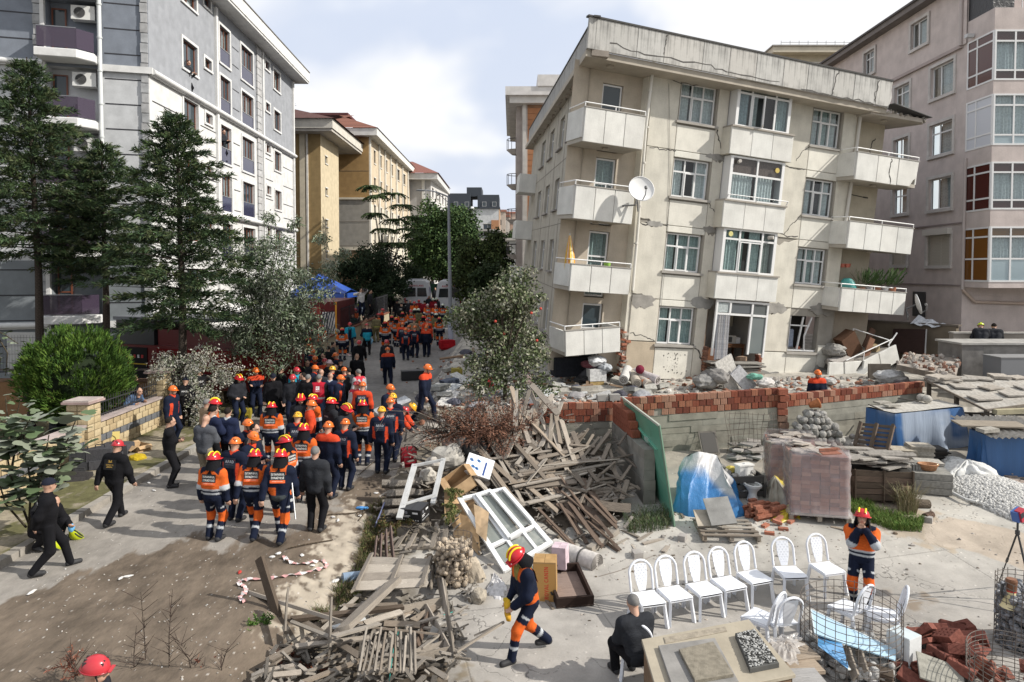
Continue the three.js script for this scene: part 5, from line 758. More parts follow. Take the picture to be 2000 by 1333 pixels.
{let b0=G(1752,892),yT=P(1748,809,-b0.z).y,top=[[1692,796],[1748,809],[1882,796],[1832,783]].map(([x,y])=>onY(x,y,yT)),bot=top.map((q,i)=>V(q.x+[-.05,.03,.22,.15][i],0,q.z+[0,.1,.12,-.1][i]));bot.forEach((q)=>{q.y=$ly(q.x,q.z)});
let[t,o,cen]=tarpTable('tarpaulin_table','large block covered with a blue tarpaulin and a pale dusty board on top',top,bot,0,3,(k)=>(k>.27&&k<.45?.45:-.05));let s=b();let q=top.map((v)=>v.clone().sub(cen).multiplyScalar(1).add(cen).sub(o));let N=8;for(let i=0;i<N;i++)for(let j=0;j<N;j++){let f=(u,v)=>{let a=q[0].clone().lerp(q[1],u),c=q[3].clone().lerp(q[2],u);let w=a.lerp(c,v);w.y+=.03+.05*nz(u*2,v*2,7);return w.toArray()};s.quad(f(i/N,j/N),f((i+1)/N,j/N),f((i+1)/N,(j+1)/N),f(i/N,(j+1)/N),$v([.46,.44,.4],.05,yr))}s.to(t,'cover_board',M('stone',{side:$1}));
let on=(x,y)=>{let p=P(x,y,17.9);return V(p.x,cen.y+.08,-(EYE-cen.y)*FOC/(y-530+.01)*1).setX((x-1000)/FOC*(EYE-cen.y-.06)*FOC/(y-530))};
[[1739,795,.4,.3,'square grey tile lying on the board of the blue tarpaulin table'],[1758,801,.42,.25,'beige tile lying near the front edge of the blue tarpaulin table']].forEach(([x,y,w,l,lb])=>{let m=$s('tile',b().box([0,0,0],[w,.05,l],[.36,.34,.3],[0,.2,0]).build(),M('stone'),lb,'tile',on(x,y).add(V(0,.03,0)))});
[[1818,790,'left one of two pale boulders on the blue tarpaulin table'],[1829,793,'right one of two pale boulders on the blue tarpaulin table']].forEach(([x,y,lb],i)=>{let m=$p(scene,'boulder',$lu(50+i,2,.14,.9),M('stone',{vertexColors:false,color:new Color(.42,.4,.36)}));m.scale.set(.15,.12,.13);m.position.copy(on(x,y)).add(V(0,.1,0));tag(m,lb,'boulder')});
[[1712,800,1740,812],[1770,787,1812,794]].forEach(([a,c,e,f],i)=>{let m=$s('lath',b().bar(V(0,0,0),on(e,f).sub(on(a,c)),.04,.03,[.08,.07,.06]).build(),M('plain'),i?'dark lath across the back of the tarpaulin table board':'dark lath along the left edge of the tarpaulin table board','lath',on(a,c).add(V(0,.04,0)))})}
{
let b1=G(1926,930),yT=P(1925,850,-b1.z).y,top=[[1894,838],[1925,850],[2100,862],[2100,832]].map(([x,y])=>onY(x,y,yT)),bot=top.map((q,i)=>V(q.x,$ly(q.x,q.z),q.z+(i===1||i===2?.06:0))),d1=-top[1].z,d0=-top[0].z;
let[t,o,cen]=tarpTable('tarpaulin_shed','bright blue tarpaulin hung under a corrugated sheet at the right edge',top,bot,0,8,()=>-.4);
let A=P(1893,826,17.2),D=P(1893,826,17.2);let g=b(),n=46,x0=A.x-.05,x1=top[2].x;for(let i=0;i<n;i++){let f=(k,w)=>$l($l(top[1].x-.12,top[0].x-.1,w/4),x1,k/n),h=(k)=>.035*sin(k*1.57);for(let j=0;j<4;j++){let zz=(w)=>$l(-d1+.4,-d0-.7,w/4),yy=(w)=>$l(cen.y+.02,cen.y+.2,w/4);g.quad([f(i,j)- o.x,yy(j)+h(i)- o.y,zz(j)- o.z],[f(i+1,j)- o.x,yy(j)+h(i+1)- o.y,zz(j)- o.z],[f(i+1,j+1)- o.x,yy(j+1)+h(i+1)- o.y,zz(j+1)- o.z],[f(i,j+1)- o.x,yy(j+1)+h(i)- o.y,zz(j+1)- o.z],$v([.4,.375,.335],.05,yr))}}g.to(t,'corrugated_sheet',M('stone',{side:$1}));
$s('board',b().box([0,0,0],[1.7,.04,.55],[.3,.26,.21],[.07,-.1,0]).build(),M('wood'),'brown board lying on the corrugated sheet at the right edge','board',V(x0+1.4,cen.y+.2,-d1-.4));$s('stone_block',b().box([0,0,0],[.5,.09,.26],[.36,.34,.3],[.05,.25,0]).build(),M('stone'),'grey stone block lying in front on the corrugated sheet','block',V(x0+1,cen.y+.16,-d1+.1))}
{
let q=[[1806,742,22],[1927,802,19.6],[2090,780,19.8],[2040,735,22.8]].map((v)=>P(...v)),o=q[1].clone().setY($ly(q[1].x,q[1].z));let t=$t('sheet_roof','dusty flat sheet roof loaded with stone slabs above stored dark frames','roof',o);let N=10,f=(u,v)=>{let a=q[0].clone().lerp(q[1],u),c=q[3].clone().lerp(q[2],u),w=a.lerp(c,v);return w.sub(o)};let g=b();for(let i=0;i<N;i++)for(let j=0;j<N;j++){let F=(u,v)=>f(u,v).toArray();g.quad(F(i/N,j/N),F((i+1)/N,j/N),F((i+1)/N,(j+1)/N),F(i/N,(j+1)/N),$v([.41,.385,.345],.08,yr))}g.bar(f(0,0),f(1,0),.04,.06,[.2,.17,.14]).bar(f(1,0),f(1,1),.05,.06,[.22,.19,.16]);g.to(t,'sheet',M('stone',{side:$1}));let ps=b();for(let[u,v]of[[.02,.03],[.97,.03],[.97,.6],[.5,.03]]){let w=f(u,v);ps.bx(w.x-.05,-.4,w.z-.05,w.x+.05,w.y-.02,w.z+.05,[.12,.1,.08])}ps.to(t,'post',M('wood'));
let sl=[[.06,.08],[.1,.14],[.05,.3],[.06,.42],[.05,.6],[.32,.16],[.42,.4],[.72,.18],[.68,.5],[.5,.75],[.6,.9],[.08,.75]];sl.forEach(([u,v],i)=>{let w=f(u,v).add(o);for(let k=0;k<(i<2?3:i===4?2:1);k++){let m=$s('roof_slab',b().box([0,0,0],[rr(.5,.8,yr),.045,rr(.35,.5,yr)],$v([.38,.35,.31],.12,yr)).build(),M('stone'),'thin stone slab weighing down the dusty sheet roof at the right','slab',w.clone().add(V(rr(-.04,.04,yr),.05+k*.052,0)),'slabs on the sheet roof');m.rotation.set(.1,rr(-.4,.4,yr),rr(-.05,.02,yr))}});
for(let i=0;i<9;i++){let x=1818+i*22,m=$t('stored_frame','dark metal frame stored upright under the sheet roof','frame',P(x,815,20.6-i*.06).setY(1.1),.3-i*.02,'frames stored under the roof');let gg=b(),w=.8,h=.75,c=i % 3?[.06,.055,.05]:[.2,.16,.12];gg.bx(-w/2,0,0,-w/2+.05,h,.05,c).bx(w/2-.05,0,0,w/2,h,.05,c).bx(-w/2+.05,h-.05,0,w/2-.05,h,.05,c).bx(-w/2+.05,0,0,w/2-.05,.05,.05,c).bx(-w/2+.05,h*.5,0,w/2-.05,h*.5+.04,.05,c);gg.to(m,'frame',M('plain'));m.rotation.x=-.35}
$s('timber_beam',b().box([0,0,0],[1.9,.14,.2],[.42,.38,.26],[.03,.08,.02]).build(),M('wood'),'pale squared timber beam under the front edge of the sheet roof','beam',f(1.02,.45).add(o).add(V(0,-.13,.02)));
}
for(let k=0;k<10;k++){let p=G(1815,898);let m=$s('black_board',b().box([0,0,0],[.75,.03,.5],$v([.06,.055,.05],.3,yr)).build(),M('wood'),'thin black board stacked on the ground under the tarpaulin hem','board',p.setX(p.x+rr(-.1,.1,yr)).add(V(0,.03+k*.034,0)),'black boards under the tarpaulin hem');m.rotation.y=rr(-.2,.2,yr)}
for(let k=0;k<9;k++){let p=G(rr(1960,2010,yr),rr(920,955,yr));let m=$s('broken_tile',b().box([0,0,0],[rr(.3,.6,yr),.03,rr(.3,.45,yr)],$v([.33,.27,.23],.15,yr)).build(),M('stone'),'broken brown tile lying between the pebble heap and the blue shed','tile',p.add(V(0,.04+(k % 3)*.03,0)),'broken tiles by the blue shed');m.rotation.set(rr(-.1,.1,yr),yr()*3,rr(-.1,.1,yr))}
let pebbleG=$lu(71,1,.12,.8,1,.7,.85);
function pebbleHeap(name,label,$pl,n,s0,s1,cols,seed){let r=rng(seed),mesh=new $J(pebbleG,M('stone',{vertexColors:false,roughness:.75}),n),m=new $5();for(let i=0;i<n;i++){let p=$pl(r,i),s=rr(s0,s1,r);m.compose(p,new $7().setFromEuler(new Euler(r()*6,r()*6,r()*6)),V(s*rr(.8,1.2,r),s,s*rr(.8,1.2,r)));mesh.setMatrixAt(i,m);let k=rr(.8,1.12,r);mesh.setColorAt(i,new Color(cols[0]*k,cols[1]*k,cols[2]*k))}mesh.name=$nu(name);mesh.castShadow=mesh.receiveShadow=true;mesh.userData={label,category:'pebbles',kind:'stuff'};scene.add(mesh);return mesh}
{let poly=[[1835,897],[1880,905],[1940,935],[2090,985],[2090,1040],[1985,1022],[1900,985],[1848,960],[1846,920]].map(([x,y])=>{let p=G(x,y);return[p.x,-p.z]});let bb=[min(...poly.map((q)=>q[0])),max(...poly.map((q)=>q[0])),min(...poly.map((q)=>q[1])),max(...poly.map((q)=>q[1]))];
let hump=(x,d)=>{let e=$pd(poly,x,d);return e<=0?-1:min(.42,.55*sqrt(e)*.62)+.06*nz(x,d,5)};
let g=new $8(bb[1]- bb[0]+.4,bb[3]- bb[2]+.4,60,60);g.rotateX(-PI/2);let pp=g.attributes.position,cx=(bb[0]+bb[1])/2,cd=(bb[2]+bb[3])/2;for(let i=0;i<pp.count;i++){let x=pp.getX(i)+cx,d=cd-pp.getZ(i),h=hump(x,d);pp.setY(i,$ly(x,-d)+(h<0?-.1:h-.03))}g.computeVertexNormals();let m=$p(scene,'pebble_bed',$ti(g,[.5,.49,.46]),M('stone'));m.position.set(cx,0,-cd);m.userData={label:'bed of small white gravel under the white pebble heap',category:'gravel',kind:'stuff'};
pebbleHeap('white_pebbles','white river pebbles spilling over the yard at the right',(r)=>{for(;;){let x=rr(bb[0],bb[1],r),d=rr(bb[2],bb[3],r),h=hump(x,d);if(h>=0)return V(x,$ly(x,-d)+h+rr(-.02,.02,r),-d)}},9000,.024,.048,[.62,.61,.58],9);
let sk=$t('torn_bag','torn white woven bag lying collapsed over the white pebbles','bag',G(1860,960));let o=sk.position.clone();let band=[[1850,905],[1858,925],[1880,922],[1915,928],[1945,940],[1935,950],[1900,948],[1866,946],[1850,955],[1846,930]].map(([x,y])=>{let p=G(x,y),h=max(0,hump(p.x,-p.z));return p.add(V(0,h+.03,0)).sub(o)});$p(sk,'bag_cloth',drape(band,G(1890,936).add(V(0,.5,0)).sub(o),(s)=>pow(s,.5),()=>[.6,.6,.58],23,.07),M('cloth',{side:$1}));let rim=b(),pts=[[1848,960],[1860,972],[1885,985],[1905,990],[1915,985]].map(([x,y])=>{let p=G(x,y);return p.add(V(0,.12,0)).sub(o)});rim.path(pts,.05,[.55,.55,.53],8,.02).to(sk,'bag_hem',M('cloth'))}
{let A=P(1878,760,24.6),C=P(1912,760,21.2);let yt=P(1890,674,24.6).y,y0=1.2;let t=$t('concrete_block_wall','rendered concrete pier and wall at the right behind the sheet roof','wall',V(A.x,y0,-24.6));b().bx(0,0,-1.4,.78,yt-y0,0,[.2,.19,.18]).to(t,'pier',M('concrete'));b().bx(.78,0,-1.2,8,yt-y0-.02,-.06,[.3,.285,.265]).to(t,'wall',M('concrete'));b().bx(-.06,yt-y0,-1.5,8,yt-y0+.07,.06,[.36,.35,.33]).to(t,'coping',M('concrete'));
let m=$t('metal_cabinet','grey sheet metal cabinet standing before the block wall at the right edge','cabinet',V(P(1955,760,23.2).x,1.3,-23.2));let h=P(1955,700,23.2).y-m.position.y;b().bx(0,0,-.9,3,h,0,[.155,.16,.17]).to(m,'body',M('plain',{roughness:.5}));b().bx(.05,h*.3,.001,2.9,h*.33,.02,[.1,.105,.11]).bx(-.02,h,-.92,3.02,h+.03,.02,[.2,.2,.2]).bx(.9,.03,.001,.92,h,.014,[.09,.09,.09]).to(m,'trim',M('plain'))}
{let A=P(1690,690,31.5),C=P(1866,690,28.6);let yt=P(1780,633,30).y,dir=C.clone().sub(A),L=dir.length()+3.5,t=$t('retaining_wall','weathered brown retaining wall behind the collapsed balconies','wall',A.clone().setY(1.6),-atan2(dir.z,dir.x));b().bx(0,0,-.3,L-3.5,yt-1.6,0,[.17,.14,.105]).to(t,'wall',M('stained'));b().bx(-.05,yt-1.6,-.33,L-3.4,yt-1.53,.04,[.14,.12,.1]).to(t,'coping',M('concrete'));let br=b();for(let k=0;k<14;k++)br.box([L-3.5+rr(0,.2,yr),.1+k*.12,-.15],[.25,.1,.3],$v([.28,.15,.1],.2,yr),[0,rr(-.2,.2,yr),0]);br.to(t,'broken_end',M('brick'));
let e=$t('boundary_wall','low grey boundary wall below the pink building where two rescuers crouch','wall',P(1862,690,28).setY(2),-.05);let y2=P(1900,652,28).y-2;b().bx(0,0,-.3,9,y2,0,[.3,.27,.235]).to(e,'wall',M('stained'));b().bx(-.02,y2,-.34,9,y2+.06,.04,[.4,.38,.35]).to(e,'coping',M('concrete'));
let cl=$t('white_cloth','white cloth spread over the retaining wall below the satellite dish','cloth',P(1812,632,29.5));let g=b();let o=cl.position;let cp=[[1778,633,29.8],[1795,617,30.3],[1850,635,29],[1835,640,28.9]].map((q)=>P(...q).sub(o));for(let i=0;i<8;i++){let f=(k)=>[cp[0].clone().lerp(cp[3],k).add(V(0,.05*sin(k*14),0)).toArray(),cp[1].clone().lerp(cp[2],k).add(V(0,.05*sin(k*14+1),0)).toArray()];let a=f(i/8),c=f((i+1)/8);g.quad(a[0],c[0],c[1],a[1],[.55,.57,.6])}g.to(cl,'sheet',M('cloth',{side:$1}));tag(cl,'white cloth spread over the retaining wall below the satellite dish','cloth');
let tb=$t('dark_board','large dark brown board standing on edge against the retaining wall','board',P(1748,685,26));frameBy(tb,P(1742,690,29.6),P(1797,692,28.9),P(1750,640,29.9));let h=1.15;b().bx(0,-.05,0,1.25,0,1.1,[.035,.02,.017]).to(tb,'panel',M('wood'));b().bx(1.25,-.06,0,1.3,.01,1.1,[.25,.24,.23]).to(tb,'edge_strip',M('metal'))}
{
let t=$t('broken_slab','broken concrete floor slab covered in brick rubble right of the collapsed balcony','slab',P(1815,745,23.6));let o=t.position.clone(),q=[[1752,712,24.6],[1868,738,22.6],[1876,700,25],[1770,690,26]].map((v)=>P(...v).sub(o));let g=b();let F=(u,v)=>q[0].clone().lerp(q[1],u).lerp(q[3].clone().lerp(q[2],u),v).toArray();for(let i=0;i<10;i++)for(let j=0;j<5;j++)g.quad(F(i/10,j/5),F((i+1)/10,j/5),F((i+1)/10,(j+1)/5),F(i/10,(j+1)/5),$v([.34,.3,.26],.15,yr));for(let i=0;i<10;i++){let a=F(i/10,0),c=F((i+1)/10,0);g.quad([a[0],a[1]- .2,a[2]- .05],[c[0],c[1]- .2,c[2]- .05],c,a,$v([.2,.17,.14],.2,yr))}g.to(t,'slab',M('concrete',{side:$1}));b().bx(q[0].x,-1.5,q[0].z-2,q[1].x,q[0].y-.25,q[0].z-1.9,[.15,.13,.11]).to(t,'foundation',M('concrete'));
let ru=b();for(let k=0;k<90;k++){let p=F(yr(),yr());ru.geo($lu(k % 5+20,0,.3),$v(k % 3?[.36,.32,.28]:[.22,.12,.085],.25,yr),T(p[0],p[1]+.04,p[2],yr(),yr(),yr(),[rr(.04,.13,yr),rr(.03,.08,yr),rr(.04,.12,yr)]))}ru.to(t,'rubble',M('stone'),'stuff')}
// ---------- plastic chairs ----------
let CHW=[.68,.7,.74];
function makeChair(){
let t=new Group(),m=M('plastic',{roughness:.38});
let back=b(),seatY=.43,lean=(y)=>-.22 -(y-seatY)*.26;
let hoop=[];for(let k=0;k<=20;k++){let a=k/20*PI,x=-.205*cos(a)*(1-.0*sin(a)),y=seatY+.02+(k===0||k===20?0:.26+.2*sin(a));hoop.push([x,y,lean(y)])}
hoop[0][0]=-.2;hoop[20][0]=.2;back.path(hoop,.021,CHW,7);back.to(t,'back_frame',m);
let sp=b(),N=10;for(let j=0;j<N;j++){let y0=seatY+.02+j*.041,y1=y0+.041,w=(y)=>{let s=(y-seatY)/.45;return .05+.055*s+.03*sin(s*3)};let a=[-w(y0),y0,lean(y0)+.01],c=[w(y0),y0,lean(y0)+.01],e=[w(y1),y1,lean(y1)+.01],f=[-w(y1),y1,lean(y1)+.01];sp.quad(a,c,e,f,CHW).quad([f[0],f[1],f[2]- .012],[e[0],e[1],e[2]- .012],[c[0],c[1],c[2]- .012],[a[0],a[1],a[2]- .012],CHW);for(let i=0;i<7;i++){let k=(i+.5)/7;if((i+j)% 2)sp.box([$l(a[0],c[0],k),(y0+y1)/2,lean((y0+y1)/2)+.013],[.02,.034,.003],CHW)}}sp.to(t,'back_splat',m);
let g=new $E(.43,.022,.43,8,1,8),p=g.attributes.position;for(let i=0;i<p.count;i++){let x=p.getX(i),z=p.getZ(i);let k=1-.08*(.5-z/.43);p.setX(i,x*k);p.setY(i,p.getY(i)+seatY-.018*cos(x*6.5)*cos(z*6)+(z>.2?-.02:0))}g.computeVertexNormals();let sb=b().geo(g,CHW);sb.bx(-.2,seatY-.05,.19,.2,seatY-.015,.215,CHW).bx(-.215,seatY-.05,-.2,-.2,seatY-.012,.19,CHW).bx(.2,seatY-.05,-.2,.215,seatY-.012,.19,CHW);sb.to(t,'seat',m);
for(let s of[-1,1]){b().bar([s*.19,seatY,.18],[s*.235,0,.245],.045,.03,CHW).bar([s*.19,seatY,.18],[s*.225,.0,.225],.03,.05,CHW).to(t,'leg',m);b().bar([s*.195,seatY,-.2],[s*.225,0,-.29],.045,.03,CHW).bar([s*.195,seatY,-.2],[s*.22,0,-.265],.03,.05,CHW).to(t,'leg',m)}
return t;
}
let chair0=makeChair();
function chair(label,at,turn,group,tiltX=0,tiltZ=0){let c=chair0.clone();c.name=$nu('plastic_chair');scene.add(c);c.position.copy(at);c.rotation.set(tiltX,turn,tiltZ,'YXZ');c.scale.setScalar(1.06);c.userData={label,category:'chair'};if(group)c.userData.group=group;return c}
let frontMid=(fl,fr)=>{let a=G(...fl),c=G(...fr);let turn=atan2(-(c.z-a.z),c.x-a.x),m=a.clone().add(c).multiplyScalar(.5);return[m.clone().add(V(-sin(turn)*.24,0,-cos(turn)*.24)),turn]};
[['first',[1254,1236],[1302,1229]],['second',[1308,1226],[1356,1217]],['third',[1366,1216],[1414,1207]],['fourth',[1416,1204],[1462,1195]],['fifth',[1467,1190],[1514,1181]],['sixth',[1532,1177],[1579,1175]],['seventh',[1608,1171],[1657,1163]]].forEach(([n,fl,fr])=>{let[p,tr]=frontMid(fl,fr);chair(n+' white plastic chair from the left in the row in the yard',p,tr,'white plastic chairs in the row')});
{chair('white plastic chair under the seated man in the black jacket',G(1252,1318),2.75);
chair('white plastic chair behind the slab table with its back to the camera',G(1520,1262),3.35);
chair('white plastic chair half hidden at the far corner of the slab table',G(1484,1258),3.9);
chair('white plastic chair right of the wire basket facing left with its back in shade',G(1722,1252),-2);
chair('white plastic chair behind the wire basket of white stones',G(1655,1238),-2.6)}
// ---------- slab table at the bottom edge ----------
{let yT=.92,on=(x,y,h=0)=>{let k=EYE-yT-h;let lo=4,hi=30;for(let i=0;i<40;i++){let m=(lo+hi)/2;if(P(x,y,m).y>yT+h)lo=m;else hi=m}return P(x,y,lo)};
let q=[[1254,1249],[1463,1210],[1553,1317],[1290,1372]].map(([x,y])=>on(x,y)),o=V(q[0].x,0,q[0].z),t=$t('slab_table','large wooden display block with a stone top carrying sample slabs at the bottom edge','table',o);
let slabOn=(name,label,pts,h,th,col,mat,piece)=>{let c=pts.map(([x,y])=>on(x,y,h));let w=c[0].clone();let s=new Shape(c.map((p)=>new $4(p.x-w.x,-(p.z-w.z))));let e=new $9(s,{depth:th-.01,bevelEnabled:true,bevelSize:.006,bevelThickness:.006,bevelSegments:1});e.rotateX(-PI/2);let g=b().geo(e,col).build();if(piece){let m=$p(t,name,g,mat);m.position.copy(w).sub(o);m.position.y=yT+h-th;return m}return $s(name,g,mat,label,'slab',V(w.x,yT+h-th,w.z))};
slabOn('top_board','',[[1290,1372],[1553,1317],[1463,1210],[1254,1249]],0,.05,[.36,.32,.25],M('plaster'),1);
let side=(A,C,n)=>{let L=A.distanceTo(C);for(let k=0;k<n;k++){let a=A.clone().lerp(C,k/n).sub(o),c=A.clone().lerp(C,(k+.96)/n).sub(o);let x=c.clone().sub(a);b().quad([a.x,-.05,a.z],[c.x,-.05,c.z],[c.x,yT-.051,c.z],[a.x,yT-.051,a.z],$v([.25,.17,.11],.1,yr)).to(t,'side_board',M('wood',{side:$1}))}};let ins=q.map((p)=>p.clone().lerp(q[0].clone().add(q[2]).multiplyScalar(.5),.03));side(ins[0],ins[3],6);side(ins[3],ins[2],6);side(ins[2],ins[1],5);side(ins[1],ins[0],6);
slabOn('terrazzo_slab','speckled grey slab lying lowest at the left of the slab table',[[1316,1345],[1442,1330],[1396,1246],[1287,1261]],.05,.045,[.27,.26,.245],M('concrete'));
slabOn('sandstone_slab','smaller brown grey slab lying on top of the speckled slab',[[1358,1328],[1432,1315],[1393,1253],[1327,1268]],.1,.05,[.24,.215,.17],M('stone'));
slabOn('thin_board','thin stone board along the back edge of the slab table',[[1300,1256],[1420,1232],[1416,1224],[1297,1245]],.012,.011,[.33,.29,.23],M('stone'));
let cs=slabOn('pebble_slab','washed concrete slab with black and white pebbles on the right of the slab table',[[1466,1305],[1521,1294],[1474,1229],[1437,1237]],.07,.07,[.1,.1,.095],M('concrete'));cs.name='pebble_slab';
let c4=[[1466,1305],[1521,1294],[1474,1229],[1437,1237]].map(([x,y])=>on(x,y,.07));let pg=$lu(72,1,.15,.8,1,.6,.9),r=rng(2),bb=b();let geo=new $J(pg,M('stone',{vertexColors:false}),620),mm=new $5();for(let i=0;i<620;i++){let u=.02+.96*r(),v=.02+.96*r(),a=c4[0].clone().lerp(c4[1],u),e=c4[3].clone().lerp(c4[2],u),p=a.lerp(e,v).sub(cs.position),s=rr(.008,.016,r);p.y=.072;mm.compose(p,new $7().setFromEuler(new Euler(0,r()*6,0)),V(s*1.2,s,s));geo.setMatrixAt(i,mm);let k=r()<.35?.05:rr(.35,.6,r);geo.setColorAt(i,new Color(k,k,k*.96))}geo.name='pebble_facing';geo.userData.kind='stuff';cs.add(geo);
let net=b();for(let k=0;k<7;k++){let a=on(1420+k*8,1290,.006),c=on(1500+k*8,1330,.006)}
}
// ---------- wire baskets ----------
function basket(name,label,c,R,H,nV,nH,fill){let t=$t(name,label,'wire basket',c),w=b(),col=[.14,.12,.105],r=rng(nV);for(let i=0;i<nV;i++){let a=i/nV*6.2832;let j=()=>rr(-.012,.012,r);w.path([[R*cos(a)+j(),0,R*sin(a)+j()],[R*cos(a)+j(),H*.5,R*sin(a)+j()],[R*cos(a)+j(),H+rr(-.02,.04,r),R*sin(a)+j()]],.0055,col,5)}for(let k=0;k<=nH;k++){let pts=[];for(let i=0;i<=36;i++){let a=i/36*6.2832;pts.push([R*cos(a),k/nH*H+.012*sin(a*2+k),R*sin(a)])}w.path(pts,.0055,col,5)}w.to(t,'wire_mesh',M('metal',{roughness:.7,metalness:.4}));return t}
let stoneFill=(label,c,R,y0,y1,n,s0,s1,cols,seed)=>pebbleHeap('basket_stones',label,(r)=>{let a=r()*6.283,q=R*sqrt(r());return V(c.x+q*cos(a),c.y+rr(y0,y1,r),c.z+q*sin(a))},n,s0,s1,cols,seed);
{let c=P(1660,1290,10.45).setY(-.03);basket('wire_basket','open round wire basket in front of the standing rescuer, holding glass and white stones',c,.72,1,30,10);stoneFill('white grey river stones at the bottom of the open wire basket',c,.66,.02,.28,520,.05,.085,[.52,.51,.49],31);
let gl=$t('glass_sheet','pale blue painted glass sheet leaning inside the open wire basket','sheet',c);let A=P(1585,1192,10.9).sub(c),Bq=P(1752,1272,10.1).sub(c),C=P(1748,1290,9.95).sub(c),D=P(1592,1238,10.2).sub(c);let g=b();g.quad(D.toArray(),C.toArray(),Bq.toArray(),A.toArray(),[.36,.5,.6]);let th=V(.004,-.012,.01);let q=[A,Bq,C,D].map((p)=>p.clone().add(th).toArray());g.quad(q[0],q[1],q[2],q[3],[.3,.44,.54]);g.to(gl,'panel',M('plastic',{roughness:.12,side:$1}));b().bar(A,Bq,.02,.02,[.5,.58,.62]).bar(A,D,.02,.02,[.5,.58,.62]).to(gl,'edge',M('plastic'));
let bl=$t('blue_board','dark blue painted board below the glass sheet in the wire basket','board',c);let b1=P(1598,1235,10.4).sub(c),b2=P(1645,1258,10.1).sub(c),b3=P(1660,1310,9.75).sub(c),b4=P(1598,1262,9.95).sub(c);b().quad(b4.toArray(),b3.toArray(),b2.toArray(),b1.toArray(),[.07,.22,.42]).to(bl,'panel',M('plastic',{side:$1,roughness:.25}));b().bar(b1.clone().lerp(b2,.6),b3,.04,.015,[.5,.52,.5]).to(bl,'white_strip',M('plain'));
for(let[x0,y0,d0,x1,y1,d1,lb]of[[1652,1262,10.2,1672,1325,9.7,'grey weathered board standing in the wire basket under the glass'],[1676,1262,10.2,1690,1315,9.8,'second grey board standing right of the first in the wire basket']]){let o=$pm(scene,P(x0,y0,d0),P(x1,y1,d1),.15,.03,2,1.2,$wm[3],'grey_board');o.name=$nu('grey_board');tag(o,lb,'board')}
for(let k=0;k<5;k++){let o=$pm(scene,P(1690+k*3,1300+k*5,9.95),P(1745,1318+k*4,9.75),.13,.03,k,.4,$dw[k % 2],'charred_board');o.name=$nu('charred_board');tag(o,'dark charred board lying in a fan at the right of the wire basket','board','dark boards in the wire basket')}
let wb=$t('white_block','white painted block standing right behind the open wire basket','block',P(1764,1340,10.2).setY(0));b().box([0,.3,0],[.3,.6,.36],[.56,.57,.57],[0,.5,0]).to(wb,'block',M('stained'));b().box([0,.602,0],[.28,.012,.34],[.5,.56,.58],[0,.5,0]).to(wb,'top',M('plaster'));
let c2=P(2003,1262,10.9).setY(-.03);basket('wire_basket','wire basket filled with grey pebbles at the right edge, megaphone on top',c2,.42,1.12,24,14);stoneFill('grey river pebbles filling the basket under the megaphone',c2,.39,.03,.95,1150,.04,.065,[.3,.31,.33],32);
let c3=P(1985,1370,9.5).setY(-.03);basket('wire_basket','lower wire basket at the bottom right corner by the terracotta pieces',c3,.6,.72,26,11);for(let i=0;i<22;i++){let s=rr(.07,.12,yr);let o=$s('clay_shard',b().box([0,0,0],[s*2,s*.7,s*1.4],$v([.21,.085,.06],.2,yr)).build(),M('brick'),'broken clay piece lying in the lower wire basket','shard',c3.clone().add(V(rr(-.4,.4,yr),.08+rr(0,.35,yr),rr(-.4,.4,yr))),'clay shards in the lower wire basket');o.rotation.set(yr()*3,yr()*3,yr()*3)}
let mg=$t('megaphone','cream megaphone with brown body standing horn down on the pebble basket','megaphone',P(1975,1186,10.85));let hp=[[.155,0],[.15,.015],[.11,.1],[.085,.2],[.07,.26]].map((q)=>new $4(...q));$p(mg,'horn',$ti(new $C(hp,28),[.62,.54,.3]),M('plastic',{side:$1}));b().geo(new $0(.072,.074,.03,20),[.45,.04,.03],T(0,.27,0)).to(mg,'red_ring',M('plastic'));b().geo(new $0(.085,.075,.16,20),[.16,.075,.04],T(0,.36,0)).geo(new $0(.07,.07,.025,20),[.2,.1,.06],T(0,.45,0)).to(mg,'body',M('plastic'));b().path([[-.08,.38,0],[-.14,.36,0],[-.16,.26,0],[-.13,.16,0]],.02,[.03,.03,.03],8).to(mg,'handle',M('plastic'));
}
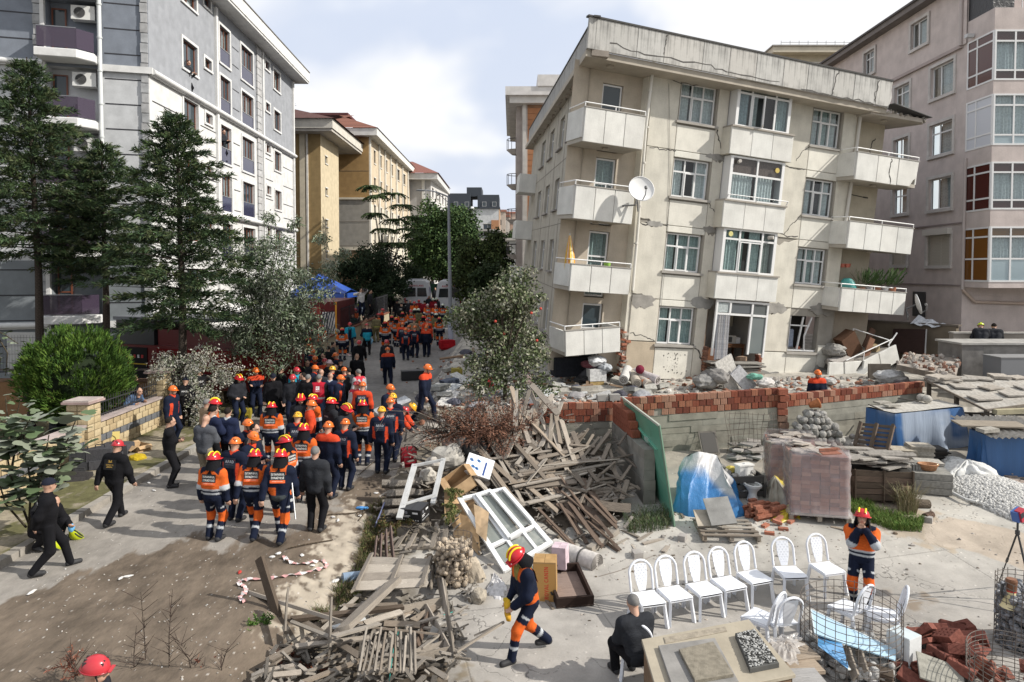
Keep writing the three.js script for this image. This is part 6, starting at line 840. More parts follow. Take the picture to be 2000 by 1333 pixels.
// ---------- terracotta pieces ----------
{let holed=(n,w,l,h,rad)=>{let s=new Shape([[-w/2,-l/2],[w/2,-l/2],[w/2,l/2],[-w/2,l/2]].map((q)=>new $4(...q)));for(let[x,y]of n){let p=new Path();p.absellipse(x,y,rad,rad,0,6.2832,true);s.holes.push(p)}let g=new $9(s,{depth:h,bevelEnabled:true,bevelSize:.006,bevelThickness:.006,bevelSegments:1,curveSegments:14});g.rotateX(-PI/2);g.translate(0,-h/2,0);return g};
let kinds=[holed([[0,0]],.34,.34,.13,.095),holed([[-.07,-.12],[0,-.12],[.07,-.12],[-.07,-.04],[0,-.04],[.07,-.04],[-.07,.04],[0,.04],[.07,.04],[-.07,.12],[0,.12],[.07,.12]],.24,.34,.1,.022),holed([],.3,.42,.06,.1),holed([[0,0]],.3,.3,.09,.1),holed([],.2,.34,.09,0)].map((g)=>$ti(g,[.175,.065,.05]));let TMs=[0,1,2].map((k)=>M('brick',{color:new Color(.85+k*.15,.85+k*.14,.85+k*.12)}));
let L=[[1768,1278,0],[1800,1252,3],[1832,1255,0],[1860,1235,0],[1880,1222,0],[1870,1260,0],[1905,1262,0],[1895,1285,3],[1850,1285,1],[1815,1290,1],[1780,1262,4],[1805,1275,2],[1842,1300,3],[1870,1300,0],[1790,1305,1],[1760,1300,2],[1825,1240,4],[1845,1245,2],[1900,1305,0],[1890,1240,2],[1880,1320,0],[1835,1325,3],[1780,1325,4],[1745,1290,2],[1850,1270,2],[1915,1275,4],[1810,1262,4],[1870,1245,4]];
let ctr=G(1840,1300);L.forEach(([x,y,k],i)=>{let g=G(x,y+18);let dx=hypot((g.x-ctr.x),(g.z-ctr.z));let h=max(.06,.5-dx*.42)*(.5+.5*$h(i,4));let m=$p(scene,'terracotta_block',kinds[k],TMs[i % 3]);m.position.copy(P(x,y,-g.z)).setY($ly(g.x,g.z)+h+.06);m.rotation.set(rr(-.6,.6,yr),yr()*6,rr(-.6,.6,yr));tag(m,['square dark terracotta block with one round hole in the tumbled pile','perforated terracotta brick with rows of small holes in the tumbled pile','flat terracotta plate without holes in the tumbled pile','thin square terracotta ring block in the tumbled pile','solid terracotta brick in the tumbled pile'][k],'terracotta block','terracotta '+['square blocks','perforated bricks','plates','ring blocks','solid bricks'][k]+' in the pile')});
let sl=$s('grey_tile',b().box([0,0,0],[.62,.03,.42],[.3,.29,.25]).build(),M('stone'),'large grey tile lying in front of the terracotta pile','tile',P(1838,1315,9.75));sl.rotation.set(.5,-.35,-.12);let st=$s('grey_strip',b().box([0,0,0],[.6,.05,.06],[.22,.21,.2]).build(),M('plain'),'grey metal strip across the left of the terracotta pile','strip',P(1785,1252,10.5));st.rotation.set(.1,-.7,-.1);
$s('black_bin',b().geo(new $0(.07,.06,.14,12),[.03,.03,.03]).build(),M('plastic'),'small black cup among the terracotta blocks','cup',P(1808,1262,10.35));
$s('orange_cap',b().geo(new $0(.05,.05,.03,12),[.5,.06,.03]).build(),M('plastic'),'small red cap lying left of the terracotta pile','cap',G(1752,1242).add(V(0,.03,0)));
}
{
for(let[x,y,d,w,l,c,ry,lb,h]of[[1530,1275,10,.9,.5,[.33,.27,.21],.2,'brown board under torn film right of the slab table',.35],[1545,1300,9.7,.8,.45,[.36,.29,.22],.1,'second brown board nearer the camera right of the slab table',.35],[1560,1330,9.3,.7,.5,[.35,.34,.33],.05,'grey slab at the bottom edge right of the slab table',.3]]){let p=P(x,y,d);let m=$s('panel_board',b().box([0,0,0],[w,.05,l],c).build(),M('wood'),lb,'board',p);m.rotation.y=ry;b().bx(-w/2+.1,-p.y,-l/2+.05,w/2-.1,-.026,l/2-.05,[.15,.12,.1]).to(m,'base',M('wood'))}
let f=[[1500,1252],[1558,1240],[1572,1262],[1560,1300],[1515,1290]].map(([x,y])=>P(x,y,10.2 -(y-1240)*.012)),o=f[0].clone();let t=$t('plastic_film','crumpled clear plastic film lying over the brown boards','film',o);$p(t,'film',drape(local(o,f),P(1535,1262,10).add(V(0,.08,0)).sub(o),(s)=>s,()=>[.5,.48,.46],41,.05),M('plastic',{transparent:true,opacity:.5,roughness:.25,side:$1}))}
// ---------- survey tripod ----------
{let top=P(1988,1040,12.2),f=[G(1948,1148),G(1990,1165),G(2015,1140)],t=$t('tripod','black tripod with a red and blue survey device at the right edge','tripod',V(top.x,$ly(top.x,top.z),top.z)),o=t.position;f[1].set(top.x+.05,o.y,top.z+.45);f[2].set(top.x+.5,o.y,top.z-.2);f.forEach((q)=>b().rod(top.clone().sub(o),q.clone().sub(o).lerp(top.clone().sub(o),.5),.016,[.02,.02,.022],8).rod(q.clone().sub(o).lerp(top.clone().sub(o),.5),q.clone().sub(o),.011,[.03,.03,.03],8).rod(q.clone().sub(o).lerp(top.clone().sub(o),.48),q.clone().sub(o).lerp(top.clone().sub(o),.54),.022,[.05,.05,.05],8).to(t,'leg',M('plastic')));let h=top.clone().sub(o);b().rod(h,[h.x,h.y+.22,h.z],.018,[.03,.03,.03],8).rod([h.x,h.y-.04,h.z],[h.x,h.y+.03,h.z],.04,[.04,.04,.04],10).to(t,'centre_column',M('plastic'));b().box([h.x,h.y+.32,h.z],[.2,.2,.12],[.05,.12,.35],[0,.4,.35]).box([h.x+.02,h.y+.33,h.z+.04],[.14,.22,.1],[.4,.03,.05],[0,.4,.35]).to(t,'device',M('plastic'));b().box([h.x+.01,h.y+.34,h.z+.095],[.09,.1,.01],[.02,.02,.03],[0,.4,.35]).to(t,'screen',M('plastic'))}
// ---------- grass, weeds, cables, debris of the yard ----------
function tuft(name,label,pts,n,h0,h1,cols,seed,spread){let g=b(),r=rng(seed);for(let i=0;i<n;i++){let p=pts(r);let h=rr(h0,h1,r),a=r()*6.283,l=rr(.2,.8,r)*h,w=rr(.004,.009,r),c=$v(cols[(r()*cols.length)|0],.25,r),dx=cos(a),dz=sin(a),px=-dz*w,pz=dx*w;let m=[p.x+dx*l*.35,p.y+h*.65,p.z+dz*l*.35],e=[p.x+dx*l,p.y+h,p.z+dz*l];g.tri([p.x-px,p.y,p.z-pz],[p.x+px,p.y,p.z+pz],m,c).tri([m[0]- px,m[1],m[2]- pz],[m[0]+px,m[1],m[2]+pz],e,c)}let o=g.to(scene,name,M('leaf'),'stuff');o.userData.label=label;o.userData.category='grass';return o}
let inPix=(poly)=>{let q=$ol(poly),bb=[min(...q.map((w)=>w[0])),max(...q.map((w)=>w[0])),min(...q.map((w)=>w[1])),max(...q.map((w)=>w[1]))];return(r)=>{for(let k=0;k<60;k++){let x=rr(bb[0],bb[1],r),d=rr(bb[2],bb[3],r);if(inPoly(q,x,d)&&nz(x*1.5,d*1.5,3)>-.18)return V(x,$ly(x,-d),-d)}return V(q[0][0],$ly(q[0][0],-q[0][1]),-q[0][1])}};
tuft('yard_grass','bright green grass patch growing in the yard right of the wrapped bricks',inPix([[1642,975],[1690,968],[1712,1000],[1760,1012],[1805,1020],[1800,1042],[1740,1038],[1680,1015],[1648,990]]),5200,.06,.22,[[.09,.16,.03],[.07,.13,.025],[.14,.18,.05]],5);
tuft('verge_grass','thin dark grass growing on the footway along the stone wall',inPix([[250,955],[330,860],[380,850],[360,890],[300,925],[200,985],[60,1060],[0,1080],[0,1010],[150,985]]),7000,.03,.1,[[.1,.1,.03],[.14,.12,.05],[.07,.09,.025]],6);
tuft('heap_grass','dark grass and weeds at the foot of the timber pile beside the street',inPix([[600,1215],[640,1160],[690,1130],[720,1000],[750,980],[740,1060],[700,1180],[660,1215]]),4200,.05,.22,[[.05,.075,.02],[.1,.09,.04],[.13,.1,.06]],7);
tuft('wall_weeds','dark leafy weeds at the foot of the green sheet and the short wall',inPix([[1215,1030],[1260,1005],[1310,1000],[1312,1035],[1270,1042],[1230,1046]]),1100,.08,.36,[[.06,.1,.03],[.09,.13,.06],[.12,.12,.07]],8);
tuft('dry_weeds','tall dry weed standing behind the grass patch in the yard',(r)=>G(rr(1755,1790,r),rr(995,1008,r)),420,.3,.75,[[.26,.22,.14],[.2,.19,.1]],9);
{let cab=(name,label,pts,rad,col,lift=.012)=>{let q=pts.map(([x,y])=>G(x,y).add(V(0,lift,0)));let c=new $K(q);return $s(name,$ti(new TubeGeometry(c,pts.length*8,rad,6),col),M('plastic'),label,'cable')};
cab('cable','thin grey cable on the yard running towards the tripod, upper one',[[1700,1185],[1790,1172],[1850,1166],[1945,1149]],.009,[.2,.19,.18]);cab('cable','thin grey cable on the yard running to the pebble basket, lower one',[[1700,1188],[1830,1174],[1900,1176],[1960,1186]],.008,[.22,.21,.2]);cab('rope','dark rope on the yard from the wooden tray towards the first chair',[[1170,1128],[1215,1115],[1240,1103],[1275,1088]],.012,[.13,.11,.09])}
{
let r=rng(14),g=b();for(let i=0;i<900;i++){let p=i<560?G(rr(1080,2000,r),985+250*pow(r(),2.2)):G(rr(1180,1560,r),rr(1000,1100,r));let s=rr(.008,.032,r)*(r()<.07?2:1);g.geo($lu(i % 5+20,0,.3),$v(i % 4?[.34,.31,.28]:[.16,.13,.1],.35,r),T(p.x,p.y+s*.25,p.z,r()*6,r()*6,0,[s,s*.6,s*rr(.6,1.6,r)]))}let o=g.to(scene,'yard_gravel',M('stone'),'stuff');o.userData.label='loose chips and gravel scattered over the yard';o.userData.category='gravel';
let g2=b();for(let i=0;i<420;i++){let p=G(rr(30,720,r),rr(930,1330,r));if(p.x>-3.4)continue;let s=rr(.006,.02,r);g2.geo($lu(i % 5+20,0,.3),$v(i % 3?[.36,.33,.29]:[.5,.48,.45],.3,r),T(p.x,p.y+s*.3,p.z,r()*6,r()*6,0,[s,s*.6,s]))}let o2=g2.to(scene,'street_grit',M('stone'),'stuff');o2.userData.label='small pale chips scattered over the dirty street';o2.userData.category='grit';
[[1260,1050],[1275,1060],[1230,1045],[1195,1020],[1215,1060],[1240,1075],[1330,1005],[1070,1180],[1090,1052],[1640,1035],[1655,1032],[1300,1075]].forEach(([x,y],i)=>{let o=$s('wood_scrap',plankG[i % 6],$wm[i % 10],'short splintered wood scrap lying on the yard by the timber pile','wood scrap',G(x,y).add(V(0,.025,0)),'wood scraps on the yard');o.scale.set(rr(.25,.6,r),.025,rr(.05,.1,r));o.rotation.y=r()*3});
[[1333,1056],[1243,1088],[1245,1090],[1812,1020]].forEach(([x,y],i)=>{let o=$s('block_piece',b().box([0,.06,0],[.2,.13,.16],[.33,.31,.29]).build(),M('concrete'),['grey concrete block piece by the low pallet','concrete lump with a pinkish rag left of the first chair','smaller lump on the first one left of the chairs','dark stump lying by the dry weeds'][i],'block',G(x,y));o.rotation.y=r()*3});
let l1=$s('log_piece',b().geo(new $0(.1,.11,.6,10),[.16,.13,.1],T(0,.1,0,0,0,1.5)).build(),M('bark'),'short dark log lying right of the dry weeds','log',G(1790,992));let l2=$s('log_piece',b().geo(new $0(.07,.08,.35,10),[.12,.08,.06],T(0,.08,0,0,.6,1.5)).build(),M('bark'),'small dark log lying nearer than the other by the gravel mound','log',G(1813,1014));let st=$t('tree_stump','rough brown tree stump beside the wooden box','stump',G(1766,990));b().geo($lu(5,2,.2,2,.17,.32,.15),[.15,.1,.075],T(0,.25,0)).to(st,'trunk',M('bark'));b().geo(new $0(.12,.14,.06,9),[.24,.18,.12],T(.01,.5,0,.15,0,.1)).to(st,'cut_top',M('wood'))}
// ---------- the timber pile between street and yard ----------
let pr=rng(909),HD=(y)=>(y<1100?10+(1333-y)*.0165:13.85 -(y-1100)*.0206),S=(x,y,up=0)=>P(x,y,HD(y)).add(V(0,up,0));
let heapPoly=[[1030,800],[1200,855],[1235,1000],[1185,1060],[1090,1085],[960,1105],[900,1200],[885,1290],[880,1420],[480,1420],[510,1230],[690,1115],[745,990],[800,890],[880,865],[940,800]];
{let x0=440,x1=1260,y0=770,y1=1420,nx=82,ny=65,g=new $6(),p=[],c=[],ix=[];for(let j=0;j<=ny;j++)for(let i=0;i<=nx;i++){let x=$l(x0,x1,i/nx),y=$l(y0,y1,j/ny),e=$pd(heapPoly,x,y),w=S(x,y,-.16+.25*nz(x*.02,y*.02,3));let gy=$ly(w.x,w.z);w.y=$l(gy-.25,max(w.y,gy-.2),$sm(-12,26,e));p.push(w.x,w.y,w.z);let k=.7+.8*(.5+nz(x*.05,y*.05,8));c.push(.095*k,.078*k,.06*k)}for(let j=0;j<ny;j++)for(let i=0;i<nx;i++){let a=j*(nx+1)+i,e=a+nx+1;ix.push(a,e,e+1,a,e+1,a+1)}g.setAttribute('position',new $2(p,3));g.setAttribute('color',new $2(c,3));g.setAttribute('uv',new $2(p.filter((_,i)=>i % 3!==1),2));g.setIndex(ix);g.computeVertexNormals();let o=$p(scene,'waste_mound',g,M('stone',{side:$1}),'structure')}
function loose(name,label,cat,group,x0,y0,x1,y1,wpx,up,o={}){let s=HD((y0+y1)/2)/FOC;let A=P(x0,y0,HD(y0)+(o.d0||0)).add(V(0,up,0)),C=P(x1,y1,HD(y1)+(o.d1||0)).add(V(0,up,0));let m=$pm(scene,A,C,wpx*s,o.t||.028,o.i===undefined?(pr()*30)|0:o.i,o.roll===undefined?rr(-.5,.5,pr):o.roll,o.m,name);m.name=$nu(name);return tag(m,label,cat,group)}
{
let Z=[[962,1112,805,905,55,115,50,105,8,11,30,'steep grey plank in the upper part of the timber pile below the brick wall','steep planks at the top of the pile'],[930,1100,850,975,-62,-38,70,140,8,11,30,'long grey plank sliding down to the right in the middle of the timber pile','slanting planks in the middle of the pile'],[1015,1165,895,992,4,18,80,165,8,12,34,'flat lying weathered plank stacked in the right middle of the timber pile','flat planks in the pile'],[1110,1228,860,1000,-80,80,25,65,5,10,46,'short dark grey offcut in the shaded corner by the concrete wall','offcuts in the corner by the wall'],[1075,1185,985,1068,-60,-35,50,120,6,9,22,'thin brown plank fallen across the broken crate at the right foot of the pile','thin planks at the right foot of the pile'],[520,860,1205,1335,-35,45,50,150,8,15,46,'grey plank lying low in the nearest part of the timber pile','low planks in the nearest pile'],[1010,1130,880,960,20,60,35,80,7,10,18,'pale short plank lying across the others in the timber pile','pale short planks in the pile']];
Z.forEach(([x0,x1,y0,y1,a0,a1,l0,l1,w0,w1,n,lb,gp],zi)=>{for(let k=0;k<n;k++){let x=rr(x0,x1,pr),y=rr(y0,y1,pr),a=-rr(a0,a1,pr)*PI/180,l=rr(l0,l1,pr)/2;loose('plank',lb,'plank',gp,x-l*cos(a),y-l*sin(a),x+l*cos(a),y+l*sin(a),rr(w0,w1,pr),rr(.0,.24,pr),zi===3?{m:$wm[6+(k % 2)]}:zi===4?{m:$dw[1]}:zi===6?{i:4}:{})}});
[['dark upright post standing in the nearest timber pile beside the street',506,1101,546,1228,16,.1,{m:$dw[0],t:.07,d0:-2.5,d1:-.2,roll:1.3}],['long split grey lath crossing the nearest pile from the street side',469,1201,686,1278,11,.45,{t:.05}],['short wide pale board standing upright, second from the street',562,1190,556,1279,19,.3,{d0:-1.1,d1:0,roll:1.4,i:2}],['narrow pale board standing upright near the middle of the nearest pile',647,1211,644,1313,16,.3,{d0:-1.2,d1:0,roll:1.4,i:2}],['thick grey beam leaning towards the camera in the nearest pile',773,1187,671,1296,24,.5,{t:.09,i:0,roll:.3}],['second grey beam lying against the thick leaning one',760,1184,652,1300,14,.42,{t:.08,i:1,roll:.3}],['long dark rail running across behind the upright boards',568,1240,790,1214,11,.25,{m:$dw[0],t:.06}],['grey board slanting up to the right at the bottom edge',651,1312,742,1282,14,.5,{i:4}],['splintered lath lying below the long split one',568,1250,668,1294,8,.3,{}],['white painted board lying between the two upright ones',650,1264,712,1243,10,.3,{m:M('plain',{vertexColors:false,color:new Color(.5,.52,.53)})}],['thick grey plank leaning on the brick wall at the top of the pile',1038,786,1090,846,12,.5,{d0:.3,t:.05,i:0}],['grey lath standing at the left end of the brick wall',1034,790,1020,842,7,.4,{}],['pale log like beam lying low at the right foot of the pile',1150,1085,1205,1045,14,.1,{t:.12,i:4}],['wide old beam lying under the offcuts beside the short wall',1145,985,1232,995,24,.02,{t:.2,m:$wm[7]}],['short grey block beam in front of the wide old beam',1165,1020,1190,1022,20,.02,{t:.16,m:$wm[6]}],['navy blue edged board standing on the street side of the pile',750,998,733,1040,10,.15,{m:M('plain',{vertexColors:false,color:new Color(.09,.1,.18)}),roll:1.2}],['plank lying on the yard left of the walking rescuer',890,1283,985,1222,8,.06,{i:3,d0:-.3,d1:-.9}],['shorter plank lying parallel on the yard left of the walking rescuer',926,1249,985,1221,9,.05,{i:4,d0:-.3,d1:-.9}]].forEach(([lb,a,c,e,f,w,u,o])=>loose('plank',lb,'plank',undefined,a,c,e,f,w,u,o));
for(let k=0;k<11;k++)loose('fence_slat','thin upright slat of the broken crate at the bottom edge of the pile','slat','upright slats at the bottom edge',716+k*9.5+rr(-3,3,pr),1262+(k % 3)*9,700+k*11+rr(-5,5,pr),1352,7,.25,{d0:-.9,d1:0,roll:1.2});
}
{let n=1500,im=new $J(plankG[1],M('wood',{vertexColors:false}),n),m4=new $5(),r=rng(5);for(let i=0;i<n;i++){let x,y;do{x=rr(480,1240,r);y=rr(790,1400,r)}while($pd(heapPoly,x,y)<-12);let s=rr(.06,.4,r);m4.compose(S(x,y,rr(-.1,.14,r)),new $7().setFromEuler(new Euler(rr(-.5,.5,r),r()*6,rr(-.5,.5,r))),V(s,rr(.008,.03,r),rr(.015,.07,r)));im.setMatrixAt(i,m4);let k=rr(.08,.36,r);im.setColorAt(i,new Color(k,k*.9,k*.78))}im.name='splinters';im.userData={label:'splinters and small wood scraps filling the timber pile',category:'splinters',kind:'stuff'};scene.add(im)}
let $qb=(o,q,lift=0)=>q.map(([x,y,d])=>P(x,y,d||HD(y)).add(V(0,lift,0)).sub(o));
let $mx=(q,u,v)=>q[0].clone().lerp(q[1],u).lerp(q[3].clone().lerp(q[2],u),v);
{let o=S(770,1160),t=$t('crate_panel','big pale crate panel of wide boards with three battens lying on the nearest pile','panel',o),q=$qb(o,[[722,1123],[846,1129],[832,1183],[690,1193]],.35);for(let k=0;k<4;k++){let v=(k+.5)/4;$pm(t,$mx(q,0,v),$mx(q,1,v),.21,.025,k+2,.35,[$wm[4],$wm[5],$wm[0],$wm[5]][k],'board')}for(let u of[.02,.5,.95])$pm(t,$mx(q,u,-.08).add(V(0,.05,.03)),$mx(q,u,1.05).add(V(0,.05,.03)),.085,.035,1,.4,$wm[0],'batten')}
{let o=S(835,1240).setY(0),t=$t('broken_crate','broken open crate of grey boards holding scraps and a green cord','crate',o),sh=([x,y])=>[x,y,HD(y)- .25],bd=(a,c,w,i,m,l=.25)=>$pm(t,$qb(o,[sh(a)],l)[0],$qb(o,[sh(c)],l)[0],w,.03,i,1.2,m,'board');[[[850,1105,13.6],[868,1190,12.3],.09],[[858,1108,13.6],[884,1262,11.4],.1],[[866,1128,13.2],[886,1290,11],.09],[[776,1196,12.1],[868,1176,12.2],.17],[[783,1196,12],[803,1292,10.8],.13],[[832,1187,12],[877,1272,10.9],.12],[[803,1290,10.8],[884,1270,11],.12],[[842,1150,12.6],[846,1106,13.5],.08],[[806,1276,10.9],[870,1256,11.2],.08],[[815,1260,11.6],[838,1200,12],.12],[[786,1120,13.5],[850,1104,13.7],.1],[[790,1220,11.5],[800,1300,10.6],.05]].forEach(([a,c,w],i)=>bd(a,c,w,i,i===9?$dw[1]:$wm[i % 4],0));b().path([[780,1224],[830,1214],[884,1196]].map((v)=>$qb(o,[sh(v)])[0]),.008,[.03,.28,.24],5).path([[783,1216],[768,1270],[760,1330]].map((v)=>$qb(o,[sh(v)])[0]),.008,[.03,.28,.24],5).to(t,'green_cord',M('plastic'));
[[838,1272,'white brick like block at the bottom of the broken crate',[.42,.4,.36]],[862,1270,'grey block right of the white one in the broken crate',[.33,.31,.28]]].forEach(([x,y,lb,c])=>$s('block',b().box([0,0,0],[.3,.12,.16],c,[0,.3,.05]).build(),M('stone'),lb,'block',S(x,y)));let w=$s('white_sheet',b().quad([-.12,-.12,0],[.06,-.2,.02],[.14,.05,0],[0,.16,.02],[.55,.55,.54]).build(),M('paper'),'torn white sheet hanging inside the broken crate','sheet',P(845,1240,HD(1240)- .2))}
{let mk=(label,pts,n,w,k)=>{let o=P(...pts[3]),t=$t('pallet',label,'pallet',o),q=$qb(o,pts);for(let i=0;i<n;i++){let u=i/(n-1);$pm(t,$mx(q,u,0),$mx(q,u,1),w,.022,i+k,.3,$wm[(i+k)% 4],'deck_board')}for(let v of[.12,.9])$pm(t,$mx(q,-.02,v).add(V(0,-.06,-.03)),$mx(q,1.02,v).add(V(0,-.06,-.03)),.1,.09,k,0,$wm[1],'bearer')};
mk('grey pallet tilted towards the street in the middle of the pile',[[812,1012,15.7],[872,1008,15.7],[868,1071,14],[772,1071,14.1]],5,.115,0);let o=P(745,1110,13.5),t=$t('pallet','small reddish brown pallet standing upright at the street side of the pile','pallet',o),q=$qb(o,[[735,1050,14],[762,1030,14.3],[768,1100,13.7],[728,1116,13.4]]);for(let i=0;i<4;i++)$pm(t,$mx(q,i/3,0),$mx(q,i/3,1),.11,.025,i,1.2,M('wood',{vertexColors:false,color:new Color(.17,.125,.11)}),'deck_board');for(let v of[.15,.85])$pm(t,$mx(q,0,v).add(V(.03,0,-.05)),$mx(q,1,v).add(V(.03,0,-.05)),.08,.04,1,1.2,$dw[1],'bearer')}
{
let o=P(985,1119,13.3),t=$t('plastic_door','white plastic double door with dusty glass panes thrown on the pile','door',o),q=$qb(o,[[894,974,15.4],[985,954,15.8],[1079,1062,14],[985,1119,13.3]]);let W=[.66,.67,.67],g=b(),n=q[1].clone().sub(q[0]).cross(q[3].clone().sub(q[0])).normalize(),upv=n.y<0?n.negate():n;let bar=(u0,v0,u1,v1,w,l)=>g.bar($mx(q,u0,v0).addScaledVector(upv,l),$mx(q,u1,v1).addScaledVector(upv,l),w,.06,W,upv);bar(-.01,.02,1.01,.02,.1,0);bar(.03,0,.03,1,.1,.002);bar(.97,0,.97,1,.1,.002);bar(0,.98,1,.98,.1,0);bar(.03,.7,.97,.7,.09,.004);bar(.36,.7,.36,.98,.07,0);bar(.7,.7,.7,.98,.07,0);bar(.33,.02,.36,.7,.11,.0);g.to(t,'frame',M('plastic'));let s=b(),sb=(u0,v0,u1,v1)=>s.bar($mx(q,u0,v0).addScaledVector(upv,.07),$mx(q,u1,v1).addScaledVector(upv,.07),.085,.05,W,upv);sb(.37,.03,.4,.72);sb(.66,.03,.7,.7);sb(.37,.05,.68,.03);sb(.4,.72,.7,.7);sb(.94,.04,.95,.66);s.to(t,'sash',M('plastic'));let GM=M('plain',{roughness:.12,transparent:true,opacity:.72});for(let[u0,v0,u1,v1]of[[.41,.06,.65,.68],[.71,.06,.93,.64],[.08,.3,.31,.67],[.08,.74,.33,.94],[.4,.74,.67,.94],[.74,.74,.92,.94]])b().quad($mx(q,u0,v1).toArray(),$mx(q,u1,v1).toArray(),$mx(q,u1,v0).toArray(),$mx(q,u0,v0).toArray(),[.24,.265,.245]).to(t,'pane',GM)}
{let o=P(782,1004,15.6),t=$t('window_frame','weathered white wooden window frame leaning over the stacked logs','frame',o),q=$qb(o,[[810,908,16.2],[866,897,16.3],[845,985,15.1],[781,1008,14.6]]),g=b(),W=[.5,.5,.49],bar=(u0,v0,u1,v1,w)=>g.bar($mx(q,u0,v0),$mx(q,u1,v1),w,.05,$v(W,.06,pr));bar(0,0,0,1.05,.13);bar(1,0,1,1,.11);bar(0,.02,1,.02,.1);bar(0,.8,1,.82,.09);g.to(t,'frame',M('wood'))}
function $ct(name,label,c,s,rot,col,flaps,mat){let t=$t(name,label,'box',c);t.rotation.set(...rot);let[w,h,l]=s,e=.012;b().bx(-w/2,0,-l/2,w/2,h,-l/2+e,col).bx(-w/2,0,l/2-e,w/2,h,l/2,$v(col,.05,pr)).bx(-w/2,0,-l/2+e,-w/2+e,h,l/2-e,col).bx(w/2-e,0,-l/2+e,w/2,h,l/2-e,col).bx(-w/2+e,0,-l/2+e,w/2-e,e,l/2-e,col).to(t,'body',mat||M('paper'));let f=b();if(flaps){f.bar([-w/2,h,0],[-w/2-h*.35,h*1.15,0],l*.95,.01,$v(col,.06,pr)).bar([w/2,h,0],[w/2+h*.3,h*.75,0],l*.95,.01,col).bar([0,h,l/2],[0,h*.7,l/2+.2],w*.9,.01,col)}else f.bx(-w/2,h,-l/2,-.003,h+.012,l/2,col).bx(.003,h,-l/2,w/2,h+.012,l/2,$v(col,.03,pr));f.to(t,'flap',mat||M('paper'));return t}
let CB=[.42,.285,.16];
$ct('cardboard_box','open brown cardboard box between the white printed carton and the plastic door',P(905,950,16.1),[.55,.4,.45],[.5,.5,.35],CB,1);{let o=P(905,1010,15),t=$t('cardboard_sheet','torn flattened brown cardboard hanging down the pile left of the plastic door','cardboard',o),q=$qb(o,[[868,960,16],[925,975,15.7],[940,1090,13.9],[868,1030,14.9]]);let g=b();for(let i=0;i<4;i++)for(let j=0;j<5;j++){let f=(u,v)=>$mx(q,u,v).add(V(0,.06*sin(u*7+v*3),.05*sin(v*6))).toArray();if(i===0&&j>3)continue;g.quad(f(i/4,(j+1)/5),f((i+1)/4,(j+1)/5),f((i+1)/4,j/5),f(i/4,j/5),$v(CB,.1,pr))}g.to(t,'sheet',M('paper'));let t2=$t('cardboard_sheet','tan cardboard lying on the left panes of the plastic door','cardboard',o.clone()),q2=$qb(o,[[925,985,15],[955,1000,14.7],[950,1060,13.95],[930,1040,14.3]]);let g2=b();for(let i=0;i<2;i++)for(let j=0;j<3;j++){let f=(u,v)=>$mx(q2,u,v).add(V(0,.02*sin(u*5+v*4),0)).toArray();g2.quad(f(i/2,(j+1)/3),f((i+1)/2,(j+1)/3),f((i+1)/2,j/3),f(i/2,j/3),$v([.5,.36,.22],.06,pr))}g2.to(t2,'sheet',M('paper'))}
{let o=P(932,920,16.6),t=$ct('printed_carton','white carton printed with blue pictures on top of the pile',o,[.66,.3,.5],[.85,-.25,-.22],[.6,.61,.62],0);let m=textMat(256,192,(x,w,h)=>{x.fillStyle='#e8ebee';x.fillRect(0,0,w,h);x.fillStyle='#20407c';x.fillRect(176,40,20,140);x.fillStyle='#3a6aa0';for(let[a,c]of[[110,50],[70,120],[110,130],[40,60]]){x.beginPath();x.ellipse(a,c,22,15,.4,0,7);x.fill();x.fillStyle='#14233a';x.beginPath();x.arc(a,c,7,0,7);x.fill();x.fillStyle='#3a6aa0'}x.fillStyle='#506080';for(let k=0;k<6;k++)x.fillRect(14,20+k*10,40,3)});let pl=$p(t,'print',new $8(.64,.48),m);pl.rotation.x=-PI/2;pl.position.y=.316}
{let t=$ct('black_box','black printed product box lying on the grey pallet',P(812,1012,14.9),[.5,.28,.4],[.15,-.35,.08],[.018,.018,.02],0,M('plastic'));let m=textMat(256,128,(x,w,h)=>{x.fillStyle='#0b0b0d';x.fillRect(0,0,w,h);x.fillStyle='#c8c8c8';x.fillRect(30,58,90,8);x.fillRect(30,72,70,8);for(let k=0;k<7;k++){x.beginPath();x.arc(36+k*30,108,7,0,7);x.fill()}x.fillRect(150,20,70,20);x.fillStyle='#6a6a70';x.beginPath();x.arc(70,30,18,0,7);x.fill()});let pl=$p(t,'print',new $8(.49,.27),m);pl.position.set(0,.14,.202);let p2=$p(t,'side_print',new $8(.39,.27),m);p2.position.set(.252,.14,0);p2.rotation.y=PI/2}
{let t=$ct('pet_food_box','tall brown cardboard box with red vertical lettering behind the walking rescuer',G(1066,1166),[.42,.72,.4],[0,-.12,.02],[.4,.25,.11],0);let m=textMat(128,256,(x,w,h)=>{x.fillStyle='#a98046';x.fillRect(0,0,w,h);x.save();x.translate(86,244);x.rotate(-PI/2);x.fillStyle='#b3261e';x.font='bold 34px sans-serif';x.fillText('ROYAL CANIN',0,0,232);x.restore()});let pl=$p(t,'lettering',new $8(.4,.7),m);pl.position.set(0,.355,.203);let c=$ct('pink_box','white and pink carton squeezed beside the rolled carpet',G(1095,1122).add(V(0,.15,0)),[.28,.42,.3],[0,-.3,.03],[.58,.46,.5],0)}
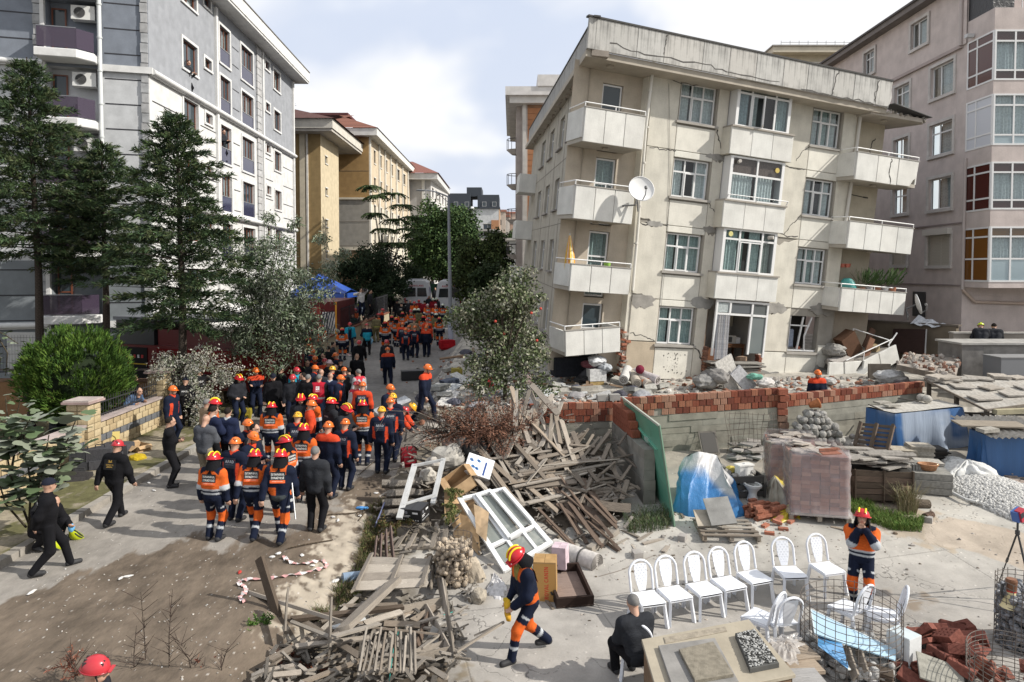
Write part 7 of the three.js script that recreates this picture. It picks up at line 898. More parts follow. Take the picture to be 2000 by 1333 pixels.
{let A=P(1082,1072,14.3),C=P(1166,1102,13.55),t=$t('rolled_carpet','dusty white rolled up carpet tied with a black strap at the foot of the pile','carpet',A),ax=C.clone().sub(A),L=ax.length(),q=new $7().setFromUnitVectors(V(0,1,0),ax.clone().normalize());let g=new $0(.2,.205,L,28,10),p=g.attributes.position;for(let i=0;i<p.count;i++){let k=1+.04*nz(p.getY(i)*1.5,atan2(p.getZ(i),p.getX(i)),3);p.setX(i,p.getX(i)*k);p.setZ(i,p.getZ(i)*k)}g.computeVertexNormals();let m=$p(t,'roll',$ti(g,[.52,.49,.46]),M('cloth'));m.quaternion.copy(q);m.position.copy(ax).multiplyScalar(.5);let sp=b();for(let k=0;k<5;k++)sp.geo(new $3(.045+k*.036,.009,5,24),[.3,.28,.26],T(0,0,.012));let e=sp.to(t,'end_spiral',M('cloth'));e.position.copy(ax);e.quaternion.setFromUnitVectors(V(0,0,1),ax.clone().normalize());let st=b().geo(new $3(.208,.018,6,28),[.04,.038,.036]).to(t,'strap',M('plain'));st.position.copy(ax).multiplyScalar(.68);st.quaternion.copy(e.quaternion)}
{let A=G(1087,1192),C=G(1160,1186),D=P(1083,1130,12.9),o=A.clone(),t=$t('wooden_tray','dark framed shallow wooden drawer lying on the yard below the rolled carpet','drawer',o),[w,h]=frameBy(t,A.clone().add(V(0,.05,0)),C.clone().add(V(0,.05,0)),G(1086,1126).add(V(0,.1,0)));b().bx(0,0,0,w,.02,h,[.27,.205,.175]).to(t,'bottom',M('wood'));let c=[.035,.022,.018];[[0,0,w,.05],[0,h-.05,w,h],[0,.05,.05,h-.05],[w-.05,.05,w,h-.05]].forEach(([x0,z0,x1,z1])=>b().bx(x0,-.16,z0,x1,.03,z1,c).to(t,'rim',M('wood')));b().path([[-.03,-.1,h*.2],[-.05,-.12,h*.4],[-.03,-.1,h*.55]],.02,[.02,.02,.02]).to(t,'handle',M('plain'))}
for(let k=0;k<11;k++){let x=775+(k % 3)*14+rr(-5,5,pr),y=945+(k/3|0)*18+rr(-3,3,pr),t=$t('log','split log lying in the stack under the white wooden frame','log',P(x,y,HD(y)- .1),0,'logs under the white frame');t.rotation.set(rr(-.1,.1,pr),.15+rr(-.2,.2,pr),rr(-.1,.1,pr));let g=new $0(1,1,1,9,3);let p=g.attributes.position;for(let i=0;i<p.count;i++){let s=1+.25*($h(round(atan2(p.getZ(i),p.getX(i))*3),k)- .5);p.setX(i,p.getX(i)*s);p.setZ(i,p.getZ(i)*s)}g.rotateZ(PI/2);g.computeVertexNormals();let m=$p(t,'trunk',$ti(g,[.24,.215,.185]),M('bark'));m.scale.set(rr(.5,.75,pr),rr(.075,.11,pr),rr(.09,.13,pr));let e=$p(t,'cut_face',$ti(new CircleGeometry(1,9),[.4,.36,.3]),M('wood'));e.rotation.y=-PI/2;e.position.x=-m.scale.x/2-.004;e.scale.setScalar(m.scale.y*.85)}
[[872,893,.42,'big white veined rock on top of the pile left of the printed carton',[.42,.4,.36]],[848,905,.25,'smaller pale rock left of the big veined one',[.4,.37,.33]],[880,872,.25,'reddish striped rock behind the big veined one',[.36,.27,.23]],[905,868,.26,'grey striped rock beside the black tyre',[.3,.29,.27]],[835,930,.26,'white chalky rock seen inside the white wooden frame',[.46,.43,.38]],[928,1130,.2,'tall pale coral like rock standing beside the shell basket',[.44,.38,.3]],[935,1165,.18,'lower coral like rock beside the white bag',[.36,.32,.26]]].forEach(([x,y,s,lb,c],i)=>{let m=$p(scene,'pile_rock',$lu(80+i,3,.3,1.4),M('stone',{vertexColors:false,color:new Color(...c)}));m.position.copy(P(x,y,HD(y)- .1));m.scale.set(s,i===5?s*2:s*.75,s*.8);m.rotation.set(0,i*1.3,.2);tag(m,lb,'rock')});
{let t=$t('tyre','black tyre half buried at the top of the pile below the dead branches','tyre',P(928,875,17.4));let g=new $3(.24,.1,10,24);$p(t,'tyre',$ti(g,[.03,.03,.03]),M('stone'));b().geo(new $0(.15,.15,.08,16),[.12,.115,.11],T(0,0,0,PI/2)).to(t,'hub',M('stone'));t.rotation.set(-.9,.3,0)}
{let c=P(888,1150,13.1).setY(.0);basket('shell_basket','wire basket filled with cream coloured shell stones under the grey pallet',c.clone().add(V(0,.0,0)),.34,.95,22,8);stoneFill('cream brown shell stones filling the wire basket under the pallet',c,.33,.1,.8,420,.045,.08,[.46,.38,.29],51);for(let k=0;k<16;k++){let m=$p(scene,'shell_stone',$lu(k % 6+30,1,.35,1.6),M('stone',{vertexColors:false,color:new Color(.42,.34,.25).multiplyScalar(rr(.6,1.1,pr))}));m.position.copy(P(rr(830,880,pr),rr(1082,1110,pr),13.5));m.scale.setScalar(rr(.06,.11,pr));tag(m,'loose cream shell stone lying under the grey pallet','stone','loose shell stones under the pallet')}}
{let bag=(label,pts,top,col,seed,d)=>{let f=pts.map(([x,y])=>G(x,y)),o=f[0].clone(),t=$t('bag',label,'bag',o);$p(t,'bag',drape(local(o,f),P(...top).sub(o),(s)=>pow(s,.55),col,seed,.04),M('cloth',{side:$1}))};bag('white plastic bag lying at the foot of the pile behind the walking rescuer',[[945,1165],[975,1175],[990,1150],[965,1140]],[965,1120,13.3],()=>[.55,.54,.54],61);bag('maroon and white patterned cloth bundle at the foot of the pile',[[970,1152],[1000,1155],[1005,1138],[980,1130]],[988,1112,13.6],(s,k)=>(sin(s*19)*sin(k*44)>.35?[.4,.36,.35]:[.11,.035,.05]),62)}
{let tp=(pts,label)=>{let q=pts.map(([x,y])=>G(x,y)),g=b(),c=new $K(q),n=pts.length*7;for(let i=0;i<n;i++){let a=c.getPoint(i/n),e=c.getPoint((i+1)/n),t=e.clone().sub(a).normalize(),s=V(-t.z,0,t.x).multiplyScalar(.035),h=(k)=>.02+.09*abs(nz(k*.7,3,2)),tw=(k)=>.09*nz(k*.5,7,4),v=(p,sg,k)=>[p.x+s.x*sg,p.y+h(k)+sg*tw(k),p.z+s.z*sg];g.quad(v(a,-1,i),v(e,-1,i+1),v(e,1,i+1),v(a,1,i),(i>>1)% 2?[.58,.55,.54]:[.5,.27,.26])}$s('barrier_tape',g.build(),M('plastic',{side:$1}),label,'tape')};tp([[552,1090],[570,1102],[600,1104],[628,1098],[638,1108],[620,1116],[580,1124],[530,1133],[480,1136],[464,1142],[478,1150],[480,1160],[468,1170],[478,1180]],'crumpled red and white barrier tape lying on the dirty street');[[682,696,'small heap of red and white tape on the street by the orange backed firefighter'],[640,700,'tangle of red and white tape left of the taped heap on the far street']].forEach(([x,y,lb])=>{let p=[];for(let k=0;k<9;k++)p.push([x+rr(-14,14,pr),y+rr(-7,7,pr)]);tp(p,lb)});
let gl=$s('blue_glove',b().geo($lu(3,1,.4,1.5),[.06,.22,.5],T(0,.04,0,0,0,0,[.13,.035,.07])).geo($lu(4,1,.4,1.5),[.07,.26,.55],T(.1,.05,.03,0,0,0,[.06,.03,.04])).build(),M('plastic'),'blue rubber glove lying on the street beside the pile','glove',G(707,996));let bt=$t('water_bottle','crushed clear water bottle with blue cap beside the nearest pile','bottle',G(686,1138).add(V(0,.1,0)));bt.rotation.set(0,.5,PI/2-.1);b().geo(new $0(.1,.1,.34,12,4),[.16,.22,.3]).to(bt,'body',M('plastic',{roughness:.1}));b().geo(new $0(.045,.09,.12,12),[.03,.1,.35],T(0,-.23,0)).to(bt,'cap',M('plastic'));
[[532,1090],[544,1083],[590,1087],[610,1107],[655,1137],[468,1120],[735,965],[702,1010],[660,1018],[650,1012],[480,960],[60,1160],[300,960],[250,1128],[235,1132],[290,945],[310,930]].forEach(([x,y],i)=>{let m=$s('litter',b().geo($lu(i % 5+20,0,.4),i===5?[.4,.05,.04]:[.55,.54,.52],T(0,.02,0,0,i,0,[rr(.05,.12,pr),.02,rr(.03,.06,pr)])).build(),M('paper'),'small crumpled white paper litter lying on the near street','litter',G(x,y),'paper litter on the street')});[[[696,1006],[700,1012],[712,1004],[700,1020]],[[640,1008],[690,1005],[720,998]],[[560,1075],[590,1068],[625,1062],[650,1058]],[[700,930],[730,905],[760,880]]].forEach((p,i)=>$s('twig',$ti(new TubeGeometry(new $K(p.map(([x,y])=>G(x,y).add(V(0,.03,0)))),16,.012,5),[.17,.13,.09]),M('bark'),['curled dry twig on the street beside the blue glove','long thin twig on the street beside the pile','thin forked twig on the dirt above the barrier tape','brown cable lying across the street below the dead branches'][i],'twig'))}
// ---------- rubble before the leaning house ----------
{let r=rng(33),g=b();for(let i=0;i<1500;i++){let z=i % 3,p=z===0?G(rr(1030,1260,r),rr(735,792,r)):z===1?G(rr(790,1045,r),rr(690,830,r)):G(rr(1260,1740,r),rr(738,770,r));if(p.x<-3.6&&r()<.8)continue;let s=rr(.03,.13,r);g.geo($lu(i % 5+20,0,.3),$v([[.38,.36,.33],[.28,.26,.24],[.3,.15,.1],[.45,.43,.4]][(r()*3.2)|0],.25,r),T(p.x,p.y+s*.3,p.z,r()*6,r()*6,0,[s,s*.6,s*rr(.6,1.5,r)]))}let o=g.to(scene,'house_rubble',M('stone'),'stuff');o.userData.label='broken plaster, brick and concrete strewn before the leaning house';o.userData.category='rubble';
let K=[['white_board','white furniture board lying in the rubble at the left corner of the house',[.55,.55,.54],[.9,.03,.4]],['concrete_piece','grey concrete slab piece lying in the rubble at the left corner of the house',[.34,.33,.3],[.8,.14,.5]],['wood_piece','brown broken timber lying in the rubble at the left corner of the house',[.22,.15,.1],[1,.06,.12]],['grey_rag','grey cloth or bag lying in the rubble at the left corner of the house',[.25,.25,.26],0]];for(let i=0;i<84;i++){let k=K[i % 4],p=i % 3?G(rr(800,1060,r),rr(700,800,r)):G(rr(1040,1290,r),rr(752,788,r));if(p.x<-3.2)p.x=-3.2+r()*2;p.y=$ly(p.x,p.z);let s=rr(.5,1.2,r);let m=k[3]?$s(k[0],b().box([0,0,0],k[3].map((q,j)=>(j===1?q:q*s)),$v(k[2],.2,r)).build(),M(i % 4===2?'wood':'stone'),k[1],k[0].replace('_',' '),p.add(V(0,.1+r()*.15,0)),k[0].replace('_',' ')+'s in the corner rubble'):$s(k[0],b().geo($lu(60+i % 6,2,.3,1.5),$v(i % 8===3?[.08,.08,.1]:k[2],.25,r),T(0,.1,0,0,0,0,[rr(.2,.4,r),rr(.1,.2,r),rr(.2,.35,r)])).build(),M('cloth'),k[1],'cloth',p,'rags in the corner rubble');m.rotation.set(rr(-.3,.3,r),r()*6,rr(-.3,.3,r))}
let bx=(name,label,x,y,s,c,ry,d,rz=0,m)=>{let p=d?P(x,y,d):G(x,y).add(V(0,s[1]/2,0));let o=$s(name,b().box([0,0,0],s,c).build(),m||M('stone'),label,name.split('_').pop(),p);o.rotation.set(0,ry,rz,'YXZ');return o};
bx('black_case','black long case lying on the street behind the rubble walker',808,742,[1.2,.45,.5],[.012,.012,.014],.25,0,0,M('plastic'));bx('machine_lid','white machine panel leaning in the rubble near the orange helmets',765,792,[1.3,.05,.9],[.58,.6,.62],.4,25,.35);bx('dark_chest','blue black box in the rubble above the dead branches',878,760,[.6,.35,.45],[.04,.05,.075],.5,0,.1);bx('paint_tin','rusty yellow tin standing in the rubble below the bush',892,745,[.4,.5,.4],[.3,.25,.06],.2);bx('red_bucket','red plastic bucket in the rubble beside the rubble tree',954,757,[.38,.36,.34],[.45,.03,.03],.1,0,0,M('plastic'));bx('broken_floor','long broken slab of flooring on the terrace before the left balcony',1140,768,[3.6,.16,1.2],[.4,.38,.34],.1);bx('white_slab','tilted white plaster slab with brick edge left of the terrace',1045,768,[1.3,.14,.9],[.54,.53,.5],.2,23.5,-.06);bx('pink_pot','pale pink flower pot on the white slab',1032,742,[.26,.28,.26],[.5,.38,.38],.3,23.3);bx('white_basket','white polystyrene box in front of the goods under the left balcony',1165,732,[.62,.42,.42],[.62,.62,.61],.2,24.6);bx('tan_crate','small tan crate carrying the white polystyrene box',1163,745,[.52,.24,.4],[.4,.29,.13],.2,24.6);bx('white_plate','large white wall panel leaning under the open bay',1424,733,[.75,1.35,.07],[.57,.55,.51],.35,24.4,.42);bx('curved_panel','grey white fridge door lying right of the leaning wall panel',1452,742,[.5,1,.09],[.5,.5,.51],.2,24.3,.75);bx('shade_box','near black box added for the shaded void under the left hanging balcony',1120,715,[1.6,.7,.8],[.02,.022,.028],.2,25.6);  // last box is near black, added to stand for shade under the balcony
[[1138,742,[.03,.03,.032],'black bag with yellow handle lying before the goods',.32],[1165,705,[.5,.51,.52],'grey white sack on top of the goods under the left balcony',.42],[1180,718,[.36,.38,.4],'grey plastic bag stuffed under the white sack',.36],[1150,712,[.14,.05,.06],'dark red bundle of clothes under the left balcony',.3],[1380,745,[.24,.235,.225],'grey crumpled tarp lying left of the leaning wall panel',.6],[1398,735,[.22,.21,.2],'stiff grey blanket hanging below the open bay',.6],[1475,736,[.16,.36,.28],'green plastic bag lying in the waste below the open bay',.26],[1495,748,[.5,.48,.46],'white rags at the right end of the waste below the bay',.4],[1620,745,[.46,.45,.43],'white rubble sack right of the worker behind the wall',.3],[1737,735,[.48,.48,.48],'white plastic bag under the fallen right balcony',.5],[1758,742,[.26,.24,.26],'grey bundle right of the white plastic bag',.4],[1604,672,[.3,.29,.27],'covered armchair shoved against the wall of the fallen balcony',.62],[1083,760,[.05,.3,.26],'turquoise cloth hanging on the broken flooring',.3],[1100,772,[.2,.22,.25],'dark chequered cloth lying at the edge of the broken flooring',.35]].forEach(([x,y,c,lb,s],i)=>$s('cloth_bundle',b().geo($lu(90+i,3,.28,1.7),c,T(0,0,0,0,i,0,[s,s*.46,s*.7])).build(),M('cloth'),lb,'bundle',y<700&&x>1500?$la(8.4,-9.9,.3):P(x,y,x>1300&&x<1500?24.2:x>1700?25:24.7)));
[[1222,732,'left white roll of carpet lying before the soot stained panel',[.5,.49,.47]],[1238,738,'middle beige roll of carpet before the soot stained panel',[.42,.38,.32]],[1252,742,'roll standing out nearest to the wall before the stained panel',[.45,.4,.35]],[1262,735,'right roll of pale cloth before the stained panel',[.46,.42,.42]]].forEach(([x,y,lb,c],i)=>{let t=$t('carpet_roll',lb,'carpet roll',P(x,y,24.2));t.rotation.set(.25,-.3+i*.35,0);b().geo(new $0(.17,.17,1,16),c,T(0,0,0,PI/2)).to(t,'roll',M('cloth'));b().geo(new $3(.1,.015,5,16),[.2,.18,.16],T(0,0,.505)).geo(new $3(.045,.015,5,14),[.2,.18,.16],T(0,0,.505)).to(t,'end_spiral',M('cloth'))});let mr=$s('maroon_roll',b().geo(new $B(.16,14,10),[.16,.02,.04]).build(),M('cloth'),'maroon end of a rolled rug on top of the carpet rolls','rug',P(1250,722,24.1));bx('clay_shard','triangular orange clay plate leaning on the carpet rolls',1264,748,[.4,.3,.04],[.36,.15,.08],.3,23.9,.2);
let fu=(name,label,u,v,n,s,c,rot)=>{let o=$s(name,b().box([0,0,0],s,c).build(),M('wood'),label,name.split('_').pop(),$la(u,v,n));o.rotation.set(...rot)};fu('brown_cabinet','brown wooden cabinet tipped over on the fallen right balcony',9,-9.6,.4,[.75,.95,.5],[.12,.065,.04],[.1,.3,.55]);fu('brown_board','reddish brown board leaning on the fallen balcony',9.6,-9.8,.9,[.28,1.15,.05],[.24,.13,.085],[0,.3,-.4]);fu('dark_plank','dark plank behind the leaning brown board',10,-9.3,.5,[.3,.9,.05],[.12,.07,.05],[0,.3,-.5]);fu('white_parcel','white parcels and rags heaped at the edge of the fallen balcony',8.3,-10.3,.8,[.9,.25,.5],[.46,.43,.4],[.2,.3,.1]);fu('tan_parcel','small tan carton among the furniture on the fallen balcony',10.2,-9.7,.7,[.28,.28,.25],[.42,.33,.2],[.2,.6,.3]);
let pl=$t('balcony_plants','potted plants and a turquoise tub crowding the plant balcony on the right','potted plants',$la(9.4,-7.9,.4));b().geo($lu(4,2,.1,1),[.06,.28,.26],T(-.5,.75,0,0,0,.4,[.32,.42,.3])).to(pl,'tub',M('plastic'));for(let k=0;k<5;k++)b().geo(new $0(.14,.1,.25,12),k % 2?[.5,.5,.5]:[.34,.14,.08],T(.0+k*.33,.6,.1)).to(pl,'pot',M('plastic'));let lf=b();for(let k=0;k<260;k++){let cx=(k % 5)*.33,a=r()*6.28,l=rr(.2,.5,r),h=rr(.2,.8,r),p=[cx+.1*cos(a),.7+h*.3,.1+.1*sin(a)],e=[cx+l*cos(a),.75+h,.1+l*sin(a)];lf.tri(p,[e[0]+.04,e[1],e[2]],[e[0],e[1]+.05,e[2]+.03],$v([.05,.09,.03],.3,r))}lf.to(pl,'leaves',M('leaf'));let rp=b();for(let k=0;k<3;k++)rp.geo(new $0(.14,.1,.16,12),[.42,.12,.08],T(-.95+k*.25,1.65,-.2));rp.to(pl,'hanging_pots',M('plastic'))}
// ---------- trees and plants ----------
class Leaves{constructor(n){this.p=[];this.c=[];this.k=[]}
add(p,d,len,wid,col,r){let sx=rr(-1,1,r),sy=rr(-1,1,r),sz=rr(-1,1,r);let cx=d.y*sz-d.z*sy,cy=d.z*sx-d.x*sz,cz=d.x*sy-d.y*sx,cl=hypot(cx,cy,cz)||1;sx=cx/cl*wid;sy=cy/cl*wid;sz=cz/cl*wid;let mx=p.x+d.x*len*.45,my=p.y+d.y*len*.45,mz=p.z+d.z*len*.45;this.p.push(p.x,p.y,p.z,mx+sx,my+sy,mz+sz,p.x+d.x*len,p.y+d.y*len-len*.12,p.z+d.z*len,p.x,p.y,p.z,p.x+d.x*len,p.y+d.y*len-len*.12,p.z+d.z*len,mx-sx,my-sy,mz-sz);let q=$v(col,.28,r);for(let i=0;i<6;i++)this.c.push(...q)}
to(t,name,o={}){let g=new $6();g.setAttribute('position',new $2(this.p,3));g.setAttribute('color',new $2(this.c,3));g.computeVertexNormals();return $p(t,name,g,M('leaf',o),'stuff')}}
let rdir=(r,up=0)=>{let a=r()*6.283,y=rr(-1,1,r),s=sqrt(1-y*y);return V(s*cos(a),y+up,s*sin(a)).normalize()};
function conifer(label,base,H,y0,R,seed,cols,dens=1,lean=0){
let t=$t('conifer_tree',label,'tree',base),r=rng(seed),tr=b(),BK=[.075,.06,.05];tr.path([[0,-.3,0],[.05,H*.4,0],[.02+lean*.5,H*.75,.03],[lean,H,0]],.17,BK,9,.02);let L=new Leaves();let lb=b();
let n=round((H-y0)*17*dens);for(let i=0;i<n;i++){let s=pow(i/n,.9),y=$l(y0,H*.985,s),prof=pow(1-s,.72)*(.6+.4*min(1,s*5)),len=R*prof*rr(.55,1.12,r)+.12,a=i*2.399+rr(-.3,.3,r),rise=$l(-.1,.5,s)+rr(-.12,.12,r);let root=V(lean*s,y,0),tip=V(root.x+cos(a)*len,y+rise*len,sin(a)*len);if(i % 2===0)lb.rod(root,tip.clone().lerp(root,.25),.03*(1-s)+.01,BK,4,.006);
let m=round(len*15*dens)+3;for(let k=0;k<m;k++){let u=pow(rr(.04,1,r),.7),c=root.clone().lerp(tip,u);c.y+=.12*len*sin(u*3)*.6-.05;let wd=.42*len*(1-u*.6)+.08;c.add(V(rr(-wd,wd,r),rr(-.05,.12,r),rr(-wd,wd,r)).multiplyScalar(.62));let col=cols[(r()*cols.length)|0],bd=tip.clone().sub(root).normalize();for(let q=0;q<10;q++){let d=rdir(r,.25).multiplyScalar(.8).add(bd).normalize();L.add(c.clone().add(V(rr(-.1,.1,r),rr(-.05,.05,r),rr(-.1,.1,r))),d,rr(.14,.27,r),rr(.012,.028,r),col,r)}}}
tr.to(t,'trunk',M('bark'));lb.to(t,'branches',M('bark'),'stuff');L.to(t,'crown');return t;
}
let atD=(x,d)=>{let p=P(x,530,d);p.y=$ly(p.x,p.z);return p};
let CED=[[.032,.055,.024],[.042,.07,.03],[.056,.086,.033],[.028,.045,.028],[.07,.085,.04]];
conifer('tall dark cedar at the far left with a bare lower trunk',atD(72,25.2),13.2,5.8,2.9,101,CED,1.05,-.2);
conifer('dark cedar behind the round green bush, second from the left',atD(203,26.5),10.4,5,2.5,102,CED,1.05);
conifer('broad cedar in the middle of the garden in front of the white wall',atD(352,24.2),11,3.4,3.2,103,CED,1.1,-.05);
function $lt(name,label,base,limbs,clumps,leaf,cols,seed,tr0=.12,bark=[.12,.095,.075]){
let t=$t(name,label,name.includes('bush')||name.includes('shrub')?'bush':'tree',base),r=rng(seed),L=new Leaves(),tk=b(),lb=b();limbs.forEach((l,i)=>(i?lb:tk).path(l,i?tr0*.45:tr0,bark,7,i?.012:tr0*.4));
clumps.forEach(([x,y,z,R,n,sub=.35])=>{for(let k=0;k<n;k++){let d=rdir(r),q=pow(r(),.4),c=V(x+d.x*R*q,y+d.y*R*.8*q,z+d.z*R*q);if(fbm(c.x*1.3+seed,c.y*1.3,c.z*1.3,2)<-.12)continue;let col=cols[(r()*cols.length)|0];for(let w=0;w<leaf.per;w++){let o=rdir(r).multiplyScalar(sub*r());L.add(c.clone().add(o),rdir(r,leaf.up||0),leaf.l*rr(.7,1.3,r),leaf.w*rr(.7,1.3,r),col,r)}}});
if(tk.p.length)tk.to(t,'trunk',M('bark'));if(lb.p.length)lb.to(t,'branches',M('bark'),'stuff');L.to(t,'crown',leaf.o||{});return t;
}
{
let B0=atD(500,26.5),r=rng(7),limbs=[[[0,-.2,0],[.1,1.5,0],[.3,3,0]]],cl=[];for(let k=0;k<17;k++){let a=rr(-.6,1,r),h=rr(3,6.6,r),x=rr(-.9,2.7,r),z=rr(-1.4,1.3,r);limbs.push([[.25,2.4,0],[x*.5,h*.72,z*.5],[x,h,z]]);cl.push([x,h,z,rr(.45,.85,r),80,.3],[x*.8,h*.8,z*.8,.6,55,.3])}cl.push([.4,3.6,.5,1.3,260,.3],[1.3,3.2,.4,1.2,240,.3],[-.3,2.9,.8,1,150,.3],[1.5,4.6,0,1.1,180,.3],[.2,5,0,1,120,.3],[.9,2,.9,.9,120]);
for(let[x,y]of[[3,5.5],[3.3,6],[2.6,6.6],[1.6,7.2],[.5,7.4],[2.9,5]])cl.push([x,y,rr(-.5,.5,r),.32,34,.2]);$lt('oleaster_tree','grey green drooping oleaster tree hanging over the street wall',B0,limbs,cl,{l:.15,w:.022,per:8,up:-.25},[[.17,.2,.14],[.11,.14,.085],[.22,.24,.19],[.08,.11,.06]],8)}
{let c=P(355,720,23.8);let cl=[],r=rng(4);for(let k=0;k<11;k++)cl.push([rr(-1.4,1.6,r),rr(.6,1.9,r),rr(-.8,.8,r),rr(.45,.7,r),110,.22]);cl.push([.9,.4,.6,.6,130,.2],[1.1,-.2,.7,.5,100,.2]);$lt('dusty_bush','pale dusty grey bush spilling over the stone gate pier',c.setY(1.3),[[[0,-.6,0],[.1,.5,0],[0,1.2,0]],[[0,.2,0],[-1.2,1.4,.3]],[[0,.2,0],[1.2,1.3,.2]]],cl,{l:.085,w:.022,per:8},[[.3,.29,.25],[.22,.22,.18],[.15,.17,.11],[.36,.35,.31]],14,.06)}
{
let c=P(148,735,21.6),t=$t('thuja_bush','round bright green thuja bush in the garden behind the stone wall','bush',c.clone().setY($ly(c.x,c.z))),r=rng(44),L=new Leaves(),cy=c.y-t.position.y;for(let i=0;i<2700;i++){let d=rdir(r),q=.6+.44*pow(r(),.55),lum=1+.16*sin(d.x*7+1)*.6*sin(d.y*6)*sin(d.z*7+2);if(fbm(d.x*2.2,d.y*2.2,d.z*2.2,2)<-.1)continue;let p=V(d.x*1.55*q*lum,cy+d.y*1.45*q*lum,d.z*1.45*q*lum),up=d.clone().multiplyScalar(.7).add(V(0,.9,0)).normalize();let col=[[.06,.115,.018],[.042,.085,.014],[.085,.14,.025],[.028,.06,.012]][(r()*4)|0];for(let k=0;k<11;k++)L.add(p.clone().add(V(rr(-.07,.07,r),rr(-.1,.1,r),rr(-.07,.07,r))),rdir(r).multiplyScalar(.45).add(up).normalize(),rr(.12,.26,r),rr(.012,.024,r),col,r)}b().path([[0,0,0],[0,cy*.8,0]],.13,[.1,.075,.06],7).path([[0,.3,0],[-.6,cy,.3]],.06,[.1,.075,.06],6).to(t,'trunk',M('bark'));b().geo($lu(9,2,.15,1,.8,.8,.8),[.012,.02,.008],T(0,cy,0)).to(t,'inner_foliage',M('leaf'));L.to(t,'crown')}
{
let sh=new Shape(),pts=[];for(let i=0;i<=40;i++){let a=$l(-2.5,2.5,i/40),R=.16*(.55+.45*pow(abs(cos(a*1.25*1.5)),.7))*(1-.18*abs(a)/2.5);pts.push([R*sin(a),R*cos(a)])}sh.moveTo(0,-.05);pts.forEach((q)=>sh.lineTo(...q));let lg=new ShapeGeometry(sh);lg.rotateX(-PI/2);let lp=lg.attributes.position;for(let i=0;i<lp.count;i++){let x=lp.getX(i),z=lp.getZ(i);lp.setY(i,-1.6*(x*x+z*z*.8)+.25*abs(x))}lg.computeVertexNormals();let cols=[[.19,.215,.16],[.13,.165,.1],[.09,.13,.065],[.24,.26,.21]].map((c)=>M('leaf',{vertexColors:false,color:new Color(...c),roughness:.6}));let r=rng(71);
let fig=(label,base,stems,n,s)=>{let t=$t('fig_plant',label,'plant',base),st=b();stems.forEach((q)=>st.path(q,.025,[.1,.085,.06],6,.01));st.to(t,'stem',M('bark'));for(let i=0;i<n;i++){let q=stems[i % stems.length],k=rr(.35,1.05,r),m=q.length-1,f=min(m-.001,k*m),a=V(...q[f|0]).lerp(V(...q[(f|0)+1]),f -(f|0)),an=r()*6.283,o=V(cos(an),.25,sin(an)).multiplyScalar(rr(.12,.42,r));let l=$p(t,'leaf',lg,cols[(r()*4)|0]);l.position.copy(a).add(o);l.scale.setScalar(s*rr(.8,1.35,r));l.rotation.set(rr(-.3,.65,r),PI/2-an+PI,rr(-.4,.4,r),'YXZ')}};
let at2=(x,y,d)=>P(x,y,d);let F=(list,o)=>list.map((q)=>q.map((v)=>P(...v).sub(o).toArray()));
let o=G(60,1030);fig('fig plant with large dusty lobed leaves before the stone wall',o,F([[[55,1040,13.8],[60,950,13.6],[45,850,13.4]],[[55,1040,13.8],[80,930,13.5],[95,850,13.3]],[[60,1035,13.8],[20,930,13.5],[5,840,13.4]],[[66,1010,13.8],[110,910,13.7],[150,815,13.8]],[[50,1030,13.8],[10,985,13.2],[0,950,13.1]],[[66,1010,13.8],[100,940,13.6],[128,880,13.5]],[[20,930,13.5],[30,870,13.3],[60,815,13.3]]],o),190,1.3);
o=atD(15,18.5);fig('dark leafy shrub behind the fig plant at the left edge',o,F([[[20,900,18.5],[15,830,18.5],[10,775,18.5]],[[20,900,18.5],[30,820,18.5],[38,785,18.4]]],o),26,.8);o=P(8,650,21);fig('dark vine leaves hanging into the picture at the left edge',o,F([[[-20,640,21],[10,655,21],[35,672,21]],[[-10,650,21],[14,690,21],[10,735,21]],[[-20,660,21],[0,700,21],[-2,720,21]]],o),30,.55)}
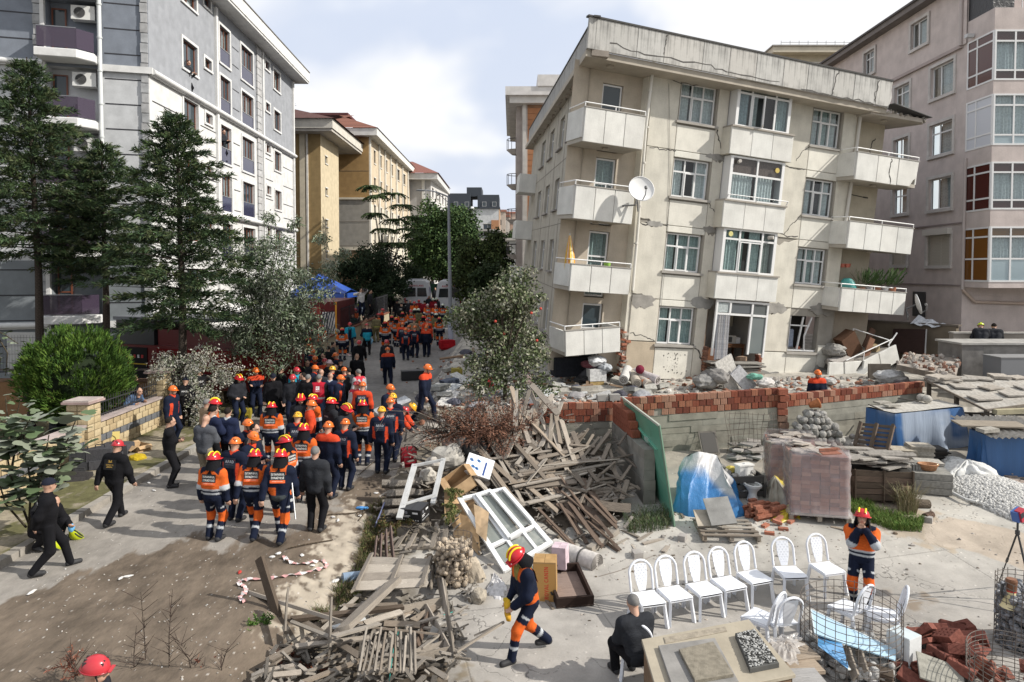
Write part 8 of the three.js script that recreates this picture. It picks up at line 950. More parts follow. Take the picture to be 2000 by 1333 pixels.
{let r=rng(88),mk=(n,R,y0,y1,k,sub,q=1)=>{let a=[];for(let i=0;i<n;i++){let d=rdir(r),s=pow(r(),.4);a.push([d.x*R*s,$l(y0,y1,.5+.5*d.y*s),d.z*R*s*q,R*.34,k,sub])}return a};
let DG=[[.035,.065,.022],[.05,.085,.03],[.026,.048,.02],[.065,.1,.035]];
$lt('round_tree','large round dark green tree closing the street behind the ambulances',atD(868,74),[[[0,0,0],[.2,3,0]],[[.2,3,0],[-1.5,5,.5]],[[.2,3,0],[1.8,5.5,.3]]],mk(90,3.9,2.4,10.6,80,.5),{l:.28,w:.1,per:7},DG.map((c)=>c.map((q)=>q*1.25)),91,.3);
$lt('street_tree','loose dark tree right of the round tree beyond the lamp post',atD(948,60),[[[0,0,0],[.1,2.5,0]]],mk(44,2.9,1,7.4,70,.5),{l:.25,w:.09,per:7},[[.05,.075,.025],[.085,.11,.04],[.035,.05,.02]],92,.18);
$lt('dark_shrub','dark shrub on the right side of the street before the terracotta building',atD(968,44),[[[0,0,0],[0,2,0]]],mk(26,1.5,.9,4.6,60,.4),{l:.2,w:.07,per:7},[[.025,.04,.018],[.035,.055,.022]],93,.1);
$lt('dark_shrub','wide dark shrub left of the ambulances below the feathery tree',atD(735,57),[[[0,0,0],[0,2,0]]],mk(56,2.9,.8,6.6,66,.45),{l:.22,w:.06,per:7},[[.022,.036,.018],[.03,.048,.022],[.016,.028,.014]],94,.15);
$lt('dark_shrub','dark evergreen shrub directly left of the round tree',atD(798,66),[[[0,0,0],[0,2,0]]],mk(26,2,.8,4.6,55,.45),{l:.22,w:.06,per:7},[[.02,.035,.016],[.03,.045,.02]],95,.15);
$lt('far_tree','green tree low at the end of the street below the far white building',atD(975,120),[[[0,0,0],[0,2,0]]],mk(16,3,0,7,40,.7),{l:.45,w:.16,per:6},DG,96,.2);
{let B0=atD(752,58),cl=[],limbs=[[[0,0,0],[.1,5,0],[.5,9,0]]];let t=$t('feathery_tree','tall feathery tree with arching leaves before the tan building','tree',B0),L=new Leaves(),st=b();let tops=[[-1.2,11.2],[-.6,10.4],[.6,10.6],[1.5,9.6],[2.2,8.6],[-.9,8.9],[.8,8.4],[1.7,7.6],[-.2,7.6],[2.6,7.2],[.3,6.4],[1.2,6.4]];tops.forEach(([x,y])=>{st.path([[0,.2,0],[x*.3,y*.55,0],[x,y,rr(-.8,.8,r)]],.07,[.11,.1,.085],6,.02);for(let k=0;k<17;k++){let a=r()*6.28,ln=rr(.9,1.6,r);for(let u=.1;u<1;u+=.07){let p=V(x+cos(a)*ln*u,y+.5*u-.9*u*u,sin(a)*ln*u);for(let s of[-1,1])L.add(p,V(cos(a+s*1.1),-.35,sin(a+s*1.1)).normalize(),.34*(1-u*.4),.06,[[.05,.08,.03],[.07,.1,.04],[.035,.055,.025]][(r()*3)|0],r)}}});st.to(t,'trunk',M('bark'));L.to(t,'crown')}
{let B0=G(985,782),lim=[[[0,-.2,0],[.05,.7,0],[.0,1.3,0]]],cl=[];for(let k=0;k<19;k++){let a=r()*6.283,h=rr(1.4,4.2,r),q=rr(.4,1.65,r)*(h>3.3?.7:1),x=cos(a)*q,z=sin(a)*q*.8;lim.push([[0,.9,0],[x*.5,h*.7,z*.5],[x,h,z]]);cl.push([x,h,z,rr(.35,.6,r),62,.22],[x*.7,h*.85,z*.7,.5,40,.25])}cl.push([-.4,1.3,.3,.8,110],[.4,1.2,.4,.7,90],[0,2.2,0,.9,130]);for(let k=0;k<9;k++)cl.push([rr(-1.6,1.7,r),rr(.35,1.5,r),rr(-.3,.9,r),rr(.35,.6,r),60,.25]);let t=$lt('rubble_tree','dusty leafy tree with red fruits at the left corner of the leaning house',B0,lim,cl,{l:.11,w:.035,per:8},[[.1,.125,.06],[.16,.17,.11],[.07,.095,.04],[.24,.24,.18]],97,.09);for(let k=0;k<5;k++)b().geo(new $B(.045,8,6),[.42,.05,.03],T(rr(-1.2,1.2,r),rr(1.2,3.6,r),rr(.3,1.2,r))).to(t,'fruit',M('plain'))}}
{
let B0=P(960,860,18),t=$t('dead_conifer','felled dead conifer with brown needles and bare grey twigs lying on the pile','tree',B0.clone()),r=rng(66),L=new Leaves(),st=b(),tw=b();st.path([[.6,-.3,0],[-.8,.2,.1],[-1.7,.1,.4]],.07,[.11,.09,.07],7,.02);for(let i=0;i<150;i++){let u=r(),c=V($l(.7,-1.7,u),.15+.1*u,.2*u),d=rdir(r,.55);if(d.z<-.3)d.z*=-1;let l=rr(.5,1.15,r),e=c.clone().addScaledVector(d,l);tw.rod(c,e,.012,[.14,.11,.09],4,.004);if(u<.72)for(let k=0;k<70;k++){let p=c.clone().lerp(e,pow(r(),.6)).add(V(rr(-.12,.12,r),rr(-.1,.1,r),rr(-.12,.12,r)));L.add(p,rdir(r).add(d).normalize(),rr(.06,.14,r),.012,[[.17,.085,.055],[.13,.07,.05],[.21,.11,.075]][(r()*3)|0],r)}}for(let i=0;i<70;i++){let a=[rr(-1.6,-.4,r),rr(-.1,.4,r),rr(0,.6,r)],e=[a[0]- rr(.4,1.1,r),a[1]+rr(-.5,.5,r),a[2]+rr(-.1,.6,r)];tw.path([a,[(a[0]+e[0])/2,(a[1]+e[1])/2+.12,(a[2]+e[2])/2],e],.009,[.2,.17,.145],4,.004)}tw.path([[-1,.5,.6],[-1.9,.85,.5],[-2.7,.85,.3],[-3,.3,.3]],.014,[.3,.26,.22],5,.006);st.to(t,'trunk',M('bark'));tw.to(t,'twigs',M('bark'),'stuff');L.to(t,'needles')}
{
let r=rng(17),stalk=(label,x,y0,y1,d,n,lean)=>{let o=P(x,y1,d),t=$t('dead_stalk',label,'plant',o),g=b();let h=P(x,y0,d).y-o.y;let top=[lean,h,.1];g.path([[0,-.3,0],[lean*.3,h*.5,.05],top],.012,[.11,.085,.07],5,.003);for(let k=0;k<n;k++){let u=rr(.15,.95,r),a=r()*6.28,l=rr(.08,.28,r),p=[lean*u*u,h*u,.07*u];g.rod(p,[p[0]+cos(a)*l,p[1]+l*.8,p[2]+sin(a)*l],.005,[.12,.085,.07],4,.002)}g.to(t,'stalk',M('bark'))};[['tall bare dead stalk at the bottom edge, right one of the tall pair',330,1145,1333,9.4,26,.12],['bare dead stalk at the bottom edge, left one of the tall pair',288,1150,1333,9.6,24,-.02],['thin grey stalk left of the tall pair at the bottom edge',262,1215,1333,9.4,14,.1],['arching dead stalk between the tall pair and the timber',385,1235,1333,9.4,18,-.3],['short dead stalk close to the green fir sprig',430,1260,1333,9.4,14,.15],['dead twiggy stalk beside the red helmet at the bottom',155,1275,1333,9,22,-.1]].forEach((q)=>stalk(...q));
let fern=(name,label,pts,cols,n,l,up,w=.01)=>{let t=$t(name,label,'plant',P(...pts[0])),L=new Leaves(),st=b(),o=t.position;pts.forEach(([x,y,d])=>{let p=P(x,y,d).sub(o);for(let k=0;k<7;k++){let dv=rdir(r,up),e=p.clone().addScaledVector(dv,l*rr(.6,1.2,r));st.rod(p,e,.006,cols[0],4,.002);for(let q=0;q<n;q++)L.add(p.clone().lerp(e,r()),rdir(r).add(dv).normalize(),rr(.04,.09,r),w,cols[(r()*cols.length)|0],r)}});st.to(t,'stem',M('bark'));L.to(t,'foliage')};
let BR=[[.2,.075,.05],[.15,.06,.045],[.24,.1,.06]],GR=[[.07,.14,.03],[.1,.17,.04],[.05,.1,.025]];fern('dry_branch','rust brown dead conifer branches covering the bottom of the nearest pile',[[520,1320,10],[560,1300,10.2],[600,1325,10],[480,1330,9.8],[640,1330,9.9],[440,1325,9.6],[395,1330,9.5],[570,1335,9.8]],BR,50,.3,.7);fern('dry_branch','small rust brown dead twig left of the red helmet at the bottom',[[150,1320,9],[135,1300,9.1]],BR,26,.28,.8,.006);
fern('fir_sprig','fresh green fir sprig standing at the street end of the nearest pile',[[470,1300,10.3],[480,1270,10.5],[495,1250,10.6],[455,1315,10.2],[505,1240,10.6]],GR,90,.28,1.2);fern('fir_sprig','yellow green fir sprig hanging over the cardboard on the pile',[[884,970,15.1],[886,985,14.9],[880,1000,14.7],[888,955,15.3]],[[.12,.14,.05],[.17,.15,.06],[.08,.11,.035]],70,.26,-.6);fern('fir_sprig','green fir sprig lying on the broken crate',[[765,1258,11.2],[780,1268,11.1]],GR,60,.22,-.2);fern('fir_sprig','brownish fir sprig on the street side of the pile above the brown pallet',[[770,1030,14.6],[752,1025,14.6],[788,1018,14.8],[732,1060,14.1]],[[.1,.11,.04],[.15,.1,.05]],60,.28,.2);fern('green_weed','low green weed growing against the foot of the stone pier',[[335,858,22.5],[325,850,22.7]],[[.05,.08,.025],[.07,.1,.03]],60,.28,.4,.02)}
// ---------- stone garden wall with piers and iron railing ----------
{let X=-12.1,r=rng(55),SB=[[.5,.4,.245],[.54,.44,.28],[.45,.35,.21]],GR=[.15,.155,.165];let stoneG=[0,1,2].map((k)=>{let g=new $E(1,1,1,3,2,3),p=g.attributes.position;for(let i=0;i<p.count;i++){let x=p.getX(i),y=p.getY(i),z=p.getZ(i),e=abs(y)>.49||(abs(x)>.49&&abs(z)>.49);p.setXYZ(i,x*(e?.94:1+.12*$h(i,k)),y*.97,z*(e?.94:1+.12*$h(i+9,k)))}g.computeVertexNormals();return g});let SM=SB.map((c)=>M('stone',{vertexColors:false,color:new Color(...c)})),GM=M('stone',{vertexColors:false,color:new Color(...GR)});
let pier=(label,d,y1,w)=>{let t=$t('stone_pier',label,'pier',[X-.1,$rd(d)+.1,-d]),n=round((y1)/.2);for(let k=0;k<n;k++)for(let[sx,sz]of[[-1,1],[1,1],[-1,-1],[1,-1]]){let a=((k+(sx>0?1:0))% 2)*.05;let o=$p(t,'stone',stoneG[(r()*3)|0],SM[(r()*3)|0]);o.scale.set(w/2-.004,.19,w/2-.004);o.position.set(sx*w/4,.1+k*.2,sz*w/4)}b().bx(-w/2-.08,n*.2,-w/2-.08,w/2+.08,n*.2+.06,w/2+.08,[.36,.27,.25]).bx(-w/2-.05,n*.2+.06,-w/2-.05,w/2+.05,n*.2+.1,w/2+.05,[.42,.36,.33]).to(t,'cap',M('concrete'))};
pier('taller stone pier of the garden wall beside the policemen',23.5,1.75,.56);pier('lower stone pier of the garden wall with a flat cap, nearer the camera',19.3,1.5,.62);
let wall=(label,d0,d1,n,far)=>{let t=$t('stone_wall',label,'wall',[X,0,-d0]);for(let j=0;j<n;j++)for(let d=d0+(j % 2)*.17;d<d1-.02;d+=.36){let w=min(.35,d1-d),y=$rd(d)+.06;let o=$p(t,'stone',stoneG[(r()*3)|0],j===2?GM:SM[(r()*3)|0]);o.scale.set(.24,.195,w-.012);o.position.set(0,y+.1+j*.2,-(d+w/2-d0))}let cg=b();for(let d=d0;d<d1-.1;d+=.8){let e=min(d1,d+.79);cg.bar([0,$rd(d)+.09+n*.2,-(d-d0)],[0,$rd(e)+.09+n*.2,-(e-d0)],.36,.06,$v([.4,.335,.315],.06,r))}cg.to(t,'coping',M('concrete'));cg;let rl=b(),IR=[.025,.025,.028],yb=n*.2+.14;if(!far){for(let d=d0+.1;d<d1;d+=.13)rl.rod([-.05,$rd(d)+yb,-(d-d0)],[-.05,$rd(d)+yb+.56,-(d-d0)],.009,IR,4);for(let h of[.06,.42])rl.bar([-.05,$rd(d0)+yb+h,0],[-.05,$rd(d1)+yb+h,-(d1-d0)],.02,.03,IR);for(let d=d0+.35;d<d1;d+=.5)for(let q of[.08,.05])rl.geo(new $3(q,.007,4,12),IR,T(-.05,$rd(d)+yb+.24,-(d-d0),0,PI/2));rl.to(t,'iron_railing',M('plain'),'stuff')}};
wall('yellow stone garden wall with grey band between the two piers',19.65,23.2,5);wall('yellow stone garden wall running to the left edge behind the fig plant',11,18.98,5,1);wall('short yellow stone wall beyond the taller pier behind the man with hands on hips',23.9,26.2,4,1);
let t=$t('street_fence','dark railing on a cream wall with brown coping left of the ambulances','fence',[-11.6,0,-27]);let a=[0,$rd(27),0],c=[2.1,$rd(52),-25],g=b();g.bar([a[0],a[1]+.45,a[2]],[c[0],c[1]+.5,c[2]],.25,1.1,[.4,.345,.24]);g.to(t,'wall',M('stained'));b().bar([a[0],a[1]+1.04,a[2]],[c[0],c[1]+1.09,c[2]],.34,.08,[.2,.09,.06]).to(t,'coping',M('concrete'));let rl=b();for(let k=0;k<=150;k++){let u=k/150,x=$l(a[0],c[0],u),z=$l(a[2],c[2],u),y=$l(a[1],c[1],u);rl.rod([x,y+1.08,z],[x,y+2.5,z],k % 12?.012:.03,[.02,.02,.025],4)}for(let h of[1.25,2.42])rl.bar([a[0],a[1]+h,a[2]],[c[0],c[1]+h,c[2]],.03,.03,[.02,.02,.025]);rl.to(t,'railing',M('plain'),'stuff');
let m=$t('mesh_fence','pale mesh fence on a brown wall at the foot of the grey apartment building','fence',P(-30,700,24.8).setY(0));let w=P(330,700,24.8).x-m.position.x;let y=P(0,765,24.8).y,yt=P(0,740,24.8).y,ym=P(0,655,24.8).y;b().bx(0,.3,-.1,w,yt-.1,.1,[.2,.115,.06]).bx(0,yt-.1,-.12,w,yt,.12,[.16,.1,.07]).to(m,'wall',M('stained'));b().bx(0,yt,-1.2,2.6,ym,-1.1,[.42,.42,.41]).to(m,'screen',M('plaster'));let mg=b();for(let x=0;x<w*.45;x+=.11)mg.rod([x,yt+.25,0],[x,ym,0],.005,[.05,.05,.05],4);for(let v=yt+.3;v<ym;v+=.3)mg.rod([0,v,0],[w*.45,v,0],.006,[.05,.05,.05],4);for(let x=.2;x<w;x+=1.3)mg.bx(x,yt,-.03,x+.06,yt+.32,.03,[.06,.05,.05]);mg.bx(0,yt+.3,-.03,w,yt+.36,.03,[.07,.055,.05]);mg.to(m,'mesh',M('plain'),'stuff')}
{
let B0=atD(880,41.5),t=$t('street_lamp','tall grey street lamp with a curved arm reaching over the street','street lamp',B0),h=P(870,385,41.5).y-B0.y,C=[.2,.215,.24];t.rotation.z=.012;b().geo(new $0(.075,.14,h,12),C,T(0,h/2,0)).geo(new $0(.15,.17,1.5,12),[.32,.36,.44],T(0,.75,0)).to(t,'pole',M('plain'));let q=[];for(let k=0;k<=8;k++)q.push([-1.45*k/8,h+.42*sin(k/8*1.57),0]);b().path(q,.05,C,8,.035).path([[0,h-.35,0],[-.5,h+.1,0],[-.9,h+.38,0]],.025,C,6).to(t,'arm',M('plain'));b().geo($lu(2,2,0,1,.34,.055,.12),[.16,.17,.18],T(-1.65,h+.42,0,0,0,-.05)).to(t,'lamp_head',M('plain'))}
// ---------- vehicles ----------
function ambulance(label,x,d,turn){let t=$t('ambulance',label,'ambulance',atD(x,d),turn),W=[.6,.61,.64],bx=(s,name,col,m)=>{let g=new Shape(s.map((q)=>new $4(...q))),e=new $9(g,{depth:5.4,bevelEnabled:true,bevelSize:.07,bevelThickness:.08,bevelSegments:3});return b().geo(e,col,T(0,0,-5.5)).to(t,name,m)};bx([[-.93,.4],[.93,.4],[.95,1.5],[.82,2.45],[.6,2.62],[-.6,2.62],[-.82,2.45],[-.95,1.5]],'body',W,M('paint'));for(let s of[-1,1]){let w=b().quad(...[[.06,1.42],[.8,1.42],[.72,2.08],[.06,2.08]].map(([u,v])=>[s*u,v,.0+.002]).sort((a,c)=>0),[.02,.025,.03]);w.to(t,'rear_window',M('plain',{roughness:.08,side:$1}));b().bx(s*.86-.05,.95,-.02,s*.86+.05,1.3,.02,[.4,.02,.015]).to(t,'tail_light',M('plastic'));for(let z of[-1.2,-4.3]){let wl=b().geo(new $0(.36,.36,.22,20),[.02,.02,.02],T(s*.86,.36,z,0,0,PI/2)).to(t,'wheel',M('plain'));b().geo(new $0(.2,.2,.235,16),[.35,.35,.36],T(s*.86,.36,z,0,0,PI/2)).to(wl,'rim',M('metal'))}b().bx(s*1,1.5,-4.6,s*1.005,2.1,-.8,[.16,.18,.3]).to(t,'side_stripe',M('plastic'))}b().bx(-.85,.42,.0,.85,.6,.1,[.1,.1,.1]).to(t,'bumper',M('plastic'));b().bx(-.5,2.68,-.7,.5,2.78,-.2,[.5,.52,.56]).bx(-.55,2.7,-3,-.45,2.76,-.9,[.3,.3,.3]).bx(.45,2.7,-3,.55,2.76,-.9,[.3,.3,.3]).to(t,'roof_light_bar',M('plastic'));let m=textMat(256,48,(c,w,h)=>{c.fillStyle='#d2d4d8';c.fillRect(0,0,w,h);c.fillStyle='#a0232b';c.font='bold 40px sans-serif';c.textAlign='center';c.fillText('AMBULANS',w/2,39,240)});let p=$p(t,'lettering',new $8(1.3,.24),m);p.position.set(0,2.26,.002);t.scale.setScalar(1.17);return t}
ambulance('white ambulance standing rear to the camera, left one at the end of the crowd',813,61,.1);ambulance('white ambulance standing rear to the camera, right one behind the lamp post',877,60,.02);
{let RD=[.1,.008,.009];let t=$t('fire_truck','dark red fire engine with ladder on its grey roof parked behind the cedars','fire truck',atD(222,28.2),-.32);b().bx(0,.7,-2.2,7.6,2.35,0,RD).bx(2.1,2.35,-2.2,7.4,3,-.15,RD).to(t,'body',M('paint'));b().bx(0,2.36,-2.2,2,3.35,-.05,[.035,.037,.04]).bx(-.05,3.36,-2.3,5.2,3.5,.05,[.16,.17,.19]).to(t,'cab',M('paint'));for(let[x0,x1]of[[.35,1.7],[2.2,3.9],[4.2,5.9],[6.1,7.3]]){b().bx(x0,.95,.001,x1,2.25,.03,x0<1?[.02,.02,.022]:[.14,.012,.012]).to(t,'locker_door',M('metal'));b().bx(x0,1.55,.031,x1,1.6,.04,[.42,.28,.02]).to(t,'yellow_stripe',M('plain'))}let st=b();for(let k=0;k<6;k++)st.bx(.4+k*.2,1.82,.031,.5+k*.2,1.95,.04,k % 2?[.4,.03,.03]:[.5,.5,.5]);st.to(t,'warning_stripe',M('plain'));let la=b(),A=[.4,.41,.42];for(let z of[-.6,-1.1])la.bar([3.6,3.62,z],[8.2,3.75,z],.06,.09,A);for(let x=3.8;x<8.2;x+=.33)la.rod([x,3.66,-.6],[x,3.66,-1.1],.02,A,5);la.to(t,'ladder',M('metal'));for(let x of[1.4,6.2]){let w=b().geo(new $0(.5,.5,.3,20),[.02,.02,.02],T(x,.5,-.12,PI/2)).to(t,'wheel',M('plain'));b().geo(new $0(.28,.28,.32,16),[.3,.3,.3],T(x,.5,-.12,PI/2)).to(w,'rim',M('metal'))}b().bx(5.6,3,-1.9,6.6,3.25,-1.5,[.35,.03,.03]).to(t,'beacon',M('plastic'));
let u=$t('rescue_truck','red rescue truck seen from behind with red white hatching and an orange edge','fire truck',atD(597,40),.05);b().bx(0,.5,-6,1.75,3,0,RD).to(u,'body',M('paint'));let m=textMat(128,128,(c,w,h)=>{c.fillStyle='#d6d4d2';c.fillRect(0,0,w,h);c.strokeStyle='#2b3350';c.lineWidth=9;for(let k=-4;k<8;k++){c.beginPath();c.moveTo(k*26,h);c.lineTo(k*26+50,0);c.stroke()}});let p=$p(u,'hatched_panel',new $8(.75,1.3),m);p.position.set(1.3,1.75,.01);b().bx(1.68,.6,.0,1.78,3,.05,[.55,.24,.02]).bx(.9,.75,.001,1.67,1.05,.04,[.5,.12,.02]).to(u,'orange_edge',M('plain'));b().bx(.05,1.2,.001,.85,2.7,.03,[.26,.02,.02]).to(u,'rear_door',M('paint'));for(let x of[.35,1.5])b().geo(new $0(.45,.45,.25,18),[.02,.02,.02],T(x,.45,-1.2,0,0,PI/2)).to(u,'wheel',M('plain'));
let v=$t('red_truck','small red vehicle far off among people under the round tree','truck',atD(905,72),.2);b().bx(-1.3,.6,-3,1.3,1.5,0,[.2,.06,.06]).bx(-1.2,1.5,-2.8,1.2,2.6,-.1,[.35,.02,.02]).to(v,'body',M('paint'));b().bx(-1,1.6,-.09,1,2.2,-.06,[.1,.14,.2]).to(v,'rear_window',M('plain',{roughness:.1}));let wv=$t('white_van','white vehicle roof showing between the tent and the shrubs','van',atD(676,57),.1);b().bx(-1.2,.5,-3,1.2,1.4,0,[.6,.6,.6]).bx(-1.1,1.4,-2.4,1.1,2.3,-.2,[.6,.6,.6]).to(wv,'body',M('paint'));b().bx(-.9,1.5,-.19,.9,2.1,-.17,[.03,.03,.03]).to(wv,'window',M('plain',{roughness:.1}))}
{
let t=$t('canopy_tent','bright blue canopy tent standing behind the oleaster tree','tent',atD(632,50)),BL=[.018,.075,.36],y=P(632,572,50).y-t.position.y,k=P(632,534,50).y-t.position.y,w=2;let c=[[-w,y,w],[w,y,w],[w,y,-w],[-w,y,-w]],q=b();for(let i=0;i<4;i++){let a=c[i],e=c[(i+1)% 4],m=[(a[0]+e[0])/2,y+.25,(a[2]+e[2])/2];q.tri(a,m,[-.3,k,0],$v(BL,.05)).tri(m,e,[-.3,k,0],$v(BL,.05));q.quad([a[0],a[1]- .35,a[2]],[e[0],e[1]- .35,e[2]],e,a,BL)}q.to(t,'canopy',M('tarp'));for(let p of c)b().rod([p[0],0,p[2]],[p[0],y,p[2]],.03,[.4,.4,.4]).to(t,'pole',M('metal'));
let sg=$t('green_screen','dark green screens along the path beyond the ambulances','screen',atD(850,76));b().bx(-1.2,.5,0,.9,1.6,.05,[.02,.1,.07]).bx(1,.9,.2,1.9,1.9,.25,[.02,.09,.06]).to(sg,'panel',M('plain'));let ps=b();for(let i=0;i<7;i++)ps.bx(-.6+i*.4,-.4,.5,-.5+i*.4,.8,.6,[.38,.33,.26]);ps.to(sg,'post',M('wood'))}
{
let bag=(name,label,x,y,s,c,ry,rx=0)=>{let t=$t(name,label,'bag',G(x,y),ry);t.rotation.x=rx;let g=new $E(...s,6,6,4),p=g.attributes.position;for(let i=0;i<p.count;i++){let q=V(p.getX(i)/s[0],p.getY(i)/s[1],p.getZ(i)/s[2]);let k=1-.22*(q.x*q.x*q.y*q.y*16)*.25+.07*nz(q.x*2,q.y*2+q.z,s[0]*9);p.setXYZ(i,q.x*s[0]*k,q.y*s[1]*k+s[1]/2,q.z*s[2]*k)}g.computeVertexNormals();$p(t,'shell',$ti(g,c),M('cloth'));b().bx(-s[0]*.36,s[1]*.2,s[2]/2-.01,s[0]*.36,s[1]*.55,s[2]/2+.06,c.map((q)=>q*1.15)).to(t,'pocket',M('cloth'));b().path([[-.12,s[1]*.97,0],[-.1,s[1]+.09,0],[.1,s[1]+.09,0],[.12,s[1]*.97,0]],.014,[.02,.02,.02]).to(t,'handle',M('plain'));return t};let K=[.032,.033,.036];bag('equipment_bag','large dark grey equipment bag standing against the stone wall, left one',163,925,[.62,.62,.4],K,.5);bag('equipment_bag','dark grey equipment bag right of the first one behind the black backpack',196,922,[.6,.66,.42],[.055,.055,.06],.35);bag('backpack','flat black backpack lying in front of the equipment bags',152,945,[.55,.3,.4],[.045,.042,.042],.3,-.25);bag('equipment_bag','grey bag lying behind the man in the black shirt with gold print',228,893,[.8,.4,.5],[.07,.07,.078],.1);let c=$ct('cardboard_box','open cardboard box with red bags beside the man with gold print',G(272,888),[.5,.3,.42],[0,-.5,0],CB,1);$s('yellow_bag',b().geo($lu(7,2,.2,1.3,.24,.15,.2),[.42,.3,.02],T(0,.12,0)).build(),M('cloth'),'yellow helmet bag lying below the open cardboard box','bag',G(268,905));let sg=$t('yellow_sign','yellow framed board with a ring leaning on the stone wall','board',G(212,885));b().bx(-.25,0,0,.25,.62,.04,[.5,.4,.13]).to(sg,'board',M('plain'));b().geo(new $3(.16,.012,6,20),[.2,.16,.05],T(0,.36,.045)).to(sg,'ring',M('plain'));b().bx(-.29,-.02,-.01,-.25,.66,.05,[.4,.06,.03]).to(sg,'red_edge',M('plain'));sg.rotation.set(-.15,.7,0);
bag('equipment_bag','green and black rescue bag behind the man with hands on hips',488,795,[.7,.55,.5],[.03,.06,.03],.2);bag('equipment_bag','yellow lower case beside the green rescue bag',478,820,[.45,.4,.4],[.3,.24,.03],.2);bag('red_bag','red bag lying at the foot of the lamp post',873,682,[.9,.55,.6],[.36,.012,.02],.3);bag('red_backpack','red and black backpack at the street side of the pile',798,910,[.42,.5,.3],[.26,.02,.03],.3);for(let[x,y,rz,lb]of[[151,1052,.7,'lime yellow helmet lying upside down on the footway edge, right one'],[112,1072,-.4,'lime yellow helmet on the ground between the two policemen, left one']]){let t=$t('loose_helmet',lb,'helmet',G(x,y));let g=new $B(.15,20,10,0,6.283,0,1.7);g.scale(.92,.95,1.15);let s=$p(t,'shell',$ti(g,[.5,.58,.015]),M('plastic',{side:$1}));let e=b().geo(new $3(.14,.014,6,20),[.03,.03,.03],T(0,.0,0,PI/2)).bx(-.02,.1,-.15,.02,.15,.15,[.05,.05,.05]).to(t,'strap',M('plain'));t.rotation.set(2.2,.5,rz);t.position.y+=.1}}
// ---------- people ----------
function nets(f,lo,hi,c){
let n=[0,1,2].map((i)=>ceil((hi[i]- lo[i])/c)+2),N=n[0]*n[1]*n[2],v=new Float32Array(N),id=new Int32Array(N).fill(-1),p=[],ix=[],sx=1,sy=n[0],sz=n[0]*n[1];
for(let k=0,o=0;k<n[2];k++)for(let j=0;j<n[1];j++)for(let i=0;i<n[0];i++,o++)v[o]=f(lo[0]+i*c,lo[1]+j*c,lo[2]+k*c);
for(let k=0;k<n[2]- 1;k++)for(let j=0;j<n[1]- 1;j++)for(let i=0;i<n[0]- 1;i++){
let o=i+j*sy+k*sz;let m=0,x=0,y=0,z=0,q=0;for(let a=0;a<8;a++)if(v[o+(a&1)+(a>>1&1)*sy+(a>>2)*sz]<0)m|=1<<a;if(!m||m===255)continue;
for(let a=0;a<8;a++)for(let e of[1,2,4])if(!(a&e)&&((m>>a)&1)!==((m>>(a|e))&1)){let g=(w)=>v[o+(w&1)+(w>>1&1)*sy+(w>>2)*sz],t=g(a)/(g(a)- g(a|e));x+=(a&1)+(e===1?t:0);y+=(a>>1&1)+(e===2?t:0);z+=(a>>2)+(e===4?t:0);q++}
id[o]=p.length/3;p.push(lo[0]+(i+x/q)*c,lo[1]+(j+y/q)*c,lo[2]+(k+z/q)*c);
}
for(let k=1;k<n[2]- 1;k++)for(let j=1;j<n[1]- 1;j++)for(let i=1;i<n[0]- 1;i++){let o=i+j*sy+k*sz,s=v[o]<0;for(let[e,a,d]of[[sx,sy,sz],[sy,sz,sx],[sz,sx,sy]])if((v[o+e]<0)!==s){let A=id[o],C=id[o-a],D=id[o-a-d],E=id[o-d];if(s)ix.push(A,C,D,A,D,E);else ix.push(A,D,C,A,E,D)}}
let g=new $6();g.setAttribute('position',new $2(p,3));g.setIndex(ix);g.computeVertexNormals();return g;
}
let capD=(x,y,z,s)=>{let{a,d,l2}=s,px=x-a.x,py=y-a.y,pz=z-a.z,t=$c((px*d.x+py*d.y+pz*d.z)/l2),qx=px-d.x*t,qy=py-d.y*t,qz=pz-d.z*t;return sqrt(qx*qx+qy*qy+qz*qz)- $l(s.ra,s.rb,t)};
let sg=(a,c,ra,rb,k)=>{let d=c.clone().sub(a);return{a,c,d,l2:d.lengthSq()+1e-9,ra,rb,k}};
function field(S,inf,sm=55,wr=0){return(x,y,z)=>{let e=0;for(let s of S)e+=exp(-sm*(capD(x,y,z,s)- inf));return -log(e+1e-30)/sm+(wr?wr*nz(x*4+z*3,y*5,2):0)}}
function mesh(S,inf,c,sm,wr){let lo=[9,9,9],hi=[-9,-9,-9];S.forEach((s)=>[s.a,s.c].forEach((p)=>p.toArray().forEach((q,i)=>{let r=max(s.ra,s.rb)+inf+.06;lo[i]=min(lo[i],q-r);hi[i]=max(hi[i],q+r)})));return nets(field(S,inf,sm,wr),lo,hi,c)}
let SK=[.4,.235,.165];
